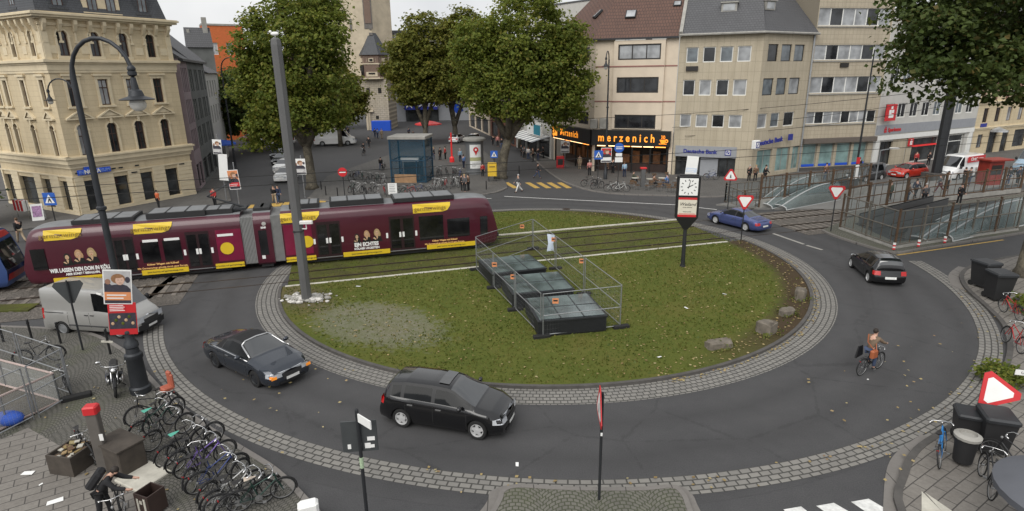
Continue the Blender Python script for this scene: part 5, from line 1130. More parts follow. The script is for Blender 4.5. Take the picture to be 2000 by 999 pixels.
# --- black small hatch
c,h=place(G(1697,551),G(1667,525),1,.70,.02)
ka=car('small_car','small rounded black hatchback seen from behind on the right hand bend','car',c,h,3.62,1.64,
 [(-1.81,.92),(-1.78,1.06),(-1.66,1.28),(-1.45,1.40),(-.8,1.43),(-.2,1.385),(.1,1.34),(.75,.99),(.95,.92),(1.4,.8),(1.7,.66),(1.81,.54)],[(-1.81,.82),(-1.4,.92),(-.9,.90),(.8,.84),(1.3,.74),(1.81,.5)],[(-1.81,.56),(-1.3,.53),(-.2,.52),(.2,.54),(.8,.66),(1.81,.55)],-1.2,1.246,.29,
 [(-1.2,-.62),(-.5,.62)],(.12,.86),(-1.76,-1.46),'paint_black',doorx=(-.55,.7),tail=(.60,.80),headz=(.48,.64),handles=(-.35,),nsp=5,scale=1.04)
# --- parked and distant cars
base_top=[(-2.05,.80),(-1.98,1.0),(-1.75,1.26),(-1.5,1.40),(-.4,1.47),(.2,1.43),(.4,1.38),(1.0,1.04),(1.2,.95),(1.7,.84),(2.05,.62)]
def far_car(label,loc,head,pt,top=base_top,Lc=4.1,name='parked_car',cat='car',group=None,Wd=1.75,glass='car_glass',scale=1,dz=0,wins=((-1.5,-.3),(-.15,.9)),hub='alloy'):
    return car(name,label,cat,loc,head,Lc,Wd,[(x*Lc/4.1,z) for x,z in top],[(-Lc/2,.78),(-1.6,.96),(1.0,.9),(1.6,.8),(Lc/2,.58)],[(-Lc/2,.6),(0,.58),(.4,.6),(1.0,.7),(Lc/2,.6)],-1.25,1.28,.31,[tuple(w) for w in wins],(.3,1.12),(-1.95,-1.5),pt,group=group,lod=1,glass=glass,scale=scale,hub=hub)
GP='cars parked along the left street'
far_car('white car at the front of the parked row, partly behind the grey mast',G(560,352),R(-88),'paint_white',group=GP)
far_car('second parked car, white, behind the front one and the grey mast',G(557,334),R(-90),'paint_white',group=GP)
far_car('third parked car, black, in the row behind the grey mast',G(552,320),R(-90),'paint_black',group=GP)
far_car('fourth parked car, dark grey, farthest in the row behind the grey mast',G(548,308),R(-91),'paint_grey',group=GP)
far_car('dark maroon estate car parked under the trees at the end of the left street',G(492,276),R(170),'paint_maroon')
suv=[(-2.25,1.0),(-2.2,1.3),(-2.0,1.6),(-1.8,1.68),(-.2,1.72),(.3,1.68),(.5,1.6),(1.1,1.14),(1.3,1.06),(1.9,1.0),(2.2,.85),(2.25,.65)]
far_car('dark grey estate car parked in front of the ribbon window office',G(1690,352),rzS+PI,'paint_grey',suv,4.5,glass='car_glass')
far_car('bright red hatchback parked in front of the savings bank',G(1772,346),rzS+PI-.1,'paint_red')
far_car('white small car driving up the right hand street beside the advertising column',G(893,278),R(75),'paint_white')
far_car('second white car further right, nose towards the advertising column',G(924,283),R(-100),'paint_white',suv,4.3)
sprinter=[(-2.9,2.1),(-2.8,2.45),(.9,2.5),(1.25,2.4),(2.0,1.45),(2.2,1.3),(2.8,1.05),(2.95,.75)]
def big_van(label,loc,head,pt,scale=1):
    return car('delivery_van',label,'van',loc,head,5.9,2.0,sprinter,[(-2.95,1.25),(1,1.3),(1.9,1.2),(2.95,.7)],[(-2.95,.84),(1.2,.84),(2.2,.84),(2.95,.74)],-1.75,1.85,.35,[(.95,1.75)],(1.28,2.1),(-9,-8),pt,cargo=True,lod=1,zsill=.3,scale=scale,tail=(.8,1.4),headz=(.75,1.0),hub='steel_galv')
big_van('white delivery van parked across the square in front of the gate tower',G(656,284),R(8),'paint_white',1.12)
wv=big_van('white delivery van with red advertising panel, in front of the ornate house',G(1868,348),rzS+PI+.03,'paint_white',.98)
mb=MB(); mb.box(-2.75,.99,1.75,.55,1.03,2.35); pn=mb.build('advert_panel',MT['red_sign'],wv[0]); lettering('Christberger',.46,MT['sign_white'],pn,(-1.1,1.045,2.05),(-1,0,0),bold=.012)
ads=big_van('box van covered with colourful advertising, parked behind the tall grey mast',G(542,283),R(-170),'paint_white',1.0)
mb=MB(); 
for k,(x0,x1,z0,z1) in enumerate(((-2.7,-1.6,1.2,2.3),(-1.5,-.6,.7,2.2),(-.5,.8,1.3,2.3))):
    for y in (1.0,-1.03): mb.box(x0,y,z0,x1,y+.03,z1,k)
mb.build('advert_panel',[MT['bright_blue'],mat('ad_orange',(.55,.16,.03),.6),mat('ad_peach',(.6,.4,.3),.6)],ads[0])
bus=big_van('pale blue van cut off by the right edge, in front of the ornate house',G(2022,335),rzS+PI,mat('paint_paleblue',(.30,.42,.52),.3,.2,.05,3,0,.8).name,1.05)
# ------------------------------------------------------------------ trams
mat('tram_burgundy',(.062,.006,.016),.32,0,.12,.5,0,.6); mat('tram_magenta',(.17,.006,.035),.32,0,.3,.6,0,.6); mat('tram_yellow',(.66,.46,.02),.45,0,.05); mat('tram_roof',(.17,.175,.18),.6,0,.15,2); mat('bellows_grey',(.22,.22,.215),.8,0,.1); mat('tram_red',(.45,.025,.025),.35,0,.05,1,0,.5); mat('ad_text',(.75,.45,.16),.6,0,0); mat('tram_cream',(.68,.67,.64),.4,0,.05); mat('door_dark',(.022,.008,.01),.4,0,.1)
TV=37.75; HW=1.325
def tram_u(px,z):  # along-track coordinate where this pixel column meets the near flank
    best=None
    for it in range(1):
        # intersect ray with vertical plane v=TV-HW, choosing py so height = z
        lo,hi=380,600
        for _ in range(40):
            m_=(lo+hi)/2; d=ray(px,m_); t__=(TV-HW)/(d.x*TN.x+d.y*TN.y); zz=HC+d.z*t__
            if zz>z: lo=m_
            else: hi=m_
        d=ray(px,m_); t__=(TV-HW)/(d.x*TN.x+d.y*TN.y); return d.x*t__*TD.x+d.y*t__*TD.y
def tram_body(par,x0,x1,nl,nr,mt,name):
    # nl/nr: rounded cab at left/right end
    PR=[(1.18,.30),(1.30,.42),(1.325,.62),(1.325,1.2),(1.325,2.0),(1.325,2.75),(1.29,3.0),(1.16,3.22),(.9,3.36),(.45,3.42),(0,3.44)]
    xs=[x0+(x1-x0)*i/24 for i in range(25)]
    ends=[]
    if nl: xs+= [x0+.05,x0+.15,x0+.3,x0+.5,x0+.75,x0+1.05,x0+1.4,x0+1.8]
    if nr: xs+= [x1-.05,x1-.15,x1-.3,x1-.5,x1-.75,x1-1.05,x1-1.4,x1-1.8]
    xs=sorted(set(xs)); mb=MB(); NR=len(PR); row=2*NR-1
    for x in xs:
        w=1;dx=0;k=0
        if nl and x<x0+2: d=(x-x0)/2; k=(1-d)**2.2; sg=1
        if nr and x>x1-2: d=(x1-x)/2; k=(1-d)**2.2; sg=-1
        s=[]
        for y,z in PR:
            lean=max(0,(z-.9)/2.5); off=(sg*k*.62*lean**1.3 if k else 0)
            if k and z<.9: off=sg*k*.25*((.9-z)/.6)
            s.append((x+off,-y*(1-.17*k),z-(.18*k*lean)))
        mb.v+= s+[(p[0],-p[1],p[2]) for p in s[:-1][::-1]]
    for i in range(len(xs)-1):
        for j in range(row-1):
            jj=j if j<NR-1 else row-2-j
            mb.f.append((i*row+j,(i+1)*row+j,(i+1)*row+j+1,i*row+j+1)); mb.m.append(1 if jj>=8 else 0)
    b=0; mb.f.append(tuple(range(row))); mb.m.append(0); n=(len(xs)-1)*row; mb.f.append(tuple(reversed([n+i for i in range(row)]))); mb.m.append(0)
    return mb.build(name,[MT[mt],MT['tram_roof']],par,smooth=35)
def tram():
    uL,uR=tram_u(46,.7),tram_u(975,.9); u0=(uL+uR)/2
    p=tv(u0,TV); T=thing('tram','long burgundy articulated tram with yellow advertising crossing the roundabout','tram',p,math.atan2(TD.y,TD.x))
    U=lambda px,z: tram_u(px,z)-u0
    LA=(U(46,.7),U(474,1.7)); B1=(LA[1],U(499,1.7)); Mx=(B1[1],U(533,1.7)); B2=(Mx[1],U(553,1.7)); LB=(B2[1],U(975,.9))
    A=tram_body(T,LA[0],LA[1],1,0,'tram_burgundy','front_section'); Mm=tram_body(T,Mx[0],Mx[1],0,0,'tram_burgundy','middle_section'); Bb=tram_body(T,LB[0],LB[1],0,1,'tram_burgundy','rear_section')
    for a,b in (B1,B2):
        mb=MB(); n=9
        prof=[(1.2,.45),(1.2,3.0),(1.05,3.2),(0,3.25)]
        for k in range(n):
            x=a+(b-a)*(k+.5)/n; w=(b-a)/n*.7; mb.box(x-w/2,-1.27,.45,x+w/2,1.27,3.2)
        mb.box(a,-1.2,.4,b,1.2,3.1); mb.build('bellows',MT['bellows_grey'],T)
    y=-HW-.008
    def pan(par,name,px0,px1,z0,z1,mt,dy=0,cut=None):
        x0,x1=U(px0,(z0+z1)/2),U(px1,(z0+z1)/2); mb=MB()
        if cut: mb.add([(x0,y-dy,z0),(x1-cut,y-dy,z0),(x1-cut*.35,y-dy,z0+(z1-z0)*.25),(x1,y-dy,z1),(x0,y-dy,z1)],[(0,1,2,3,4)]); return mb.build(name,MT[mt],par),x0,x1
        mb.box(x0,y-dy,z0,x1,y+.02,z1); return mb.build(name,MT[mt],par),x0,x1
    def door(par,px0,px1):
        d,x0,x1=pan(par,'door',px0,px1,.42,2.62,'door_dark')
        mb=MB(); w=(x1-x0)
        for a in (0,1): mb.box(x0+w*(.06+.5*a),y-.012,.6,x0+w*(.44+.5*a),y,2.45)
        mb.build('pane',MT['tram_glass'],d)
        mb=MB()
        for q in (-.1,.42,.55,1.06): mb.box(x0+w*q-.06,y-.02,1.3,x0+w*q+.06,y,1.62)
        mb.build('door_sticker',MT['sign_white'],d)
    def win(par,px0,px1,z0=1.05,z1=2.25,name='window'): return pan(par,name,px0,px1,z0,z1,'tram_glass')
    door(A,226,266); win(A,277,312); win(A,320,355); door(A,366,412); win(A,62,90,1.15,2.3,'cab_window')
    for a,b in ((278,308),(320,350),(424,455)): pan(A,'blind',a,b,2.22,2.36,'sign_white',.012)
    win(Mm,507,523,.9,2.4); door(Bb,619,666); door(Bb,761,810); win(Bb,819,866,.95,2.5); win(Bb,874,917,1.0,2.2); win(Bb,938,952,1.0,2.2,'cab_window')
    # windscreens follow the rounded nose
    for sgn,xe,par in ((-1,LA[0],A),(1,LB[1],Bb)):
        mb=MB(); P=[]
        for z in (1.35,1.9,2.5):
            lean=(z-.9)/2.5
            for q in (-.85,-.5,0,.5,.85): P.append((xe-sgn*(.62*lean**1.3+.06*abs(q)**2.5)+sgn*.05,q*1.0,z-.18*lean))
        mb.add(P,[(a*5+b,a*5+b+1,a*5+b+6,a*5+b+5) for a in (0,1) for b in range(4)]); mb.build('windscreen',MT['tram_glass'],par)
    for par,a,b in ((A,106,225),(A,278,369),(A,422,478),(Bb,560,618),(Bb,671,762),(Bb,834,928)):
        sk_,x0,x1=pan(par,'yellow_skirt',a,b,.34,.62,'tram_yellow',.03)
        lettering('Jetzt buchen auf germanwings.com',.13,MT['trim_black'],sk_,((x0+x1)/2,y-.035,.48),(1,0,0))
    for par,a,b in ((A,226,278),(A,370,421),(Bb,619,670),(Bb,763,833)): pan(par,'door_step',a,b,.40,.45,'steel_galv',.02)
    for par,a,b in ((A,84,158),(A,260,335),(Bb,547,623),(Bb,806,879)):
        x0,x1=U(a,3.0),U(b,3.0); mb=MB(); yy=-1.36
        P=[(x0,yy,2.72),(x1-.5,yy,2.72),(x1-.2,yy,2.80),(x1,yy+.04,3.05),(x1+.03,yy+.16,3.26),(x0,yy+.16,3.26),(x0,yy+.03,3.02)]; mb.add(P,[tuple(range(7))]); yt=mb.build('yellow_tag',MT['tram_yellow'],par)
        lettering('germanwings',.36,MT['ad_text'] if False else mat('ad_brown',(.22,.14,.02),.6),yt,((x0+x1)/2-.1,yy-.012,2.98),(1,0,0),space=1.05,up=(0,.1,1))
    # adverts: magenta field, badge, three portraits and slogans
    def portrait(par,px,zc,hair,sc,face='skin',coat='shop_black'):
        x=U(px,zc); mb=MB(); yy=y-.004
        def ell(cx,cz,rx,rz,m_,d): mb.add([(cx+rx*math.cos(2*PI*i/14),yy-d,cz+rz*math.sin(2*PI*i/14)) for i in range(14)],[tuple(range(14))],m_)
        ell(x,zc+.02*sc,.21*sc,.30*sc,0,0); ell(x+.06*sc,zc-.1*sc,.2*sc,.28*sc,0,.001)
        mb.add([(x-.36*sc,yy-.002,zc-.62*sc),(x+.36*sc,yy-.002,zc-.62*sc),(x+.26*sc,yy-.002,zc-.26*sc),(x,yy-.002,zc-.2*sc),(x-.26*sc,yy-.002,zc-.26*sc)],[(0,1,2,3,4)],2)
        mb.add([(x-.09*sc,yy-.003,zc-.2*sc),(x,yy-.003,zc-.48*sc),(x+.09*sc,yy-.003,zc-.2*sc)],[(0,1,2)],1); ell(x,zc,.125*sc,.175*sc,1,.004)
        for s in (-1,1): ell(x+s*.05*sc,zc+.03*sc,.022*sc,.015*sc,2,.006)
        ell(x,zc-.09*sc,.04*sc,.014*sc,3,.006)
        mb.add([(x-.3*sc,yy-.005,zc-.36*sc),(x-.2*sc,yy-.005,zc-.3*sc),(x-.05*sc,yy-.005,zc-.45*sc),(x-.12*sc,yy-.005,zc-.5*sc)],[(0,1,2,3)],1)
        mb.build('portrait',[MT[hair],MT[face],MT[coat],MT['tail_red']],par)
    mat('ad_hair',(.42,.25,.13),.6,0,.2,9); mat('ad_skin',(.50,.33,.2),.6,0,.15,9)
    for par,c0,z in ((A,(131,153,178),1.95),(Bb,(697,716,736),1.75)):
        for px,hr,sc,dz in zip(c0,('hair_dark','ad_hair','hair_blond'),(.9,1.05,1.15),(-.1,.02,.05)): portrait(par,px,z+dz-.12,hr,sc*(.82 if par is A else .74),'ad_skin')
    for px0,px1,par in ((424,474,A),(556,610,Bb)): pan(par,'magenta_field',px0,px1,.75,2.6,'tram_magenta',-.004)
    for px,par in ((444,A),(600,Bb)):
        x=U(px,1.5); mb=MB(); mb.lathe([(.36,-.015),(.34,.0),(.001,.0)],(x,y-.02,1.5),20,0,'Y'); mb.torus((x,y-.022,1.5),.31,.012,20,4,'Y',1)
        for k,(w,zz) in enumerate(((.2,.17),(.24,.05),(.24,-.07),(.12,-.19))): mb.box(x-w,y-.026,1.5+zz-.035,x+w,y-.018,1.5+zz+.035,1)
        mb.build('round_badge',[MT['tram_yellow'],mat('ad_brown',(.22,.14,.02),.6)],par)
    def words(par,txt,size,px,z,mt='sign_white',bold=.01,sx=1): lettering(txt,size,MT[mt],par,(U(px,z),y-.006,z),(1,0,0),bold=bold,sx=sx)
    words(A,'WIR LASSEN DEN DOM IN KÖLLE.',.30,161,1.02,bold=.014,sx=.66); words(A,'ABER SONST ÜBERALLHIN.',.17,163,.78,bold=.008,sx=.8)
    words(Bb,'EIN ECHTES',.32,716,1.02,bold=.016,sx=.85); words(Bb,'KÖLNER URGESTEIN',.18,717,.77,bold=.008,sx=.9)
    for par,px in ((A,319),(Bb,869)):
        words(par,'Kölner Wagen mit Köbes?',.15,px,.92 if par is A else .86,'ad_text',.006); words(par,'Mit Germanwings günstig durch ganz Europa.',.14,px,.72 if par is A else .68,'ad_text',.004)
    words(Mm,'2245',.14,514,2.55)
    mb=MB(); mb.cbox((U(516,.75),y,.78),(.18,.02,.2)); mb.build('sticker',MT['sign_white'],Mm)
    mb=MB(); mb.lathe([(.12,-.02),(.001,-.02)],(U(515,2.78),y,2.78),14,0,'Y'); mb.build('operator_roundel',MT['tram_cream'],Mm)
    # underframe
    mb=MB()
    for a,b in (LA,Mx,LB): mb.box(a+.8,-1.1,.12,b-.8,1.1,.40)
    mb.build('underframe',MT['trim_black'],T)
    mb=MB()
    for x in (LA[0]+2.6,LA[0]+4.4,LA[1]-2.2,Mx[0]+.6,Mx[1]-.6,LB[0]+2.2,LB[1]-4.4,LB[1]-2.6):
        for s in (-1,1): mb.lathe([(.30,-.06),(.30,.06)],(x,s*.75,.38),14,0,'Y')
    mb.build('bogie_wheels',MT['rail_steel'],T)
    # roof equipment
    mb=MB()
    for a,b,z,w in ((LA[0]+2.6,LA[0]+5.6,.16,.9),(LA[0]+6.2,LA[0]+9.2,.26,.85),(LA[1]-2.6,LA[1]-.4,.22,.7),(LB[0]+.5,LB[0]+2.2,.22,.8),(LB[0]+2.8,LB[0]+6.0,.26,.85),(LB[1]-6.6,LB[1]-2.8,.18,.95)):
        mb.box(a,-w,3.40,b,w,3.44+z,1); mb.box(a+.12,-w+.12,3.44+z,b-.12,w-.12,3.46+z,0)
        for q in (.33,.66): mb.box(a+(b-a)*q-.04,-w,3.44+z,a+(b-a)*q+.04,w,3.475+z,1)
    for x in (Mx[0]+.3,Mx[1]-.3,LA[1]-.9): mb.rbox((x,0,3.5),(.6,1.2,.25),.05,0,1)
    mb.build('roof_equipment',[MT['tram_roof'],MT['trim_black']],T)
    mb=MB(); xp=U(452,3.4); mb.box(xp-.5,-.55,3.5,xp+.7,.55,3.62)
    x1=xp-1.15; 
    mb.tube((xp+.5,0,3.6),(xp-1.35,0,4.35),.06,.05); 
    for s in (-1,1): mb.tube((xp-1.35,s*.1,4.35),(xp+.1,s*.35,5.15),.03)
    mb.tube((xp+.1,-.8,5.15),(xp+.1,.8,5.15),.035); mb.tube((xp-.1,-.85,5.12),(xp-.1,.85,5.12),.03); mb.path([(xp,-1.0,4.95),(xp,-.8,5.16),(xp,.8,5.16),(xp,1.0,4.95)],.03,5); mb.build('pantograph',MT['dark_metal'],T)
    mb=MB(); mb.box(LA[0]-.35,-.25,.5,LA[0]+.3,.25,.75); mb.box(LB[1]-.3,-.25,.5,LB[1]+.25,.25,.75); mb.build('coupler',MT['trim_black'],T)
    for s,x,par in ((-1,LA[0],A),(1,LB[1],Bb)):
        for q in (-.55,.55):
            mb=MB(); mb.ico((x-s*.22,q,.95),(.12,.15,.1)); mb.build('headlight',MT['headlight_glass'],par)
    return T,uL
T,uL=tram()
# second tram, only its nose in the picture
p=tv(uL-6.6,TV); T2=thing('tram','red, white and blue second tram with only its nose showing at the left edge','tram',p,math.atan2(TD.y,TD.x))
mat('tram_blue',(.035,.07,.20),.35,0,.05,1,0,.5)
b2=tram_body(T2,-6,5.9,0,1,'tram_blue','body')
mb=MB(); mb.box(-6,-1.36,.36,4.9,-1.31,1.15); mb.build('blue_flank',MT['bright_blue'],b2); mb=MB(); mb.box(-6,-1.37,.3,4.9,-1.32,.6); mb.build('red_skirt',MT['tram_red'],b2)
mb=MB(); mb.box(-6,-1.34,1.4,4.3,-1.31,2.5); mb.build('window_strip',MT['tram_glass'],b2)
mb=MB(); P=[]
for z in (1.25,1.8,2.4,2.75):
    lean=(z-.9)/2.5
    for q in (-.95,-.6,0,.6,.95): P.append((5.9-(.62*lean**1.3+.06*abs(q)**2.5)+.06,q*1.03,z-.15*lean))
mb.add(P,[(a*5+b,a*5+b+1,a*5+b+6,a*5+b+5) for a in range(3) for b in range(4)]); mb.build('windscreen',MT['car_glass'],b2)
mb=MB(); P=[]
for z in (.62,1.0):
    for q in (-1,-.6,0,.6,1): P.append((5.9-.06*abs(q)**2.5+.05-(.12 if z<.9 else 0),q*1.0,z))
mb.add(P,[(b,b+1,b+6,b+5) for b in range(4)]); mb.build('bumper',MT['tram_red'],b2)
mb=MB(); P=[]
for z in (2.9,3.2,3.45):
    lean=(z-.9)/2.5
    for q in (-1,-.6,0,.6,1): P.append((5.9-(.62*lean**1.3+.06*abs(q)**2.5)+.04-(.4 if z>3.3 else 0),q*(1.05 if z<3.1 else .9),z-.15*lean+.02))
mb.add(P,[(a*5+b,a*5+b+1,a*5+b+6,a*5+b+5) for a in range(2) for b in range(4)]); mb.build('red_brow',MT['tram_red'],b2)
mb=MB(); mb.box(-6,-1.0,3.42,4.2,1.0,3.5); mb.build('red_roof',MT['tram_red'],b2)
# ================================================================== street furniture
def gz(px,py,z=0.0): x,y=G(px,py,z); return (x,y,z)
# --- tall grey mast
b=G(600,590); ms=thing('lighting_mast','tall tapered grey steel mast standing in rubble at the island edge','mast',(b[0],b[1],.08),R(8))
mb=MB()
def rr(w,d,z,c=.3):
    k=min(w,d)*c; w/=2;d/=2; return [(-w+k,-d,z),(w-k,-d,z),(w,-d+k,z),(w,d-k,z),(w-k,d,z),(-w+k,d,z),(-w,d-k,z),(-w,-d+k,z)]
lv=[(.46,.46,0),(.45,.45,6),(.43,.43,12.2),(.38,.38,12.42),(.2,.2,12.5)]; vs=[]; 
for w,d,z in lv: vs+=rr(w,d,z)
fs=[(8*i+k,8*i+(k+1)%8,8*i+8+(k+1)%8,8*i+8+k) for i in range(4) for k in range(8)]+[tuple(range(32,40))]
mb.add(vs,fs); mb.build('pole',MT['mast_grey'],ms)
mb=MB(); mb.box(-.235,-.235,3.6,.235,.235,3.66); mb.build('clamp_ring',MT['dark_metal'],ms)
mb=MB(); mb.tube((.2,-.1,3.75),(.42,-.2,3.75),.03); mb.tube((.42,-.2,3.75),(.42,-.2,4.0),.03); mb.rbox((.45,-.25,4.1),(.62,.16,.16),.03,R(-4)); mb.build('camera',MT['tram_cream'],ms)
# gull on top
g_=thing('gull','white gull perched on top of the tall grey mast','bird',(b[0],b[1],12.58)); mb=MB(); mb.ico((0,0,.16),(.2,.09,.09)); mb.ico((-.19,0,.25),(.065,.055,.06)); mb.tube((-.24,0,.25),(-.32,0,.235),.015,.004,5); mb.add([(.12,-.05,.19),(.42,-.02,.13),(.42,.02,.13),(.12,.05,.19)],[(0,1,2,3)]); mb.tube((0,.03,.1),(0,.03,0),.01,None,5); mb.tube((0,-.03,.1),(0,-.03,0),.01,None,5); mb.build('body',MT['sign_white'],g_,smooth=True)
def rock(mb,c,s,r,mat_=0,n=7,m_=5):
    i0=len(mb.v); mb.ico(c,s,mat_,n,m_)
    for i in range(i0,len(mb.v)):
        v=mb.v[i]; f=1+r.uniform(-.22,.22); mb.v[i]=(c[0]+(v[0]-c[0])*f,c[1]+(v[1]-c[1])*f,max(c[2]-s[2]*.7,c[2]+(v[2]-c[2])*f))
r=random.Random(4); mb=MB()
for _ in range(130):
    a=r.random()*6.28; d=abs(r.gauss(0,.55))+.2; s=r.uniform(.04,.14)*(1.3-d*.4 if d<1.6 else .5); s=max(.03,s)
    rock(mb,(b[0]+1.5*d*math.cos(a)*.75,b[1]+.2+d*math.sin(a)*.7,.10+s*.4),(s*1.3,s,s*.75),r,r.choice((0,0,1)))
stuff(mb.build('rubble_pile',[MT['concrete'],mat('pale_rubble',(.55,.53,.5),.9,0,.25,4)]),'heap of pale broken stones round the foot of the tall grey mast')
# --- clock
b=G(1333,521,.08); ck=thing('street_clock','black street clock with white square dial over a red and white advert','clock',(b[0],b[1],.08),R(-10))
mb=MB(); mb.tube((0,0,0),(0,0,2.35),.12,.10,12); mb.tube((0,0,0),(0,0,.12),.17,.15,12); mb.build('post',MT['dark_metal'],ck)
mb=MB(); mb.add([(-.62,-.2,2.95),(.62,-.2,2.95),(.12,-.12,2.25),(-.12,-.12,2.25),(-.62,.2,2.95),(.62,.2,2.95),(.12,.12,2.25),(-.12,.12,2.25)],[(0,3,2,1),(4,5,6,7),(0,4,7,3),(1,2,6,5)]); mb.rbox((0,0,4.12),(1.26,.42,2.4),.05); mb.box(-.5,-.18,5.3,.5,.18,5.36); mb.build('case',MT['black_paint'],ck)
mb=MB(); mb.box(-.50,-.228,4.22,.50,-.205,5.18); dl=mb.build('dial',MT['sign_white'],ck)
mb=MB()
for k in range(12):
    a=2*PI*k/12; c,s=math.sin(a),math.cos(a); w=.022; p,q=.33,.43
    mb.add([(c*p+s*w,-.233,4.7+s*p-c*w),(c*p-s*w,-.233,4.7+s*p+c*w),(c*q-s*w,-.233,4.7+s*q+c*w),(c*q+s*w,-.233,4.7+s*q-c*w)],[(0,1,2,3)])
for a,ln,w in ((R(62),.27,.028),(R(12),.40,.02)):
    c,s=math.sin(a),math.cos(a); mb.add([(-c*.08+s*w,-.237,4.7-s*.08-c*w),(-c*.08-s*w,-.237,4.7-s*.08+c*w),(c*ln-s*w*.6,-.237,4.7+s*ln+c*w*.6),(c*ln+s*w*.6,-.237,4.7+s*ln-c*w*.6)],[(0,1,2,3)])
mb.build('hands_and_markers',MT['trim_black'],dl)
mb=MB(); mb.box(-.50,-.228,3.0,.50,-.205,4.1,0); mb.box(-.50,-.234,3.98,.50,-.21,4.1,1); mb.box(-.50,-.234,3.0,.50,-.21,3.13,1); mb.box(-.45,-.232,3.16,.45,-.21,3.19,1); ad=mb.build('advert',[mat('ad_ivory',(.62,.58,.48),.5,0,.05),MT['red_sign']],ck)
lettering('Weiland',.26,MT['trim_black'],ad,(0,-.234,3.72),(1,0,0),shear=.35); lettering('uhren schmuck',.08,MT['trim_black'],ad,(0,-.234,3.55),(1,0,0)); lettering('Severinstraße',.08,MT['trim_black'],ad,(0,-.234,3.3),(1,0,0))
# --- curved street lamps
def lantern(par,c,s=1):
    mb=MB(); x,y,z=c; mb.lathe([(.05*s,.95*s),(.16*s,.9*s),(.16*s,.78*s),(.05*s,.7*s),(.09*s,.68*s),(.14*s,.25*s),(.22*s,.2*s),(.28*s,.0),(.62*s,-.12*s),(.60*s,-.15*s),(.34*s,-.14*s)],(x,y,z),16); mb.ico((x,y,z+1.0*s),.15*s); l=mb.build('lantern',MT['lamp_iron'],par,smooth=40)
    mb=MB(); mb.ico((x,y,z-.30*s),(.30*s,.30*s,.28*s),0,14,8); mb.build('globe',MT['lamp_glass'],l,smooth=True)
def arc_lamp(label,loc,H,reach,ang,s=1,lz=None,base='big'):
    t_=thing('street_lamp',label,'street lamp',loc,ang)
    mb=MB(); zt=H-reach*.55
    P=[(0,0,1.0),(0,0,3.0*s),(0,0,zt*.7),(0,0,zt)]; rs=[.13*s,.115*s,.095*s,.085*s]
    for k in range(1,11):
        a=PI*k/10*.93; P.append((reach/2-reach/2*math.cos(a),0,zt+reach*.55*math.sin(a)*1.0)); rs.append(.062*s)
    mb.path(P,rs,10); mb.build('post',MT['lamp_iron'],t_,smooth=50)
    mb=MB()
    if base=='big': mb.lathe([(.34,0),(.35,.22),(.29,.28),(.26,1.3),(.30,1.36),(.29,1.5),(.22,1.56),(.20,1.75),(.24,1.8),(.22,1.95),(.15,2.05),(.15,2.3),(.18,2.33),(.17,2.42),(.12,2.5)],(0,0,0),16)
    else: mb.lathe([(.2,0),(.2,.9),(.13,1.0),(.13,1.4),(.1,1.5)],(0,0,0),10)
    mb.build('base',MT['lamp_iron'],t_,smooth=40); mb=MB(); mb.lathe([(.1*s,-.08),(.15*s,-.04),(.15*s,.04),(.1*s,.08)],(0,0,zt*.62),10); mb.build('collar',MT['lamp_iron'],t_,smooth=40)
    e=P[-1]; 
    lantern(t_,(e[0],0,(lz if lz else e[2]-.8*s)),s*.8); return t_
b=G(276,765,.1); arc_lamp('big curved iron street lamp with posters, nearest lamp at the left kerb',(b[0],b[1],.1),12.0,2.0,R(-6),1.0,lz=10.3)
b=G(201,437); arc_lamp('smaller curved lamp in front of the cream corner building, arm to the left',(b[0],b[1],0),11.0,1.9,R(182),.8,base='s')
b=G(463,345); arc_lamp('curved street lamp before the big plane tree on the left, arm to the right',(b[0],b[1],0),13.0,2.2,R(-8),.95,base='s')
b=G(1182,352); arc_lamp('curved street lamp beside the bakery front with stickers on its post',(b[0],b[1],0),12.9,1.5,R(250),.85,base='s')
b=G(1666,372); t_=thing('street_lamp','slim straight lamp pole in front of the ribbon window office','street lamp',(b[0],b[1],0)); mb=MB(); mb.tube((0,0,0),(0,0,12.5),.11,.06,8); mb.build('post',MT['dark_metal'],t_); mb=MB(); mb.box(-.16,-.14,1.0,.16,-.1,2.4,0); mb.box(-.16,-.142,2.5,.16,-.1,3.1,1); mb.build('sticker',[MT['sign_white'],MT['red_sign']],t_)
b=G(1702,402); t_=thing('street_lamp','short modern lamp with flat white head on the tram platform','street lamp',(b[0],b[1],0)); mb=MB(); mb.tube((0,0,0),(0,0,4.6),.07,.05,8); mb.tube((0,0,4.55),(.9,0,4.7),.04); mb.build('post',MT['steel_galv'],t_); mb=MB(); mb.rbox((1.1,0,4.72),(.7,.3,.12),.04); mb.build('lamp_head',MT['tram_cream'],t_)
b=G(1826,352); t_=thing('overhead_line_mast','thick dark steel mast rising into the tree crown by the white van','mast',(b[0],b[1],0),R(10)); mb=MB(); vs=[]
for w,d,z in ((.92,.92,0),(.9,.9,8),(.86,.86,13.4),(.7,.7,13.6)): vs+=rr(w,d,z)
mb.add(vs,[(8*i+k,8*i+(k+1)%8,8*i+8+(k+1)%8,8*i+8+k) for i in range(3) for k in range(8)]+[tuple(range(24,32))]); mb.build('pole',MT['dark_metal'],t_); mb=MB(); mb.box(-1.0,-.8,0,1.0,.8,.75); mb.build('plinth',MT['dark_stone'],t_)
MAST=(b[0],b[1])
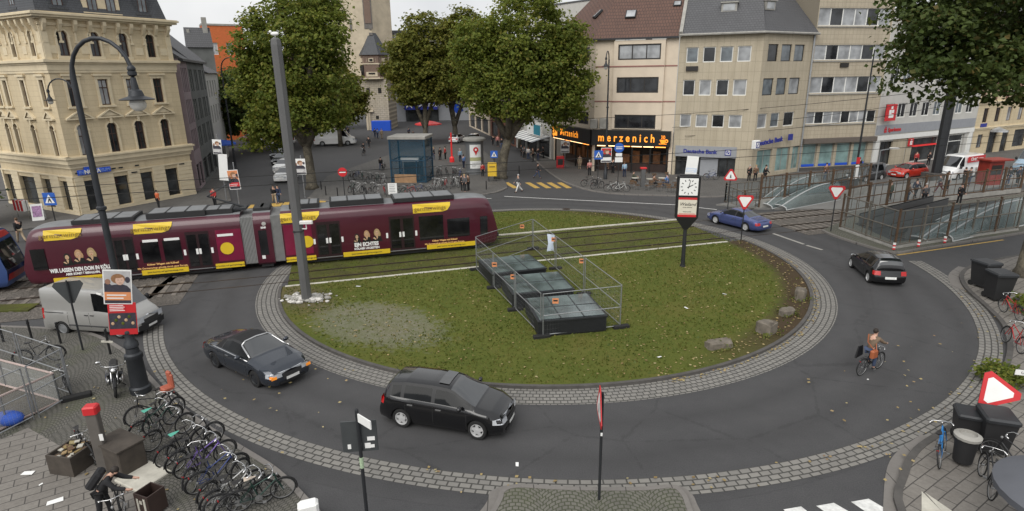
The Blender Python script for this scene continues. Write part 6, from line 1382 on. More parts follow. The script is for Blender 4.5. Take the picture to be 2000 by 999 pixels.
# --- overhead wires
def wire(label,a,c,sag=.3,rd=.028):
    mb=MB(); a=Vector(a);c=Vector(c); P=[a.lerp(c,k/12)-Vector((0,0,sag*4*(k/12)*(1-k/12))) for k in range(13)]; tag(mb.build('overhead_wire',MT['black_rubber']) if not mb.path(P,rd,4) else None,label,'wire','overhead tram wires')
for c_,lab in zip(TC,('contact wire over the near tram track','contact wire over the far tram track, above the burgundy tram')):
    p=tv(uc-60,c_,5.35); q=tv(uc+60,c_,5.35); wire(lab,p,q,.0,.022)
wire('span wire from the thick dark mast to the bakery front',(MAST[0],MAST[1],8.2),(17.3,65.0,5.2),.5); wire('lower span wire from the thick dark mast to the bank house',(MAST[0],MAST[1],7.4),(18.6,64.6,4.3),.5); wire('span wire from the thick dark mast towards the lift',(MAST[0],MAST[1],9.0),(-8,66,6.2),.9)
# --- skylights and their fence
zz=.85
tops=[[(1028,588),(1134,577),(1183,613),(1066,620)],[(981,542),(1080,535),(1115,561),(1017,571)],[(940,512),(1026,500),(1059,521),(970,529)]]
for P,lab in zip(tops,('front skylight box, nearest of the three glass topped boxes in the grass','middle skylight box between the two other glass topped boxes','rear skylight box, closest to the tram tracks')):
    w=[Vector(G(*p,zz)) for p in P]; c=sum(w,Vector((0,0)))/4; ux=((w[1]-w[0])+(w[2]-w[3]))/2; uy=((w[0]-w[3])+(w[1]-w[2]))/2; LX=3.0; LY=2.7; a=math.atan2(ux.y,ux.x)
    s_=thing('skylight_box',lab,'skylight',(c.x,c.y,.08),a,'skylight boxes')
    mb=MB(); mb.box(-LX/2,-LY/2,0,LX/2,LY/2,.68,0)
    for k in range(11): z=.08+k*.055; mb.box(-LX/2-.02,-LY/2-.02,z,LX/2+.02,LY/2+.02,z+.03,1)
    mb.build('louvre_base',[MT['black_paint'],MT['dark_metal']],s_)
    mb=MB(); mb.box(-LX/2-.06,-LY/2-.06,.69,LX/2+.06,LY/2+.06,.76); mb.build('rim_frame',MT['dark_metal'],s_)
    mb=MB(); mb.box(-LX/2+.05,-LY/2+.05,.775,LX/2-.05,LY/2-.05,.80); gl=mb.build('glass_top',glassmat('roof_glass',(.10,.125,.125),.12,.7,.5),s_)
    mb=MB()
    for q in (-.17,.17): mb.box(LX*q-.02,-LY/2,.801,LX*q+.02,LY/2,.815)
    mb.box(-LX/2,-.02,.801,LX/2,.02,.816); mb.build('glazing_bar',MT['dark_metal'],gl)
def fence_panel(label,p0,p1,h=2.0,z=.08,group=None,film=None,proto=[None]):
    a=Vector(p0);c=Vector(p1); L_=(c-a).length; t_=thing('site_fence_panel',label,'fence panel',(a.x,a.y,z),math.atan2(c.y-a.y,c.x-a.x),group)
    mb=MB(); r_=.024; e=.06
    for x in (e,L_-e): mb.tube((x,0,0),(x,0,h),r_,None,6)
    for zz_ in (.12,h*.5,h-.02): mb.tube((e,0,zz_),(L_-e,0,zz_),r_*.85,None,6)
    mb.build('frame',MT['steel_galv'],t_)
    mb=MB(); n=int(L_/.13)
    for k in range(n): x=e+(L_-2*e)*(k+.5)/n; mb.tube((x,0,.12),(x,0,h-.02),.0022,None,3,0,False)
    for k in range(9): mb.tube((e,0,.15+k*(h-.2)/9),(L_-e,0,.15+k*(h-.2)/9),.0018,None,3,0,False)
    mb.build('wire_mesh',MT['steel_galv'],t_)
    if film: mb=MB(); mb.quad((e,.03,.1),(L_-e,.03,.1),(L_-e,.03,h*.55),(e,.03,h*.55)); mb.build('film',MT[film],t_)
    return t_
A=G(930,528,.08); B=G(1058,660,.08); Cc=G(1213,641,.08); D=G(1041,487,.08)
def lp(a,b,t_): return (a[0]+(b[0]-a[0])*t_,a[1]+(b[1]-a[1])*t_)
GF='wire fence panels round the skylights'
for k,n in enumerate(('rear','middle','front')): fence_panel(f'{n} fence panel on the left side of the skylight boxes',lp(A,B,k/3+.003),lp(A,B,(k+1)/3-.003),group=GF)
for k,n in enumerate(('rear','middle','front')): fence_panel(f'{n} fence panel on the right side of the skylight boxes',lp(D,Cc,k/3+.003),lp(D,Cc,(k+1)/3-.003),group=GF)
fence_panel('fence panel across the near end of the skylight boxes',B,Cc,group=GF); fence_panel('fence panel across the far end of the skylights, by the tracks',A,D,group=GF)
fp=[(lp(A,B,0),'rear left corner'),(lp(A,B,1/3),'left side, first joint from the rear'),(lp(A,B,2/3),'left side, second joint from the rear'),(B,'near left corner'),(Cc,'near right corner'),(lp(D,Cc,2/3),'right side, second joint from the rear'),(lp(D,Cc,1/3),'right side, first joint from the rear'),(D,'rear right corner')]
for p,n in fp:
    mb=MB(); mb.rbox((0,0,.07),(.75,.24,.14),.03); o=mb.build('fence_foot',MT['black_rubber'],loc=(p[0],p[1],.085),rz=R(15)); tag(o,f'black fence foot, skylight fence, {n}','fence foot','feet of the skylight fence')
mb=MB()
for p,tz,m_ in ((lp(A,D,.8),1.9,0),(lp(D,Cc,1/3),1.88,0),(lp(D,Cc,.64),1.85,0),(lp(D,Cc,.70),1.85,0),(lp(A,B,.34),1.6,0),(lp(A,B,.66),1.9,0),(lp(B,Cc,.14),1.75,0)):
    pass
for i,(p,tz) in enumerate(((lp(A,D,.8),1.82),(lp(D,Cc,.31),1.8),(lp(D,Cc,.64),1.8),(lp(A,B,.36),1.5),(lp(A,B,.65),1.75),(lp(B,Cc,.17),1.72))):
    mb=MB(); mb.box(-.13,-.012,-.12,.13,.0,.12,0); mb.box(-.09,-.016,-.02,.09,-.011,.05,1); o=mb.build('warning_tag',[mat('tag_orange',(.62,.24,.10),.6),MT['trim_black']],loc=(p[0]-.02,p[1]-.06,tz),rz=R(-4)); tag(o,('small orange tag on the far end panel','small orange tag on the right side panel nearest the tracks','small orange tag on the right side panel near the white sheet','small orange tag on the rear left panel','small orange tag halfway along the left panels','small orange tag with black bar on the near end panel')[i],'tag','orange tags on the skylight fence')
p=lp(D,Cc,.27); mb=MB(); mb.add([(-.22,0,.9),(.2,0,.95),(.16,-.05,1.4),(.25,0,1.9),(-.2,0,1.95),(-.14,-.04,1.4)],[(0,1,2,5),(5,2,3,4)]); o=mb.build('paper_sheet',mat('pale_bluewhite',(.55,.62,.72),.7,0,.08),loc=(p[0]-.03,p[1]-.08,.05)); tag(o,'pale blue white sheet tied to the right side of the skylight fence','sheet')
# --- stones along the kerb
r=random.Random(9)
for (px,py),s,rz,lab in (((1404,678),(.54,.24,.2),R(12),'long pale stone block, leftmost of the four stones on the right bend'),((1497,648),(.36,.33,.3),R(30),'brown stump like stone with flat top, second from the left'),((1536,614),(.38,.22,.2),R(30),'tilted grey stone slab, third from the left near the kerb'),((1563,584),(.30,.24,.32),R(60),'small upright mossy stone, farthest of the four stones')):
    mb=MB(); mb.rbox((0,0,s[2]*.8),(s[0]*2,s[1]*2,s[2]*2),.09)
    for i,v in enumerate(mb.v): mb.v[i]=(v[0]*(1+r.uniform(-.12,.12)),v[1]*(1+r.uniform(-.14,.14)),v[2]*(1+r.uniform(-.13,.13)))
    p=G(px,py,.1); o=mb.build('kerb_stone_block',mat('mossy_stone',(.15,.13,.105),.95,0,.45,2.5,.5),loc=(p[0],p[1],.06),rz=rz); tag(o,lab,'stone','stones along the bend')
    vs,fs=crown_mesh(int(px),[(p[0],p[1]-.1,.16,s[0]+.3,s[1]+.25,.14)],14,20,.07,.12); mb=MB(); mb.v=[tuple(v) for v in vs]; mb.f=fs; mb.m=[0]*len(fs); stuff(mb.build('weeds',MT['grass_blade']),'tuft of weeds growing round a stone at the right bend')
# --- signs
def pole(par,h,r_=.038,mt='dark_metal'):
    mb=MB(); mb.tube((0,0,0),(0,0,h),r_,None,8); mb.ico((0,0,h),r_*1.05,0,8,4); return mb.build('pole',MT[mt],par)
def tri(par,c,s,rz=0,down=True,back=False,inner='sign_white',roll=0,symbol=False,name='sign_plate',tilt=0):
    mb=MB(); mb.M=Matrix.Translation(c)@Matrix.Rotation(rz,4,'Z')@Matrix.Rotation(tilt,4,'X')@Matrix.Rotation(roll,4,'Y'); d=-1 if down else 1
    def T(k,y):
        P=[]
        for a in (90,210,330):
            for da in (-9,9):
                P.append((k*math.cos(R(a+da)),y,d*k*math.sin(R(a+da))))
        return P
    a=T(s*.60,-.02); b_=T(s*.60,0.0); n=6
    mb.add(a+b_,[tuple(range(6)),tuple(reversed(range(6,12)))]+[(i,(i+1)%6,6+(i+1)%6,6+i) for i in range(6)],0)
    mb.add(T(s*.42,-.024),[tuple(range(6))],1); mb.add(T(s*.61,.004),[tuple(range(6))],2)
    if symbol: mb.add([(-s*.06,-.028,-s*.16),(s*.06,-.028,-s*.16),(s*.03,-.028,s*.12),(-s*.03,-.028,s*.12)],[(0,1,2,3)],3)
    return mb.build(name,[MT['red_sign'],MT[inner],MT['sign_back'],MT['trim_black']],par)
def sign(label,px,py,h,cat='sign',z=0,rz=0): b=G(px,py,z); t_=thing('road_sign',label,cat,(b[0],b[1],z),rz); pole(t_,h); return t_
t_=sign('dark back of a triangular sign on a thin pole before the silver van',162,684,3.05,z=.1,rz=R(20)); tri(t_,(0,.06,2.65),.95,R(180))
t_=sign('red bordered warning sign seen edge on, on the cobbled traffic island',1170,976,3.15,z=.12,rz=0); tri(t_,(-.06,-.03,2.78),.95,R(-92),down=False,symbol=True); mb=MB(); mb.cbox((0,-.04,2.0),(.05,.01,.09)); mb.build('sticker',MT['sign_white'],t_)
t_=sign('give way sign beside the blue coupe, facing the camera',1447,472,3.2,z=.08,rz=R(-12)); tri(t_,(0,-.05,2.75),.95,0)
t_=sign('give way sign in front of the fenced escalator on the right',1622,455,3.3,rz=R(-16)); tri(t_,(0,-.05,2.95),.95,0)
t_=sign('upright warning triangle left of the farther escalator fence',1421,409,3.1,rz=R(-14)); tri(t_,(0,-.05,2.75),.95,0,down=False,symbol=True)
# backs of signs at the bottom edge
b=(-3.75,12.55); t_=thing('road_sign','dark back of a square sign with stickers at the bottom edge','sign',(b[0],b[1],0),R(6)); pole(t_,3.3,.045)
mb=MB(); mb.rbox((0,.07,2.55),(.85,.03,.85),.01); pl=mb.build('sign_plate',MT['sign_back'],t_); mb=MB(); mb.box(.18,.04,2.42,.36,.054,2.52); mb.box(-.3,.04,2.22,-.22,.054,2.34); mb.cbox((.18,.047,2.28),(.14,.012,.14)); mb.box(.24,.04,2.22,.34,.054,2.3); mb.build('sticker',MT['sign_white'],pl)
mb=MB(); mb.M=Matrix.Rotation(R(-48),4,'Z'); mb.box(.02,-.015,3.0,.55,.015,3.22); mb.build('side_plate',[MT['sign_white']],t_)
mb=MB(); mb.tube((0,0,1.7),(0,0,2.0),.05,None,8); mb.build('sticker',mat('sticker_mix',(.35,.45,.3),.6,0,.5,12),t_)
# leaning give way sign lower right
b=G(1884,866,.1); t_=thing('road_sign','leaning give way sign on a striped pole between bins at the lower right','sign',(b[0],b[1],.1))
top=W(1921,796,16.0); c=W(1946,765,15.9); v=top-Vector((b[0],b[1],.1)); mb=MB(); mb.tube((0,0,0),v*1.25,.045,None,8,0)
for k in (.35,.55,.75,.9): mb.tube(v*k,v*(k+.07),.048,None,8,1)
mb.build('pole',[MT['black_paint'],MT['sign_white']],t_); mb=MB(); tri(t_,c-Vector((b[0],b[1],.1)),1.02,R(-20),True,roll=R(-84),tilt=R(-18))
b=G(1990,800,.1); t_=thing('street_name_sign','white street name plate at the right edge above the give way sign','sign',(b[0]+.3,b[1],.1),R(-18)); q=W(1981,729,b[1]); pole(t_,q.z+.05,.035); mb=MB(); mb.box(-.62,-.06,q.z-.23,.2,-.04,q.z-.05); pl=mb.build('name_plate',MT['sign_white'],t_); lettering('Ubierring',.13,MT['trim_black'],pl,(-.21,-.062,q.z-.14),(1,0,0))
def disc(par,z,r_,m1,m2,bar=False,arrows=False):
    mb=MB(); mb.lathe([(r_,.02),(r_,-.005),(.001,-.006)],(0,-.05,z),20,0,'Y'); mb.lathe([(r_*1.02,.025),(.001,.026)],(0,-.05,z),20,2,'Y')
    if bar: mb.box(-r_*.7,-.064,z-r_*.14,r_*.7,-.05,z+r_*.14,1)
    if arrows: mb.box(-r_*.65,-.064,z+.05,r_*.65,-.05,z+.12,1); mb.box(-r_*.65,-.064,z-.12,r_*.65,-.05,z-.05,1)
    mb.build('sign_plate',[MT[m1],MT[m2],MT['sign_back']],par)
t_=sign('round red no entry sign in front of the parked bicycles',674,389,2.75); disc(t_,2.5,.42,'red_sign','sign_white',True)
def ped_sign(label,px,py,z,s=.7,rz=0,extra=None):
    t_=sign(label,px,py,z+s/2+.05,rz=rz); mb=MB(); mb.rbox((0,-.06,z),(s,.03,s),.01,0,0)
    mb.add([(-s*.38,-.08,z-s*.32),(s*.38,-.08,z-s*.32),(0,-.08,z+s*.38)],[(0,1,2)],1); mb.ico((0,-.085,z+s*.13),s*.05,2,8,5); mb.add([(-s*.05,-.086,z+.05*s),(s*.07,-.086,z+.05*s),(s*.16,-.086,z-.28*s),(s*.08,-.086,z-.28*s),(0,-.086,z-.1*s),(-s*.12,-.086,z-.28*s),(-s*.18,-.086,z-.28*s)],[(0,1,2,3,4),(0,4,5,6)],2)
    mb.build('sign_plate',[MT['blue_sign'],MT['sign_white'],MT['trim_black']],t_); return t_
ped_sign('blue pedestrian crossing sign in front of the cream corner building',112,448,2.35,.95); ped_sign('blue pedestrian crossing sign among the bicycles before the bakery',1167,369,3.3,.85); ped_sign('blue pedestrian crossing sign between yellow box and advertising column',966,352,2.75,.75)
t_=sign('round blue direction sign with plates below, before the bakery',1206,373,4.6); disc(t_,4.1,.46,'blue_sign','sign_white',False,True); mb=MB(); mb.box(-.3,-.06,3.25,.3,-.03,3.6,0); mb.box(-.36,-.06,2.75,.36,-.03,3.2,1); mb.build('extra_plate',[MT['sign_white'],MT['sign_white']],t_)
t_=sign('white notice board on a pole in front of the glass lift',768,385,1.35); mb=MB(); mb.box(-.42,-.06,.25,.42,-.03,1.3); nb=mb.build('notice_board',MT['sign_white'],t_); mb=MB()
for k in range(5): mb.box(-.3,-.065,1.12-k*.16,.25-.06*(k%2),-.06,1.17-k*.16)
mb.build('print_lines',MT['steel_galv'],nb)
# --- election posters
mat('poster_grey',(.42,.41,.41),.6,0,.15,4); mat('poster_dark',(.035,.032,.045),.6,0,.5,6)
def poster(label,c,rz,w,h,top,bot,tilt=0,face=True):
    t_=thing('election_poster',label,'poster',c,rz); t_.rotation_euler.y=tilt
    mb=MB(); mb.box(-w/2,-.02,0,w/2,.02,h,0); bd=mb.build('board',MT['sign_white'],t_); mb=MB(); mb.box(-w*.46,-.026,h*.03,w*.46,-.02,h*.97,0); mb.box(-w*.46,-.03,h*.12,w*.46,-.026,h*.36,1)
    for k in range(2): mb.box(-w*.38,-.033,h*(.27-.09*k)-.02,w*(.3-.1*k),-.03,h*(.27-.09*k)+.02,4)
    def ell(cx,cz,rx,rz_,m_,d): mb.add([(cx+rx*math.cos(2*PI*i/14),-.03-d,cz+rz_*math.sin(2*PI*i/14)) for i in range(14)],[tuple(range(14))],m_)
    if face:
        mb.add([(-w*.46,-.0285,h*.03),(w*.46,-.0285,h*.03),(w*.46,-.0285,h*.44),(w*.34,-.0285,h*.55),(w*.12,-.0285,h*.60),(-w*.2,-.0285,h*.56),(-w*.34,-.0285,h*.66),(-w*.46,-.0285,h*.6)],[tuple(range(8))],7)
        ell(-w*.33,h*.66,w*.1,h*.08,8,.0); ell(w*.36,h*.72,w*.09,h*.09,7,.0)
        ell(w*.03,h*.75,w*.25,h*.145,3,.001); ell(w*.09,h*.70,w*.155,h*.135,2,.003); ell(w*.02,h*.815,w*.18,h*.045,3,.004)
        for s in (-1,1): ell(w*.10+s*w*.065,h*.715,w*.022,h*.008,7,.005)
        ell(w*.10,h*.628,w*.055,h*.008,8,.005)
    mb.build('print',[MT[top],MT[bot],mat('poster_skin',(.58,.38,.29),.6,0,.1,6),mat('poster_hair',(.26,.13,.06),.6,0,.25,12),MT['sign_white'],MT['bank_blue'],MT['red_sign'],MT['poster_dark'],mat('poster_skin_dark',(.28,.15,.10),.7,0,.2,9)],bd); return t_
mat('poster_grey',(.45,.43,.42),.6,0,.15,4); mat('poster_dark',(.10,.07,.06),.6,0,.5,6)
lb=G(276,765,.1)
poster('upper election poster on the big lamp post, portrait over an orange box',(lb[0]-.02,lb[1]-.16,3.55),R(18),.84,1.22,'poster_grey','tag_orange',R(8))
t_=thing('election_poster','lower red election poster on the big lamp post, below the portrait','poster',(lb[0]-.05,lb[1]-.16,2.42),R(18)); t_.rotation_euler.y=R(6)
mb=MB(); mb.box(-.42,-.02,0,.42,.02,1.16,0); mb.box(-.40,-.026,.22,.40,-.02,.8,1); mb.box(-.36,-.028,.84,.1,-.02,1.1,0)
for k in range(4): mb.box(-.36,-.03,1.06-k*.06,.05+.04*(k%2),-.027,1.085-k*.06,2)
for k in range(7): mb.ico((-.3+k*.1,-.03,.42+.12*(k%3)),(.05,.01,.06),3+(k%2),8,5)
mb.build('board',[MT['red_sign'],MT['poster_dark'],MT['sign_white'],MT['ad_skin'],MT['plane_leaf']],t_)
def poster_pole(label,px,py,zs,tops):
    b=G(px,py); t_=thing('poster_pole',label,'pole',(b[0],b[1],0)); pole(t_,zs,.05,'steel_galv'); return b
b=poster_pole('grey pole with white posters at the mouth of the left street',443,392,6.0,0)
poster('small pale portrait poster, upper one on the pole in the left street',(b[0]-.1,b[1]-.12,4.3),0,.8,1.3,'sign_white','poster_grey',R(3)); poster('long white poster, lower one on the pole in the left street',(b[0]+.1,b[1]-.12,1.9),0,.8,2.4,'sign_white','sign_white',R(5),False)
b=poster_pole('thin pole with portrait poster right of the grey mast',596,386,3.9,0); poster('white portrait poster right of the grey mast, by the plane tree trunk',(b[0]-.1,b[1]-.12,2.2),0,1.05,1.45,'sign_white','poster_grey')
b=poster_pole('pole with orange posters before the left street, next to the tram roof',468,405,3.9,0); poster('orange poster on the pole behind the tram pantograph',(b[0]-.05,b[1]-.12,1.6),0,.95,1.7,'tag_orange','red_sign',R(-3))
b=poster_pole('pole with white portrait poster at the bakery corner',1103,330,3.4,0); poster('white portrait poster at the left corner of the bakery',(b[0],b[1]-.12,1.9),0,1.0,1.4,'sign_white','poster_grey')
poster('red and white poster strapped to the curved lamp before the bakery',(G(1182,352)[0],G(1182,352)[1]-.2,1.9),0,1.1,1.5,'red_sign','sign_white')
poster('white sheet fixed above the street clock',(G(1333,521)[0]+.05,G(1333,521)[1]-.1,5.42),R(-10),.62,1.0,'sign_white','pale_bluewhite',R(4),False)
# --- lower left square
b=G(207,918,.1); t_=thing('parking_machine','slim grey ticket pillar with red cap on the left square','ticket machine',(b[0],b[1],.1),R(10)); H_=W(186,812,b[1]).z
mb=MB(); mb.rbox((0,0,H_/2),(.30,.24,H_),.02); mb.build('pillar',mat('dirty_taupe',(.10,.09,.08),.7,0,.2,2),t_); mb=MB(); mb.rbox((0,0,H_+.11),(.36,.30,.24),.04); mb.build('red_cap',MT['red_sign'],t_); mb=MB(); mb.box(.1,-.13,H_*.55,.2,-.118,H_*.66); mb.build('screen',MT['sign_white'],t_)
b=G(243,912,.1); t_=thing('stone_cabinet','dark boxy utility cabinet beside the red capped pillar','cabinet',(b[0],b[1],.1),R(-28)); mb=MB(); mb.rbox((0,0,.42),(1.15,.75,.84),.03); mb.build('case',mat('dark_wood',(.055,.045,.036),.85,0,.35,3),t_); mb=MB(); mb.rbox((0,0,.87),(1.22,.82,.05),.01); mb.build('lid',mat('dark_wood',(.055,.045,.036)),t_)
b=G(272,935,.1); mb=MB(); mb.rbox((0,0,.04),(1.1,1.0,.08),.02); tag(mb.build('concrete_slab',MT['concrete_edge'],loc=(b[0]+.1,b[1]+.05,.1),rz=R(-28)),'pale concrete slab lying next to the dark utility cabinet','slab')
b=G(147,912,.1); t_=thing('planter_box','square brown planter filled with litter on the left square','planter',(b[0],b[1],.1),R(-12)); mb=MB(); w=.42
for x0,y0,x1,y1 in ((-w,-w,w,-w+.05),(-w,w-.05,w,w),(-w,-w+.05,-w+.05,w-.05),(w-.05,-w+.05,w,w-.05)): mb.box(x0,y0,0,x1,y1,.62)
mb.box(-w+.05,-w+.05,.05,w-.05,w-.05,.5); mb.build('box',MT['dark_wood'],t_); mb=MB(); r=random.Random(2)
for k in range(26): mb.cbox((r.uniform(-.33,.33),r.uniform(-.33,.33),.52+r.uniform(0,.12)),(r.uniform(.08,.2),r.uniform(.06,.16),.03),r.random()*3,k%3,r.uniform(-.5,.5))
mb.build('litter',[MT['concrete_edge'],MT['wood_brown'],MT['fallen_leaf']],t_)
b=G(300,1000,.1); t_=thing('litter_bin','square brown litter bin with white stickers at the bottom edge','bin',(b[0],b[1],.1),R(-22)); mb=MB(); w=.25
for x0,y0,x1,y1 in ((-w,-w,w,-w+.03),(-w,w-.03,w,w),(-w,-w+.03,-w+.03,w-.03),(w-.03,-w+.03,w,w-.03)): mb.box(x0,y0,.06,x1,y1,.68)
mb.box(-w+.03,-w+.03,.06,w-.03,w-.03,.2); mb.build('box',mat('bin_brown',(.035,.02,.016),.6,0,.2),t_); mb=MB(); mb.box(-.17,-w-.01,.12,-.10,-w,.55); mb.box(.08,-w-.01,.2,.15,-w,.6); mb.box(-.06,-w-.01,.42,.03,-w,.52); mb.build('sticker',MT['concrete_edge'],t_)
b=G(618,1000,.1); mb=MB(); mb.rbox((0,0,.3),(.5,.32,.6),.06); o=mb.build('white_parcel_box',MT['white_paint'],loc=(b[0]-.05,b[1]-.35,.1),rz=R(20)); tag(o,'white plastic box cut off by the bottom edge, right of the bicycles','box')
# bollards
def bollard(label,px,py,h=.95,z=.1,cross=False):
    b=G(px,py,z); t_=thing('bollard',label,'bollard',(b[0],b[1],z),R(-8),'black bollards of the left square'); mb=MB(); mb.tube((0,0,0),(0,0,h),.045,None,8); mb.ico((0,0,h),.05,0,8,5); mb.lathe([(.06,-.03),(.06,.03)],(0,0,h-.14),8); mb.build('post',MT['black_paint'],t_)
    if cross: mb=MB(); mb.box(-.26,-.05,h*.48,.26,-.01,h*.55); mb.build('cross_bar',MT['concrete_edge'],t_)
bollard('black bollard at the left edge, first of the row by the van',7,668); bollard('black bollard second from the left edge, behind the van',63,665); bollard('black bollard third from the left, at the rear wheel of the van',119,671); bollard('black bollard with a pale crossbar, behind the motorcycle',216,692,1.1,.1,True)
for i,(px,py) in enumerate(((637,383),(660,386),(692,388),(716,386),(950,372),(1014,340),(628,372),(582,392))):
    b=G(px,py); mb=MB(); mb.tube((0,0,0),(0,0,.9),.055,.05,7); mb.ico((0,0,.9),.055,0,7,4); tag(mb.build('bollard',MT['black_paint'],loc=(b[0],b[1],0)),('thin dark bollard right of the plane tree trunk','thin dark bollard behind the tram, left of the no entry sign','dark bollard right of the no entry sign','dark bollard before the parked bicycles, behind the tram','dark bollard behind the nose of the tram','dark bollard by the broad plane tree','dark bollard between plane tree trunk and sign','dark bollard at the foot of the parked white car')[i],'bollard','dark bollards of the far square')
# glazed pit with fence, left edge
pc=W(112,728,19.1); zt=1.25
c0=G(118,786,.1); l0=G(-40,862,.1); l1=G(-40,745,.1)
t_=thing('glass_balustrade','film covered glass balustrade with pale handrail round the pit at the left edge','balustrade',(c0[0],c0[1],.1))
ll=(l0[0]-c0[0],l0[1]-c0[1]); lb2=(-4.2,1.7)
mb=MB(); mb.path([(ll[0],ll[1],1.12),(0,0,1.12),(lb2[0],lb2[1],1.12)],.04,6); mb.path([(ll[0],ll[1],.06),(0,0,.06),(lb2[0],lb2[1],.06)],.04,6); mb.build('handrail',mat('pale_pink_rail',(.42,.33,.30),.5,.1,.1),t_)
for e_,nm in ((ll,'near'),(lb2,'far')):
    mb=MB(); mb.quad((0,0,.08),(e_[0],e_[1],.08),(e_[0],e_[1],1.1),(0,0,1.1)); mb.build('glass_panel',MT['plastic_film'],t_)
    for k in range(4):
        q=k/3; mb=MB(); mb.tube((e_[0]*q,e_[1]*q,0),(e_[0]*q,e_[1]*q,1.12),.03,None,6); mb.build('post',MT['steel_galv'],t_)
mb=MB(); mb.sheet([(0,0),ll,(-5,-.2),lb2],.02); mb.build('pit_floor',mat('pit_earth',(.07,.06,.045),.95,0,.4,1.5,.4),t_)
mb=MB(); mb.ico((ll[0]*.72,ll[1]*.72+.25,.25),(.5,.3,.25),0,10,6); o=mb.build('blue_tarpaulin',MT['awning_blue'],loc=(c0[0],c0[1],.1),smooth=True); tag(o,'blue tarpaulin bundle inside the pit at the left edge','tarpaulin')
GF2='wire fence panels round the left pit'
f0=G(143,776,.1); ft=G(46,717,2.0)
fence_panel('fence panel behind the pit, ending at the lone bicycle',G(28,651,2.0),(f0[0],f0[1]+.03),1.9,.1,GF2); fence_panel('fence panel behind the pit cut off by the left edge',G(-70,622,2.0),G(26,650,2.0),1.9,.1,GF2); fence_panel('fence panel in front of the pit, right one of two',ft,f0,1.9,.1,GF2); fence_panel('fence panel in front of the pit cut off by the left edge',G(-70,766,2.0),(ft[0]-.05,ft[1]-.02),1.9,.1,GF2)
for i,p in enumerate(((f0[0]+.2,f0[1]-.1),(c0[0]-1.3,c0[1]-1.6))):
    mb=MB(); mb.rbox((0,0,.08),(.9,.26,.16),.03); tag(mb.build('fence_foot',MT['black_rubber'],loc=(p[0],p[1],.1),rz=R(32)),('black fence foot at the near end of the pit fence','black fence foot under the film covered pit panel')[i],'fence foot','feet of the pit fence')
# paper scraps
for i,(px,py,s,z) in enumerate(((55,925,.17,.108),(108,980,.19,.108),(80,947,.05,.108),(1010,908,.09,.006),(1340,602,.12,.1),(1415,575,.1,.1),(700,560,.14,.1),(1288,698,.1,.1),(1695,742,.06,.006),(1862,828,.09,.01))):
    p=G(px,py,z); mb=MB(); mb.add([(-s,-s*.45,0),(s,-s*.5,.012),(s*.9,s*.5,.02),(-s*.95,s*.45,.008)],[(0,1,2,3)]); o=mb.build('paper_scrap',MT['sign_white'],loc=(p[0],p[1],z+.006),rz=R(30*i)); tag(o,('white paper sheet on the paving, farther from the bottom edge','white paper sheet on the paving, nearest the bottom edge','tiny white scrap between the two sheets on the paving','white scrap on the road right of the black hatchback','white scrap on the grass right of the skylight fence','white scrap in the grass below the street clock','white scrap in the grass beside the tram track','white scrap in the grass above the cobbled ring','white scrap on the road below the cyclist','white scrap on the kerb by the blue bicycle')[i],'paper','paper litter')
# --- glass lift
la=Vector(G(766,358)); lb_=Vector(G(832,366)); lw_=3.7; d=(lb_-la).normalized()
t_=thing('glass_lift','blue tinted glass lift house with flat grey roof in the middle of the square','lift',(la.x,la.y,0),R(-7)); H_=4.6; Dp=3.0
mb=MB()
for x in (0,lw_):
    for y in (0,Dp): mb.box(x-.07,y-.07,0,x+.07,y+.07,H_)
for z in (.1,2.3,H_-.15):
    mb.box(0,-.06,z,lw_,.06,z+.12); mb.box(0,Dp-.06,z,lw_,Dp+.06,z+.12); mb.box(-.06,0,z,.06,Dp,z+.12); mb.box(lw_-.06,0,z,lw_+.06,Dp,z+.12)
mb.box(1.1,-.05,0,1.2,.05,2.3); mb.box(2.7,-.05,0,2.8,.05,2.3); mb.build('frame',mat('lift_blue',(.02,.06,.10),.4,.3,.1),t_)
mb=MB(); mb.rbox((lw_/2,Dp/2,H_+.12),(lw_+.35,Dp+.35,.3),.05); mb.build('roof',MT['concrete'],t_)
for q in ((0,0,lw_,0),(0,Dp,lw_,Dp),(0,0,0,Dp),(lw_,0,lw_,Dp)):
    mb=MB(); mb.quad((q[0],q[1],.2),(q[2],q[3],.2),(q[2],q[3],H_-.2),(q[0],q[1],H_-.2)); mb.build('glass_wall',MT['blue_glass'],t_)
mb=MB(); mb.rbox((lw_/2+.2,1.4,1.35),(1.7,1.5,2.3),.04,0,0); mb.box(1.25,.55,.9,2.85,.64,1.9,1); mb.box(1.0,.3,2.2,2.9,.6,2.6,2); mb.build('lift_car',[MT['mast_grey'],MT['window_dark'],MT['window_white']],t_)
mb=MB(); mb.box(.35,-.14,.05,2.7,-.08,.95); mb.build('wooden_hoarding',mat('plywood',(.32,.19,.10),.8,0,.25,2),t_)
# --- advertising column
b=G(928,340); t_=thing('advertising_column','grey advertising column with white poster beside the broad plane tree','advertising column',(b[0],b[1],0)); mb=MB(); mb.lathe([(1.05,0),(1.05,.35),(1.0,.4),(1.0,3.7)],(0,0,0),24); mb.build('drum',mat('column_grey',(.13,.135,.14),.6,0,.1),t_,smooth=40); mb=MB(); mb.lathe([(1.0,3.7),(1.3,3.8),(1.3,4.0),(1.1,4.12),(.02,4.2)],(0,0,0),24); mb.build('cap',MT['concrete'],t_,smooth=40)
def cyl_patch(mb,a0,a1,z0,z1,r_,m_,n=8):
    P=[]
    for k in range(n+1):
        a=R(a0+(a1-a0)*k/n)
        for z in (z0,z1): P.append((r_*math.sin(a),-r_*math.cos(a),z))
    mb.add(P,[(2*k,2*k+2,2*k+3,2*k+1) for k in range(n)],m_)
mb=MB(); cyl_patch(mb,-28,48,.75,3.4,1.012,0); cyl_patch(mb,-28,48,1.6,2.0,1.02,1)
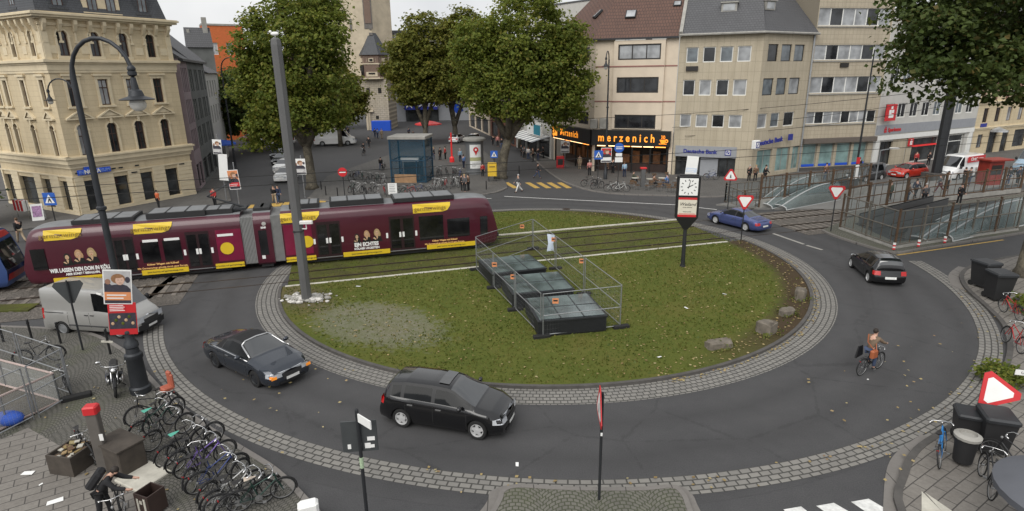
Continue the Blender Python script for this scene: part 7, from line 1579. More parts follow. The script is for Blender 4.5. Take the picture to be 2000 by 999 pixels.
for k in range(12):
    a=2*PI*k/12
mb.M=Matrix.Rotation(R(12),4,'Z'); mb.lathe([(.30,-.01),(.001,-.012)],(0,-1.03,2.85),16,2,'Y'); mb.lathe([(.12,-.016),(.001,-.018)],(0,-1.03,2.85),12,0,'Y'); mb.add([(-.2,-1.04,2.68),(.2,-1.04,2.68),(0,-1.04,2.2)],[(0,1,2)],2); mb.M=None
for k in range(4): cyl_patch(mb,-15,25-k*6,1.35-k*.14,1.4-k*.14,1.02,3)
mb.build('poster',[MT['sign_white'],mat('poster_olive',(.38,.38,.2),.6),MT['red_sign'],MT['steel_galv']],t_)
# --- small street things on the far square
b=G(962,356); t_=thing('post_box','yellow post box on two legs in front of the broad plane tree','post box',(b[0],b[1],0)); mb=MB(); mb.rbox((0,0,1.35),(.95,.5,1.4),.06); mb.build('box',MT['yellow_paint'],t_)
for s in (-1,1): mb=MB(); mb.box(s*.38-.04,-.1,0,s*.38+.04,.1,.7); mb.build('leg',MT['trim_black'],t_)
mb=MB(); mb.box(-.3,-.27,1.6,.3,-.25,1.68); mb.build('slot',MT['trim_black'],t_)
b=G(1094,330); t_=thing('newspaper_stand','red newspaper dispenser before the left bakery window','newspaper stand',(b[0],b[1],0)); mb=MB(); mb.rbox((0,0,.75),(.9,.6,1.5),.06); mb.build('case',MT['red_sign'],t_); mb=MB(); mb.box(-.3,-.32,.5,.3,-.3,1.2); mb.build('window',MT['window_dark'],t_)
b=G(883,318); t_=thing('red_pillar','slim red pillar post behind the right hand bicycles','post',(b[0],b[1],0)); mb=MB(); mb.tube((0,0,0),(0,0,3.8),.12,.09,8); mb.lathe([(.3,0),(.3,.6),(.15,.8)],(0,0,0),10); mb.build('post',MT['glow_red'],t_)
def parasol(label,px,py,r_,h,mt,n=8,z=0):
    b=G(px,py,z); t_=thing('parasol',label,'parasol',(b[0],b[1],z)); mb=MB(); mb.tube((0,0,0),(0,0,h),.035,None,6); mb.build('pole',MT['steel_galv'],t_); mb=MB(); mb.lathe([(r_,h-.62),(r_*.98,h-.45),(r_*.5,h-.12),(.02,h+.05)],(0,0,0),n); mb.build('canopy',MT[mt],t_); return t_
parasol('red parasol by the tree trunks in front of the bank behind the tower',838,276,2.3,3.4,'glow_red'); parasol('blue parasol canopy along the houses of the left street',437,318,2.0,3.0,'awning_blue'); parasol('red parasol behind the blue one in the left street',440,300,1.6,4.2,'tag_orange')
b=G(884,268); t_=thing('flag','blue hanging flag on a pole between the two big plane trees','flag',(b[0],b[1],0)); mb=MB(); mb.tube((0,0,0),(0,0,6.2),.05,None,6); mb.build('pole',MT['steel_galv'],t_); mb=MB(); mb.add([(0,0,6.1),(1.6,0,5.7),(2.2,.2,4.6),(.9,-.1,4.2),(.1,0,4.9)],[(0,1,2,3,4)]); mb.build('cloth',MT['bright_blue'],t_)
# shop goods in front of the corner building
b=G(78,432); t_=thing('pavement_sign','white A board with colourful print before the corner building','A-board',(b[0],b[1],.1),R(25)); mb=MB()
for s in (-1,1): mb.add([(-.4,s*.3,0),(.4,s*.3,0),(.4,s*.03,1.3),(-.4,s*.03,1.3)],[(0,1,2,3)],0)
mb.build('board',MT['sign_white'],t_); mb=MB(); mb.add([(-.3,-.27,.3),(.3,-.27,.3),(.3,-.1,1.15),(-.3,-.1,1.15)],[(0,1,2,3)]); mb.build('print',mat('poster_mix',(.35,.2,.35),.6,0,.7,7),t_)
b=G(48,428); t_=thing('clothes_rack','rack of red clothes outside the corner building','clothes rack',(b[0],b[1],.1),R(-25)); mb=MB(); mb.tube((-.8,0,1.5),(.8,0,1.5),.03); mb.tube((-.8,0,0),(-.8,0,1.5),.03); mb.tube((.8,0,0),(.8,0,1.5),.03); mb.build('frame',MT['chrome'],t_); mb=MB()
for k in range(9): mb.cbox((-.65+k*.16,0,1.05),(.1,.45,.85),.1*(k%3),k%3==2)
mb.build('clothes',[MT['red_sign'],MT['sign_white']],t_)
# --- pavements and markings of the far side
def pave(name,pts,z,mt,world=False): 
    P=[G(*p) if abs(p[0])>90 or abs(p[1])>150 else p for p in pts]; mb=MB(); mb.prism(P,-.05,z); return stru(mb.build(name,MT[mt]))
mb=MB(); P=[G(-80,466),G(150,437),G(330,412),G(420,402),G(452,394),G(440,350),G(436,300),(-60,100),(-70,70),(-62,42)]; mb.prism(P,-.05,.09); stru(mb.build('pavement',MT['pavement_far']))
P=smooth_line([G(602,388),G(640,393),G(760,392),G(940,382),G(990,368),G(978,345),G(960,310),G(930,288),G(880,282)],3)+[G(850,285),G(770,300),G(640,345)]; mb=MB(); mb.prism(P,-.05,.07); stru(mb.build('central_pavement',MT['pavement_far'])); kerb(smooth_line([G(602,388),G(640,393),G(760,392),G(940,382),G(990,368)],3),.09,.2)
RP=smooth_line([G(1030,300),G(1075,340),G(1120,364),G(1188,379),G(1315,384),G(1400,386),G(1500,378),G(1640,364),G(1760,358),G(1900,344),G(2060,322)],3); mb=MB(); mb.prism(RP+[(82,90),(40,85),(8,95)],-.05,.09); stru(mb.build('pavement',MT['pavement_far'])); kerb(RP,.105,.2)
PL=[G(1398,402),G(1440,396),G(1700,368),G(2080,330),G(2080,352),G(1960,365),G(1700,412),G(1482,410)]; mb=MB(); mb.prism(PL,-.05,.12); stru(mb.build('tram_platform',mat('platform_grey',(.17,.165,.155),.85,0,.15,1.2)))
IS2=smooth_line([G(1606,452),G(1628,462),G(1690,482),G(1748,496),G(1800,488),G(1960,463),G(2080,444)],3); mb=MB(); mb.prism(IS2+[G(2080,372),G(1680,420)],-.05,.1); stru(mb.build('escalator_island',MT['setts_green'])); kerb(IS2,.12,.18)
mb=MB()
def stripe(a,b,w,z=.006): 
    a=Vector(a);b=Vector(b); d=(b-a).normalized(); n=Vector((-d.y,d.x))*w/2; mb.sheet([tuple(a+n),tuple(a-n),tuple(b-n),tuple(b+n)],z)
for a,b,w in (((985,384),(1120,391),.14),((1120,391),(1330,401),.14),((1010,419),(1110,421),.12),((1400,410),(1330,402),.13),((640,398),(960,388),.12),((0,618),(92,606),.13),((1000,412),(1070,414),.1)): stripe(G(*a),G(*b),w)
stru(mb.build('road_lines',MT['line_paint']))
mb=MB()
for a,b in (((494,407),(500,400)),((516,405),(522,398)),((537,404),(543,397)),((560,402),(566,395)),((603,398),(608,392)),((625,396),(630,391))): stripe(G(*a),G(*b),.9)
for x in (996,1038,1060,1080,1100): stripe(G(x-8,357),G(x+12,368),.55)
stripe(G(1752,499),G(1960,469),.14); stru(mb.build('yellow_markings',MT['yellow_line']))
# flat kerb strips where the rails cross the road
mb=MB()
for a,b,w in (((285,585),(340,541),.45),((1510,457),(1570,478),.22),((1575,480),(1606,489),.22)): stripe(G(*a),G(*b),w,.02)
stru(mb.build('crossing_kerb',MT['concrete']))
mb=MB(); mb.prism([G(-40,612),G(55,610),G(78,596),G(-40,600)],-.05,.1); stru(mb.build('track_verge',MT['grass_track']))
for i,(px,py) in enumerate(((1106,409),)):
    b=G(px,py); mb=MB(); mb.lathe([(.001,.014),(.26,.014),(.27,.012),(.33,.012),(.34,.009)],(0,0,0),20); o=mb.build('manhole_cover',MT['rail_steel'],loc=(b[0],b[1],0)); o['kind']='structure'
# --- escalator enclosures on the right
mat('weathered_steel',(.17,.155,.13),.6,.4,.25,4); clear('hood_glass',(.16,.21,.21),.5); mat('shaft_shade',(.02,.02,.02),.9,0,.4,1)
mb=MB(); mb.sheet([G(1500,404),G(1612,391),G(1684,379),G(1540,384)],.135); stru(mb.build('shaft_shade_sheet',MT['shaft_shade'])); mb=MB(); mb.sheet([G(1668,440),G(1748,476),G(1978,444),G(1985,392),G(1800,408)],.115); stru(mb.build('shaft_shade_sheet',MT['shaft_shade']))  # near-black sheets on the paving stand in for the shade down the shafts
def enclosure(label,pts,h,z,posts,base_h=0,glass='clear_glass',close=False,seg=2.4):
    o=pts[0]; t_=thing('escalator_enclosure',label,'railing',(o[0],o[1],z)); P=[Vector((p[0]-o[0],p[1]-o[1])) for p in pts]
    rng=list(zip(P[:-1],P[1:]))+([(P[-1],P[0])] if close else [])
    for a,b in rng:
        L_=(b-a).length; n=max(1,round(L_/seg)); d=(b-a)/n
        mb=MB()
        for zz_ in (base_h+.1,base_h+(h-base_h)*.5,h-.05): mb.tube((a.x,a.y,zz_),(b.x,b.y,zz_),.045,None,6)
        mb.build('rail',MT['rust_metal'] if posts=='rust' else MT['weathered_steel'],t_)
        for k in range(n+1):
            if k==n and not (a,b)==rng[-1]: continue
            q=a+d*k; mb=MB(); w=.075 if posts=='rust' else .05; mb.box(q.x-w,q.y-w,0,q.x+w,q.y+w,h+.12); mb.build('post',MT['rust_metal'] if posts=='rust' or k%2==0 else MT['weathered_steel'],t_)
        mb=MB(); mb.quad((a.x,a.y,base_h+.15),(b.x,b.y,base_h+.15),(b.x,b.y,h-.1),(a.x,a.y,h-.1)); mb.build('glass_panel',MT[glass],t_)
        mb=MB()
        m2=max(2,int(L_/.8)); 
        for k in range(m2): q=a+(b-a)*((k+.5)/m2); mb.tube((q.x,q.y,base_h+.1),(q.x,q.y,h-.05),.022,None,5)
        mb.build('baluster',MT['rust_metal'],t_)
        if base_h: mb=MB(); nn_=Vector((-(b-a).y,(b-a).x)).normalized()*.12; mb.prism([(a.x-nn_.x,a.y-nn_.y),(b.x-nn_.x,b.y-nn_.y),(b.x+nn_.x,b.y+nn_.y),(a.x+nn_.x,a.y+nn_.y)],0,base_h); mb.build('base_wall',MT['concrete'],t_)
    return t_
e1=enclosure('farther railed escalator shaft with rust brown posts behind the blue coupe',[G(1482,408),G(1620,394),G(1692,380)],2.7,.0,'rust',.75); 
e1b=enclosure('low glass screen on the left of the farther escalator shaft',[G(1416,395),G(1452,411),G(1482,408)],1.5,.0,'galv',.0,'clear_glass'); enclosure('rear railing of the farther escalator shaft towards the bank',[G(1416,395),G(1540,380),G(1680,366)],1.5,.1,'galv',0,'clear_glass')
q1,q2,q3=G(1640,450),G(1746,488),G(1985,452)
e2=enclosure('nearer railed escalator shaft behind the small black car, near corner',[q1,q2,q3],2.4,.1,'galv',.12,'clear_glass',False,2.2)
enclosure('rear railing of the nearer escalator shaft along the track',[G(1652,425),G(1800,400),G(1990,378)],2.3,.1,'rust',.35,'clear_glass',False,2.6)
def canopy(label,a,b,w,h0,h1,z=.1,mt='hood_glass'):
    # curved glass hood over an escalator: rises from low end a to high end b
    a=Vector(a);b=Vector(b); d=(b-a); L_=d.length; t_=thing('escalator_hood',label,'escalator hood',(a.x,a.y,z),math.atan2(d.y,d.x)); n=10; m_=8
    mb=MB(); V=[]
    for i in range(n+1):
        x=L_*i/n; hh=h0+(h1-h0)*math.sin(min(1,i/n*1.25)*PI/2)
        for k in range(m_+1): t2=PI*k/m_; V.append((x,-w/2*math.cos(t2),hh*math.sin(t2)**.7))
    mb.add(V,[(i*(m_+1)+k,(i+1)*(m_+1)+k,(i+1)*(m_+1)+k+1,i*(m_+1)+k+1) for i in range(n) for k in range(m_)]); mb.build('glass_shell',MT[mt],t_,smooth=True)
    mb=MB()
    for s in (0,m_//2-1,m_//2+2): mb.path([V[i*(m_+1)+s] for i in range(n+1)],.05,5)
    mb.path(V[0:m_+1],.05,5); mb.build('pale_edge',mat('edge_grey',(.42,.43,.43),.5,0,.1),t_)
canopy('left glass hood rising inside the farther escalator shaft',G(1490,408),G(1580,382),1.6,.35,1.9); canopy('right glass hood rising inside the farther escalator shaft',G(1520,410),G(1625,390),1.5,.3,1.6)
canopy('left glass hood inside the nearer escalator shaft, low end first',G(1790,474),G(1900,447),1.3,.3,1.5); canopy('right glass hood inside the nearer escalator shaft by the road',G(1838,470),G(1990,436),1.4,.4,1.9)
def escalator(label,a,b,w=1.1):
    a=Vector(a);b=Vector(b); d=b-a; L_=d.length; t_=thing('escalator',label,'escalator',(a.x,a.y,.12),math.atan2(d.y,d.x)); mb=MB(); n=26
    for k in range(n): mb.box(L_*k/n,-w/2+.12,0,L_*(k+.93)/n,w/2-.12,.08+.5*k/n)
    mb.build('steps',MT['rail_steel'],t_)
    for s in (-1,1):
        mb=MB(); mb.add([(0,s*w/2-.05,0),(L_,s*w/2-.05,0),(L_,s*w/2-.05,1.35),(0,s*w/2-.05,.75),(0,s*w/2+.05,0),(L_,s*w/2+.05,0),(L_,s*w/2+.05,1.35),(0,s*w/2+.05,.75)],[(0,1,2,3),(7,6,5,4),(3,2,6,7),(0,3,7,4),(1,5,6,2)]); q_=mb.build('side_panel',MT['mast_grey'],t_); mb=MB(); mb.path([(-.1,s*w/2,.55),(0,s*w/2,.82),(L_,s*w/2,1.42)],.05,6); mb.build('handrail',MT['black_rubber'],q_)
escalator('left escalator inside the nearer railed shaft',G(1690,446),G(1830,424)); escalator('right escalator inside the nearer railed shaft, by the road',G(1752,468),G(1930,440)); escalator('escalator inside the farther railed shaft',G(1520,400),G(1660,381))
for i,(px,py) in enumerate(((1742,488),(1790,482),(1841,475))):
    b=G(px,py,.1); mb=MB(); mb.box(-.07,-.05,.05,.07,.05,.36,0); mb.box(-.072,-.052,.36,.072,.052,.48,1); mb.box(-.072,-.052,.16,.072,.052,.25,1); tag(mb.build('warning_beacon',[MT['red_sign'],MT['sign_white']],loc=(b[0],b[1]-.15,.1),rz=R(-20)),('red and white corner marker at the near corner of the escalator railing','red and white marker second from the corner of the escalator railing','red and white marker farthest along the escalator railing')[i],'marker','markers on the escalator railing')
# bins, right
def wheelie(label,px,py,rz,s=1,z=.1,mt='trim_black',lidm='dark_metal'):
    b=G(px,py,z); t_=thing('wheelie_bin',label,'bin',(b[0],b[1],z),rz); t_.scale=(s,)*3; mb=MB(); mb.add([(-.26,-.28,.08),(.26,-.28,.08),(.26,.28,.08),(-.26,.28,.08),(-.34,-.37,1.0),(.34,-.37,1.0),(.34,.37,1.0),(-.34,.37,1.0)],[(0,3,2,1),(4,5,6,7),(0,1,5,4),(1,2,6,5),(2,3,7,6),(3,0,4,7)]); mb.build('tub',MT[mt],t_)
    mb=MB(); mb.rbox((0,-.02,1.05),(.74,.82,.12),.05); mb.tube((-.3,.44,1.04),(.3,.44,1.04),.03); mb.build('lid',MT[lidm],t_)
    for q in (-.24,.24): mb=MB(); mb.lathe([(.11,-.03),(.11,.03)],(q,.3,.11),12,0,'X'); mb.build('wheel',MT['black_rubber'],t_)
wheelie('black wheelie bin at the kerb left of the near right tree',1917,560,R(10),1.25); wheelie('second black wheelie bin, closer to the near right tree',1944,585,R(-5),1.3)
wheelie('dark bin with grey lid left of the leaning give way sign',1880,862,R(-25),.95); wheelie('dark wide bin with grey lid right of the leaning give way sign',1932,880,R(-20),1.15)
b=G(1878,905,.1); t_=thing('litter_bin','round dark litter bin with pale grey collar on the leaning sign pole','bin',(b[0],b[1],.1),R(-10)); mb=MB(); mb.lathe([(.24,.1),(.29,.85),(.27,.85),(.24,.6)],(0,0,0),16); mb.build('tub',MT['trim_black'],t_,smooth=40); mb=MB(); mb.lathe([(.33,.84),(.34,.92),(.22,.98),(.21,.9)],(0,0,0),16); mb.build('collar',MT['concrete'],t_,smooth=40)
b=G(1942,935,1.75); b=(b[0]+.72,b[1]-.45); t_=thing('parasol','big slate grey parasol seen from above at the lower right corner','parasol',(b[0]+.55,b[1]-.3,.1)); mb=MB(); mb.tube((0,0,0),(0,0,2.2),.04,None,8); mb.build('pole',MT['steel_galv'],t_); mb=MB(); mb.lathe([(1.5,1.55),(1.52,1.72),(1.1,1.95),(.62,2.12)],(0,0,0),28); mb.lathe([(.80,2.06),(.78,2.2),(.4,2.33),(.01,2.38)],(0,0,0),28); mb.build('canopy',mat('parasol_grey',(.10,.105,.12),.8,0,.1,1.2),t_,smooth=40)
# ================================================================== people
def skinned(name,verts,edges,radii,root,m,parent,sub=1,flat=None):
    me=bpy.data.meshes.new(name); me.from_pydata(verts,edges,[]); o=bpy.data.objects.new(name+'_tmp',me); COL.objects.link(o)
    md=o.modifiers.new('skin','SKIN'); md.use_smooth_shade=True
    for i,v in enumerate(me.skin_vertices[0].data):
        r_=radii[i]; v.radius=r_ if isinstance(r_,tuple) else (r_,r_); v.use_root=(i==root)
    sb=o.modifiers.new('sub','SUBSURF'); sb.levels=sub; sb.render_levels=sub
    dg=bpy.context.evaluated_depsgraph_get(); m2=bpy.data.meshes.new_from_object(o.evaluated_get(dg)); bpy.data.objects.remove(o); bpy.data.meshes.remove(me)
    m2.materials.clear(); m2.materials.append(m); m2.polygons.foreach_set('use_smooth',[True]*len(m2.polygons)); q=bpy.data.objects.new(name,m2); COL.objects.link(q); q.parent=parent; return q
for nm,c in (('cloth_black',(.012,.012,.014)),('cloth_navy',(.02,.028,.06)),('cloth_grey',(.09,.09,.095)),('cloth_beige',(.36,.28,.19)),('cloth_red',(.40,.03,.03)),('cloth_white',(.66,.65,.63)),('cloth_blue',(.10,.20,.42)),('cloth_lightblue',(.30,.45,.58)),('cloth_green',(.05,.065,.04)),('cloth_brown',(.13,.075,.045)),('cloth_pink',(.55,.22,.20)),('cloth_tan',(.15,.105,.07)),('denim',(.045,.065,.12)),('cloth_burgundy',(.11,.02,.03)),('cloth_orange',(.55,.12,.04)),('shoe_black',(.012,.011,.011))): mat(nm,c,.85,0,.18,5)
def pose(th=(0,0),kn=(0,0),sh=(0,0),el=(10,10),lean=0,hz=.93,ab=7,head=0):
    J={}; J['pelvis']=Vector((0,0,hz)); up=Vector((math.sin(R(lean)),0,math.cos(R(lean))))
    J['spine']=J['pelvis']+up*.22; J['chest']=J['pelvis']+up*.42; J['neck']=J['pelvis']+up*.56; hd=Vector((math.sin(R(head)),0,math.cos(R(head)))); J['jaw']=J['neck']+hd*.06+Vector((.015,0,0)); J['head']=J['neck']+hd*.155+Vector((.012,0,0)); J['crown']=J['neck']+hd*.245
    for i,s in ((0,1),(1,-1)):
        J['sh',i]=J['chest']+up*.06+Vector((0,s*.185,0)); a=R(sh[i]); d=Vector((math.sin(a)*math.cos(R(ab)),s*math.sin(R(ab)),-math.cos(a)*math.cos(R(ab)))); J['el',i]=J['sh',i]+d*.29
        a2=R(sh[i]+el[i]); d2=Vector((math.sin(a2),-s*.06,-math.cos(a2))).normalized(); J['wr',i]=J['el',i]+d2*.25; J['hand',i]=J['wr',i]+d2*.075; J['hd',i]=d2
        J['hip',i]=J['pelvis']+Vector((0,s*.092,-.03)); a=R(th[i]); J['kn',i]=J['hip',i]+Vector((math.sin(a)*.43,0,-math.cos(a)*.43)); a2=R(th[i]-kn[i]); J['an',i]=J['kn',i]+Vector((math.sin(a2)*.41,0,-math.cos(a2)*.41))
    return J
def person_template(label,J,loc=(0,0,0),jl=.0,coat=False,shoes=True,jm='cloth_black',tm='denim',hm='hair_dark',longhair=False):
    T=thing('person',label,'person',loc)
    V=[];E=[];Rd=[];ix={}
    def v(k,r_,p=None,frm=None):
        V.append(tuple(p if p is not None else J[k])); Rd.append(r_); ix[k]=len(V)-1
        if frm is not None: E.append((ix[frm],ix[k]))
    v('pelvis',(.125,.10)); v('spine',(.12,.095),None,'pelvis'); v('chest',(.135,.105),None,'spine'); v('neck',.055,None,'chest'); v('jaw',(.062,.07),None,'neck'); v('head',(.076,.096),None,'jaw'); v('crown',(.05,.06),None,'head')
    v('nose',.012,J['jaw']+Vector((.095,0,.045)),'jaw')
    for i,s in ((0,1),(1,-1)):
        v(('ear',i),.014,J['head']+Vector((-.0,s*.088,-.02)),'head')
        v(('sh',i),.06,None,'chest'); v(('el',i),.042,None,('sh',i)); v(('wr',i),.030,None,('el',i)); v(('hand',i),(.036,.02),None,('wr',i))
        d2=J['hd',i]; side=Vector((d2.z,0,-d2.x)) if abs(d2.z)>.3 else Vector((0,0,1)); side=Vector((0,1,0)).cross(d2).normalized()
        for k,(off,ln) in enumerate(((-.027,.06),(-.009,.075),(.009,.07),(.026,.055))):
            p1=J['hand',i]+side*off+d2*ln*.55; p2=J['hand',i]+side*off*1.1+d2*ln+Vector((0,-s*.018,0))
            v(('f',i,k,1),.0095,p1,('hand',i)); v(('f',i,k,2),.008,p2,('f',i,k,1))
        v(('t',i,1),.010,J['wr',i]+d2*.03+side*.042,('wr',i)); v(('t',i,2),.009,J['wr',i]+d2*.075+side*.05,('t',i,1))
        v(('hip',i),.085,None,'pelvis'); v(('kn',i),.056,None,('hip',i)); v(('an',i),.038,None,('kn',i))
        v(('toe',i),(.035,.03),J['an',i]+Vector((.15,0,-.045)),('an',i))
    skinned('body',V,E,Rd,0,MT['skin'],T,1)
    V=[];E=[];Rd=[];ix={}
    if coat: v('hem',(.19,.165),J['pelvis']+Vector((0,0,-.30))); v('pelvis',(.165,.14),None,'hem')
    else: v('pelvis',(.155,.13),J['pelvis']+Vector((0,0,-.05)))
    v('spine',(.155,.128),None,'pelvis'); v('chest',(.165,.135),None,'spine'); v('neck',.075,J['neck']+Vector((0,0,-.03)),'chest')
    for i,s in ((0,1),(1,-1)): v(('sh',i),.085,None,'chest'); v(('el',i),.064,None,('sh',i)); v(('wr',i),.05,None,('el',i))
    skinned('jacket',V,E,Rd,0,MT[jm],T,1)
    V=[];E=[];Rd=[];ix={}
    v('pelvis',(.145,.125))
    for i,s in ((0,1),(1,-1)): v(('hip',i),.102,None,'pelvis'); v(('kn',i),.074,None,('hip',i)); v(('an',i),.062,J['an',i]+Vector((0,0,.02)),('kn',i))
    skinned('trousers',V,E,Rd,0,MT[tm],T,1)
    for i,s in ((0,1),(1,-1)):
        mb=MB(); p=J['an',i]; mb.ico((p.x+.06,p.y,p.z-.045),(.135,.05,.05),0,10,6); mb.build('shoe',MT['shoe_black'],T,smooth=True)
    mb=MB(); h=J['head']; mb.ico((h.x-.02,h.y,h.z+.03),(.102,.092,.105),0,12,7)
    if longhair: mb.ico((h.x-.055,h.y,h.z-.07),(.06,.088,.15),0,10,6)
    mb.build('hair',MT[hm],T,smooth=True)
    return T
POSES={'stand':pose((2,-2),(2,2),(4,-4),(14,14)),'stand2':pose((4,-6),(4,2),(12,-6),(40,14),2),'walk':pose((24,-20),(6,22),(-22,24),(14,26),3,.90),'walk2':pose((-22,22),(26,6),(22,-20),(22,12),4,.90),'sit':pose((86,82),(88,80),(28,34),(60,50),4,.50),'carry':pose((14,-6),(14,6),(48,40),(30,34),38,.90,8,52)}
TEMPL={}
def person(label,px,py,ps,face,j,t_,h='hair_dark',s=1.0,coat=False,z=0.0,longhair=False,group=None,xy=None,tall=None):
    key=(ps,coat,longhair); b=G(px,py,z) if xy is None else xy
    sw={'cloth_black':MT['cloth_'+j] if 'cloth_'+j in MT else MT[j],'denim':MT['cloth_'+t_] if 'cloth_'+t_ in MT else MT[t_],'hair_dark':MT[h]}
    if key not in TEMPL:
        T=person_template('template',POSES[ps],coat=coat,longhair=longhair); TEMPL[key]=T
    o=dup(TEMPL[key],(b[0],b[1],z-(.0)),R(face),label,group,sw,s*rnd.uniform(.96,1.04))
    if ps in ('walk','walk2'): o.location.z=z-.015
    return o
GP_='people on the square'
PE=[('person in black jacket and beige trousers walking behind the tram by the left street',537,398,'walk',-60,'black','beige'),('person in navy jacket and jeans beside the walker in beige trousers behind the tram',545,397,'walk2',-60,'navy','denim'),
('person in orange red jacket at the shop windows of the corner building',311,408,'stand',60,'orange','black','hair_dark',.98),('person in black and red jacket behind the tram pantograph',421,405,'stand2',-90,'red','black'),('person in black jacket with pale trousers on the pavement left of the tram nose',43,474,'walk',150,'black','beige','hair_brown',1.05),
('dark clad person walking at the far end of the left street',508,285,'walk',80,'black','denim'),('person in grey jacket beside the walker at the far end of the left street',518,287,'walk2',80,'grey','black'),
('dark clad person following the far cyclist near the white van',721,289,'walk',-100,'black','black'),('person in black walking a bicycle left of the glass lift',745,335,'walk2',-95,'black','denim'),('dark clad person standing right behind the glass lift roof',799,268,'stand',-90,'navy','black'),('person in dark coat sitting low behind the glass lift',807,270,'sit',-60,'black','black'),
('person in navy by the blue stall at the gate tower',733,270,'stand',90,'navy','denim'),('person in blue jacket by the stall at the gate tower',738,271,'stand2',70,'blue','denim'),('person in beige coat by the stall at the gate tower',746,271,'stand',120,'beige','beige','hair_blond'),
('dark clad person under the gate arch, left one',669,259,'walk',-90,'black','black'),('dark clad person under the gate arch, right one',677,258,'walk2',90,'grey','black'),('person in black in front of the gate arch, behind the white van',681,268,'stand',-90,'black','denim'),
('person in dark jacket left in the group behind the right hand bicycles',848,314,'stand',20,'black','denim','hair_blond'),('person in black coat in the middle of the group behind the right hand bicycles',860,315,'stand2',-40,'black','black'),('person in red jacket in the group behind the right hand bicycles',870,313,'stand',170,'red','black'),
('person in pale blue shirt left of the advertising column',899,318,'stand',-60,'lightblue','navy','hair_grey'),('person in blue top close to the advertising column',906,330,'stand2',60,'blue','navy'),('person in red jacket with white bag at the foot of the advertising column',943,347,'stand',-70,'red','black','hair_dark',.9),
('person in black, left of the three standing behind the tram nose',902,375,'stand',30,'black','black'),('person in dark grey, middle of the three behind the tram nose',908,376,'stand2',-100,'grey','black','hair_blond'),('person in brown jacket, right of the three behind the tram nose',915,375,'stand',160,'brown','black'),
('person in grey jacket and white trousers crossing at the yellow stripes',1013,376,'walk',-160,'grey','white','hair_grey'),('person in black striding across the right hand street',1050,349,'walk2',10,'black','denim'),
('person in black at the left of the group under the striped awning',1018,307,'stand',10,'black','black'),('person in dark grey second in the group under the striped awning',1024,311,'stand2',-80,'grey','black'),('person in white top in the group under the striped awning',1032,313,'stand',100,'white','denim','hair_brown'),('person in brown jacket in the group under the striped awning',1041,316,'stand2',200,'brown','black'),('person in black jacket and jeans in the group under the striped awning',1051,315,'stand',-90,'black','denim'),('person in black at the right of the group under the striped awning',1061,311,'stand2',180,'black','black'),
('dark clad person behind the broad plane tree trunk, left one',963,285,'walk',90,'black','black'),('person in pink top behind the broad plane tree trunk',972,287,'stand',-90,'pink','black'),('dark clad person behind the broad plane tree trunk, right one',980,292,'walk2',-90,'black','denim'),
('person in long beige coat left of the bakery entrance',1132,332,'stand',-90,'beige','beige','hair_brown'),('white haired person in salmon jacket among the bakery bicycles',1151,345,'stand',100,'pink','black','hair_grey'),('person in light blue shirt at the bakery counter',1219,348,'stand',100,'lightblue','navy','hair_brown'),('dark clad person at the bakery counter, left of the light blue shirt',1197,341,'stand2',80,'black','black'),('person in brown coat at the bakery counter behind the lamp post',1184,343,'stand',60,'brown','black'),
('person in black jacket before the bank house, leftmost of three',1462,356,'stand',-80,'black','black','hair_grey'),('person in dark brown before the bank house, middle of three',1474,357,'stand2',-90,'brown','black','hair_blond'),('person in black before the bank shop window, right of three',1493,356,'walk',0,'black','black'),
('person in red brown top behind the farther escalator shaft',1611,353,'stand',-90,'brown','denim'),('dark clad person at the kerb by the grey parked car',1676,338,'stand2',90,'black','black'),
('person in red jacket behind the red parked car',1787,325,'stand',-90,'red','black'),('dark clad person behind the red parked car near the white van',1812,325,'stand2',-90,'black','black'),
('person in dark green coat on the tram platform, leftmost one',1736,393,'stand',-80,'green','black'),('person in brown jacket on the tram platform behind the escalator railing',1769,400,'stand2',-60,'brown','denim'),('person in navy jacket walking on the tram platform',1786,388,'walk',30,'navy','black'),('person in grey jacket low behind the escalator railing',1803,401,'stand',-120,'grey','black','hair_grey'),
('person in grey jacket and burgundy trousers below the thick dark mast',1833,377,'walk2',150,'grey','burgundy'),('person in white top and black trousers beside the thick dark mast',1847,373,'stand',-90,'white','black','hair_dark'),('dark clad person leaning at the track railing on the right',1872,400,'stand2',-90,'black','black'),
('person in black, left of the pair before the white van',1881,362,'stand',0,'black','black'),('person in grey jacket and jeans, right of the pair before the white van',1891,364,'stand2',180,'grey','denim'),('person in white jacket before the rear of the white van',1906,358,'stand2',200,'white','black','hair_dark'),
('dark clad person right of the red booth at the right edge',1948,360,'stand',-90,'black','black'),('person in black with pale bag near the right edge of the platform',1967,362,'stand2',-60,'black','denim'),('person in dark jacket at the far right edge of the platform',1986,361,'stand',200,'navy','black')]
for e in PE:
    e=tuple(e)+('hair_dark',1.0)[len(e)-7:] if len(e)<9 else e
    lab,px,py,ps,fc,j,t_,h,s=e
    person(lab,px,py,ps,fc,j,t_,h,s,coat=('coat' in lab),z=.12 if px>1700 and py>355 else 0.0,group=GP_)
b=G(1928,360,.12); t_=thing('red_booth','red booth with overhanging top on the tram platform, right of the white van','booth',(b[0],b[1],.12),R(12)); mb=MB(); mb.rbox((0,0,1.15),(1.7,1.2,2.3),.05); mb.build('case',mat('deep_red',(.24,.025,.015),.5,0,.2,2),t_); mb=MB(); mb.rbox((.2,-.1,2.38),(2.6,1.6,.16),.04); mb.build('roof',MT['deep_red'],t_); mb=MB(); mb.box(-.6,-.62,1.0,.6,-.6,1.9); mb.build('panel',MT['window_dark'],t_)
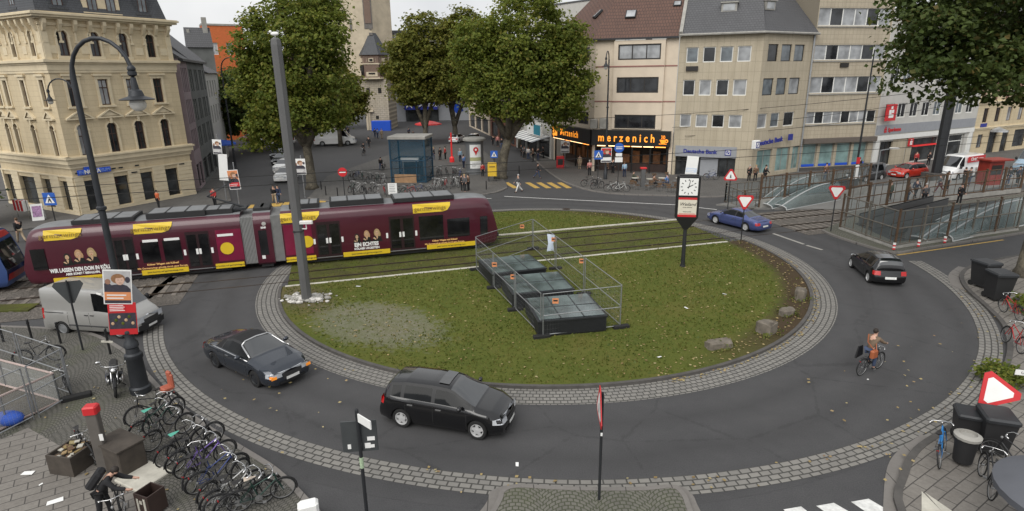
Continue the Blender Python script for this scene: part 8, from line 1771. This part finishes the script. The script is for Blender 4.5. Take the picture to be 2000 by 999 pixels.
# ================================================================== bicycles
mat('bike_frame',(.02,.02,.022),.35,.2,.05); mat('bike_rim',(.24,.24,.24),.4,.5,.05); mat('rack_dark',(.04,.04,.042),.5,.3,.1); mat('saddle_black',(.015,.014,.014),.6,0,.1)
for nm,c in (('bike_blue',(.03,.20,.50)),('bike_purple',(.16,.10,.36)),('bike_red',(.38,.03,.03)),('bike_silver',(.48,.48,.47)),('bike_green',(.015,.045,.035)),('bike_white',(.66,.66,.64)),('bike_navy',(.03,.05,.17))): mat(nm,c,.35,.25,.05)
def bike_template(fenders=True,basket=False):
    T=thing('bicycle','template','bicycle'); r_=.335; wb=.535
    for x in (-wb,wb):
        mb=MB(); mb.torus((0,0,0),r_-.018,.019,26,5); w_=mb.build('wheel',MT['black_rubber'],T,smooth=True,loc=(x,0,r_)); mb=MB(); mb.torus((0,0,0),r_-.042,.011,24,4)
        for k in range(14): a=2*PI*k/14; mb.tube((0,.018*(-1)**k,0),((r_-.045)*math.cos(a),0,(r_-.045)*math.sin(a)),.0022,None,3,0,False)
        mb.tube((0,-.04,0),(0,.04,0),.025,None,8); mb.build('rim',MT['bike_rim'],w_)
        if fenders:
            mb=MB(); mb.path([(x+(r_+.022)*math.cos(R(a)),0,r_+(r_+.022)*math.sin(R(a))) for a in (range(20,200,18) if x<0 else range(-20,160,18))],.019,5); mb.build('mudguard',MT['trim_black'],T)
    bb=(-.08,0,.29); st=(-.21,0,.80); hd=(.36,0,.86); hl=(.40,0,.70); mb=MB()
    mb.tube(bb,st,.017,None,7); mb.tube(st,(-.22,0,.92),.013,None,6); mb.tube((-.17,0,.66),hd,.017,None,7); mb.tube(bb,hl,.020,None,7); mb.tube(hd,hl,.02,None,7)
    for s in (-1,1): mb.tube((-.09,s*.02,.29),(-wb,s*.055,r_),.011,None,5); mb.tube((-.18,s*.02,.72),(-wb,s*.055,r_),.010,None,5); mb.tube((.41,s*.045,.66),(wb,s*.055,r_),.013,None,5)
    mb.tube((.41,-.05,.67),(.41,.05,.67),.014,None,5); mb.build('frame',MT['bike_frame'],T,smooth=40)
    mb=MB(); mb.tube(hd,(.335,0,1.0),.014,None,6); mb.path([(.20,-.28,1.0),(.30,-.22,1.03),(.345,-.06,1.02),(.345,.06,1.02),(.30,.22,1.03),(.20,.28,1.0)],.012,6); 
    for s in (-1,1): mb.tube((.31,s*.24,1.02),(.19,s*.285,.995),.019,None,6)
    mb.build('handlebar',MT['chrome'],T,smooth=True)
    mb=MB(); mb.add([(-.36,-.09,.955),(-.34,.0,.965),(-.36,.09,.955),(-.22,.06,.955),(-.08,.018,.955),(-.06,0,.95),(-.08,-.018,.955),(-.22,-.06,.955),(-.34,0,.90),(-.2,0,.91)],[(0,7,3,2,1),(7,6,5,4,3),(0,8,9,7),(2,3,9,8),(0,1,2,8),(7,9,6),(3,4,9),(6,9,4,5)]); mb.build('saddle',MT['saddle_black'],T)
    mb=MB()
    for s in (-1,1): mb.tube((-.24,s*.06,.70),(-.72,s*.06,.70),.007,None,4); mb.tube((-wb,s*.06,r_),(-.55,s*.06,.70),.007,None,4)
    for k in range(3): mb.tube((-.34-.15*k,-.06,.70),(-.34-.15*k,.06,.70),.006,None,4)
    mb.build('rack',MT['rack_dark'],T)
    mb=MB(); mb.lathe([(.09,-.008),(.09,.008)],(bb[0],-.05,bb[2]),16,0,'Y'); mb.tube((bb[0],-.09,bb[2]),(bb[0]+.12,-.09,bb[2]-.11),.009,None,5); mb.tube((bb[0],.09,bb[2]),(bb[0]-.12,.09,bb[2]+.11),.009,None,5); mb.cbox((bb[0]+.12,-.13,bb[2]-.11),(.09,.08,.02)); mb.cbox((bb[0]-.12,.13,bb[2]+.11),(.09,.08,.02)); mb.tube((bb[0],-.1,bb[2]),(bb[0],.1,bb[2]),.014,None,5); mb.build('crank',MT['bike_rim'],T)
    mb=MB(); mb.ico((.43,0,.84),(.04,.035,.045)); mb.build('headlamp',MT['bike_rim'],T,smooth=True); mb=MB(); mb.cbox((-.74,0,.62),(.02,.05,.04)); mb.build('reflector',MT['tail_red'],T)
    return T
BT=bike_template()
def bike(label,p,head,col='bike_frame',lean=0,z=0,group=None,saddle=None,steer=0):
    sw={'bike_frame':MT[col]}
    if saddle: sw['saddle_black']=MT[saddle]
    o=dup(BT,(p[0],p[1],z),head,label,group,sw); o.rotation_euler.x=R(lean); return o
def bike_px(label,a,b,col='bike_frame',lean=0,z=.1,group=None,saddle=None):
    # ground contacts of the two wheels in the photograph; b is the front wheel
    A_=Vector(G(*a,z)); B_=Vector(G(*b,z)); c=(A_+B_)/2; return bike(label,(c.x,c.y),math.atan2(B_.y-A_.y,B_.x-A_.x),col,lean,z,group,saddle)
mat('saddle_cream',(.5,.42,.34),.6,0,.1); mat('saddle_teal',(.08,.36,.27),.6,0,.1)
GB='bicycles parked on the left square'
NB=[('black bicycle nearest the big lamp post, farthest in the left row',(338,800),(266,836),'bike_frame',5),('dark bicycle with teal saddle, second in the left row',(270,862),(343,826),'bike_green',7,'saddle_teal'),('black bicycle with bright rims, third in the left row',(296,884),(366,842),'bike_frame',4),('dark bicycle with white handlebar, fourth in the left row',(322,912),(398,872),'bike_frame',6,'saddle_teal'),('black bicycle leaning on its neighbour, left of the purple one',(346,920),(412,884),'bike_frame',9),('purple step through bicycle in the middle of the left row',(368,938),(440,895),'bike_purple',5),('dark navy blue bicycle right of the purple one',(392,968),(462,922),'bike_navy',6),('black bicycle between the navy one and the silver one',(404,985),(476,940),'bike_frame',3),('silver white framed bicycle near the bottom edge',(420,1004),(494,958),'bike_silver',5),('black bicycle right of the silver one at the bottom edge',(452,1008),(520,968),'bike_frame',8),('dark green bicycle with cream saddle, last of the left row towards the road',(480,992),(548,980),'bike_green',4,'saddle_cream')]
NB+=[('black bicycle squeezed in behind the teal saddled one, towards the kerb',(300,850),(352,812),'bike_frame',-6),('dark bicycle squeezed in left of the navy one, wheel towards the bin',(372,962),(424,912),'bike_frame',-8),('black bicycle squeezed between silver frame and cream saddle',(436,1012),(512,985),'bike_frame',-7),('dark bicycle farthest back, half hidden by the purple one',(352,900),(424,866),'bike_frame',-9)]
rj=random.Random(3)
for e in NB:
    o=bike_px(e[0],e[1],e[2],e[3],e[4],.1,GB,e[5] if len(e)>5 else None); o.rotation_euler.z+=R(rj.uniform(-13,13))
    if 'nearest the big lamp' in e[0]:
        cs=thing('child_seat','red brown child seat on the bicycle by the big lamp post','child seat',(o.location.x,o.location.y,.1),o.rotation_euler.z); mb=MB(); mb.rbox((-.5,.05,.92),(.34,.34,.12),.04); mb.rbox((-.66,.07,1.15),(.10,.34,.5),.04); mb.rbox((-.64,.07,1.42),(.12,.22,.14),.04); mb.build('shell',mat('seat_red',(.35,.09,.05),.6,0,.1),cs)
bike_px('lone dark bicycle leaning on the pit fence',(126,735),(146,790),'bike_frame',8,.1); bike_px('dark bicycle behind the planter box beside the red capped pillar',(165,880),(186,905),'bike_frame',6,.1)
bike_px('dark bicycle behind the pit fence, left of the motorcycle',(62,712),(100,706),'bike_frame',3,.1)
bike_px('blue bicycle leaning against the round bin at the lower right',(1836,915),(1846,880),'bike_blue',-12,.1); bike_px('black bicycle between the round bin and the grey parasol',(1935,985),(1908,918),'bike_frame',6,.1); bike_px('dark bicycle behind the grey parasol, mostly hidden',(1992,930),(1960,915),'bike_frame',6,.1)
bike_px('red bicycle with bright fork near the right edge shrubs',(1990,690),(1960,668),'bike_red',8,.1); bike_px('dark bicycle with red bag at the wheelie bins',(1985,625),(1962,612),'bike_red',-5,.1)
r=random.Random(6); cols=['bike_frame','bike_frame','bike_frame','bike_silver','bike_navy','bike_green','bike_red']
spots=[]
for i in range(12): spots.append(('left',686+ (i%6)*13+r.uniform(-3,3),350+(i//6)*26+r.uniform(-4,4)+(i%6)*1.5,i))
for i in range(13): spots.append(('right',846+(i%7)*9+r.uniform(-3,3),345+(i//7)*24+r.uniform(-4,4),i))
for i in range(4): spots.append(('front',785+i*16,381+r.uniform(-2,3),i))
for side,px,py,i in spots:
    b=G(px,py,.07); bike(f'far parked bicycle in the clump {dict(left="left of the glass lift",right="between glass lift and advertising column",front="in front of the glass lift")[side]}',b,R(r.uniform(60,120) if side!='front' else r.uniform(-20,20)),r.choice(cols),r.uniform(-8,8),.07,dict(left='bicycles left of the lift',right='bicycles right of the lift',front='bicycles before the lift')[side])
for lab,px,py,hd_,cl_ in (('dark bicycle at the left end of the row before the bakery',1150,364,15,'bike_frame'),('dark bicycle second in the row before the bakery, by the blue sign',1166,369,35,'bike_frame'),('silver bicycle before the bakery at the round blue sign',1196,374,5,'bike_silver'),('white bicycle right of the round blue sign before the bakery',1212,375,-15,'bike_white'),('blue bicycle leaning at the bank house entrance above the clock',1388,352,5,'bike_navy')): b=G(px,py,.09); bike(lab,b,R(hd_),cl_,5,.09)
# far cyclist on the square and walked bicycle
def rider(label,p,head,j,t_,bcol,lab2,z=0,h='hair_dark',s=1.0,extra=False):
    bk_=bike(lab2,p,head,bcol,0,z)
    J=pose((62,38),(92,42),(52,52),(18,18),18,.93,10)
    key=('ride',False,False)
    if key not in TEMPL: TEMPL[key]=person_template('template',J)
    c,s_=math.cos(head),math.sin(head); sw={'cloth_black':MT['cloth_'+j],'denim':MT['cloth_'+t_] if 'cloth_'+t_ in MT else MT[t_],'hair_dark':MT[h]}
    return dup(TEMPL[key],(p[0]-.21*c,p[1]-.21*s_,z+.08),head,label,None,sw,s),bk_
rider('person in black riding a bicycle across the far square',G(711,304),R(-95),'black','black','bike_frame','black bicycle ridden across the far square')
b=G(742,334); bike('bicycle pushed by the person left of the glass lift',(b[0]+.5,b[1]),R(-95),'bike_frame',0,0)
cy=G(1698,727); hdc=math.atan2(20.4-19.9,13.8-12.9)
pr_,_=rider('cyclist in tan jacket with dark hair riding round the right bend',cy,hdc,'tan','denim','bike_frame','black bicycle under the cyclist in the tan jacket',0,'hair_dark',.98)
def carried(name,label,cat,build_,p,head,z): t_=thing(name,label,cat,(p[0],p[1],z),head); build_(t_); return t_
def sb(t_):
    mb=MB(); mb.rbox((-.30,-.20,.92),(.34,.16,.30),.05); mb.path([(-.28,-.26,1.05),(-.12,-.1,1.42),(-.02,.12,1.5)],.018,5); mb.path([(-.36,-.26,1.05),(-.36,.05,1.3),(-.1,.2,1.5)],.018,5); mb.build('bag',mat('leather_orange',(.30,.085,.03),.6,0,.15),t_)
carried('shoulder_bag','orange brown shoulder bag hanging at the hip of the cyclist','bag',sb,cy,hdc,0)
def pb(t_):
    mb=MB(); mb.add([(-.62,.24,.62),(-.16,.26,.66),(-.22,.27,1.06),(-.5,.25,1.08),(-.62,.30,.62),(-.16,.32,.66),(-.22,.31,1.06),(-.5,.29,1.08)],[(0,1,2,3),(7,6,5,4),(0,4,5,1),(1,5,6,2),(2,6,7,3),(3,7,4,0)]); mb.build('portfolio',MT['black_paint'],t_)
carried('portfolio_bag','flat black portfolio bag on the left of the cyclist','bag',pb,cy,hdc,0)
# person with bicycle at the bottom left
pp=G(196,1030,.1); TP=person('person in black jacket with backpack bending over a bicycle at the bottom left',0,0,'carry',R(0),'black','black','hair_dark',1.0,z=.1,xy=(pp[0],pp[1]+.25)); TP.rotation_euler.z=R(12)
t_=thing('backpack','black backpack on the person at the bottom left','bag',(pp[0],pp[1]+.25,.1),R(12)); mb=MB(); mb.M=Matrix.Translation((.02,0,1.26))@Matrix.Rotation(R(38),4,'Y'); mb.rbox((-.02,0,0),(.22,.36,.5),.06); mb.build('pack',MT['cloth_black'],t_)
bike('dark bicycle held by the person with the backpack at the bottom left',(pp[0]+.52,pp[1]+.1),R(-62),'bike_frame',4,.1)
# motorcycle
a=Vector(G(224,735,.1)); b=Vector(G(227,786,.1)); c=(a+b)/2; hd_=math.atan2(b.y-a.y,b.x-a.x)
mc=thing('motorcycle','black and chrome motorcycle parked facing the camera behind the ticket pillar','motorcycle',(c.x,c.y,.1),hd_); mc.rotation_euler.x=R(-6)
for x,w in ((-.70,.075),(.72,.055)):
    mb=MB(); mb.torus((0,0,0),.27,w,24,7); w_=mb.build('wheel',MT['black_rubber'],mc,smooth=True,loc=(x,0,.32)); mb=MB(); mb.torus((0,0,0),.215,.02,20,5); mb.lathe([(.12,-.03),(.12,.03)],(0,0,0),14,0,'Y')
    for k in range(10): q=2*PI*k/10; mb.tube((0,0,0),(.21*math.cos(q),0,.21*math.sin(q)),.008,None,4,0,False)
    mb.build('rim',MT['alloy'],w_)
mb=MB()
for s in (-1,1): mb.tube((.72,s*.09,.32),(.42,s*.09,.98),.028,None,7)
mb.path([(.30,-.38,1.06),(.42,-.2,1.05),(.44,0,1.04),(.42,.2,1.05),(.30,.38,1.06)],.016,6); mb.build('fork',MT['chrome'],mc,smooth=True)
mb=MB(); mb.ico((.12,0,.82),(.32,.16,.15),0,14,8); mb.build('fuel_tank',MT['black_paint'],mc,smooth=True)
mb=MB(); mb.rbox((-.42,0,.80),(.66,.28,.12),.05); mb.rbox((-.78,0,.78),(.2,.2,.12),.04); mb.build('seat',MT['saddle_black'],mc)
mb=MB(); mb.rbox((.02,0,.45),(.44,.34,.36),.06); mb.tube((.1,-.12,.5),(.22,-.2,.7),.08,.07,8); mb.tube((.1,.12,.5),(.22,.2,.7),.08,.07,8); mb.build('engine',MT['dark_metal'],mc)
for s in (-1,1): mb=MB(); mb.path([(.25,s*.17,.5),(.22,s*.22,.28),(-.2,s*.24,.28),(-.85,s*.24,.38)],[.025,.028,.04,.05],8); mb.build('exhaust',MT['chrome'],mc,smooth=True)
mb=MB(); mb.lathe([(.001,.10),(.10,.08),(.11,.0),(.06,-.1)],(.56,0,.94),14,0,'X'); mb.build('headlight',MT['chrome'],mc,smooth=True)
mb=MB(); mb.path([(.72+.36*math.cos(R(k)),0,.32+.36*math.sin(R(k))) for k in range(30,160,20)],.05,6); mb.path([(-.70+.38*math.cos(R(k)),0,.32+.38*math.sin(R(k))) for k in range(40,190,20)],.06,6); mb.build('mudguard',MT['black_paint'],mc)
for s in (-1,1): mb=MB(); mb.tube((.34,s*.3,1.06),(.36,s*.40,1.2),.01,None,5); mb.ico((.36,s*.44,1.23),(.03,.09,.06)); mb.build('mirror',MT['chrome'],mc,smooth=True)
mb=MB(); mb.tube((-.05,.12,.3),(-.12,.35,.0),.015,None,5); mb.tube((.3,-.1,.3),(.2,-.1,.3),.01); mb.tube((-.6,-.08,.32),(.0,-.08,.4),.03); mb.tube((-.6,.08,.32),(.0,.08,.4),.03); mb.tube((.42,0,.95),(-.2,0,.55),.035); mb.build('chassis',MT['dark_metal'],mc)
# ================================================================== cafe furniture
def chair_t():
    T=thing('cafe_chair','template','chair'); mb=MB(); mb.rbox((0,0,.45),(.44,.42,.04),.01); mb.build('seat',MT['wood_brown'],T); mb=MB(); mb.rbox((-.2,0,.72),(.04,.42,.26),.01); mb.build('backrest',MT['wood_brown'],T)
    for x in (-.19,.19):
        for y in (-.18,.18): mb=MB(); mb.tube((x,y,0),(x*1.0-(.01 if x<0 else 0),y,.86 if x<0 else .66),.017,None,5); mb.build('leg',MT['bike_rim'],T)
    for y in (-.2,.2): mb=MB(); mb.tube((-.2,y,.66),(.2,y,.66),.02,None,5); mb.build('armrest',MT['bike_rim'],T)
    return T
def table_t():
    T=thing('cafe_table','template','table'); mb=MB(); mb.lathe([(.35,.70),(.36,.735),(.001,.74)],(0,0,0),18); mb.build('table_top',MT['concrete_edge'],T); mb=MB(); mb.tube((0,0,.02),(0,0,.7),.03); mb.lathe([(.26,0),(.24,.03)],(0,0,0),14); mb.build('leg',MT['bike_rim'],T); return T
CT,TT=chair_t(),table_t()
for i,(px,py,a) in enumerate(((1233,368,90),(1244,371,20),(1250,360,200),(1264,372,150),(1272,369,60),(1286,374,100),(1297,368,-60),(1306,376,60),(1318,366,180),(1316,376,120),(1278,356,-90),(1258,352,-100),(1303,353,-80))):
    b=G(px,py,.09); dup(CT,(b[0],b[1],.09),R(a),'empty metal cafe chair in the loose cluster of chairs before the bakery','cafe chairs before the bakery')
for i,(px,py,lab) in enumerate(((1240,362,'small round cafe table at the left of the bakery terrace'),(1268,364,'small round cafe table in the middle of the bakery terrace'),(1292,362,'small round cafe table beside the person in the blue jacket'),(1326,362,'small round cafe table at the right end, near the street clock'))):
    b=G(px,py,.09); dup(TT,(b[0],b[1],.09),0,lab,'cafe tables before the bakery')
for lab,px,py,a,j,t_ in (('person in brown coat sitting at a cafe table before the bakery',1276,367,20,'brown','black'),('person in blue jacket sitting with back turned on the bakery terrace',1303,365,150,'blue','denim'),('person in green jacket sitting at the left cafe table',1236,359,0,'green','black')): person(lab,px,py,'sit',a,j,t_,group='people sitting at the cafe',z=.09)
for i,(px,py,mt_) in enumerate(((1255,366,'dark_metal'),)):
    b=G(px,py,.09); t_=thing('waste_bin','slim grey waste bin with red lid on the bakery terrace','bin',(b[0],b[1],.09)); mb=MB(); mb.rbox((0,0,.9),(.42,.42,1.8),.04); mb.build('case',MT['mast_grey'],t_); mb=MB(); mb.rbox((0,0,1.88),(.6,.5,.14),.04); mb.build('lid',MT['red_sign'],t_)
# templates leave the scene again
for T in list(TEMPL.values())+[BT,CT,TT]:
    for ch in list(T.children_recursive): bpy.data.objects.remove(ch)
    bpy.data.objects.remove(T)
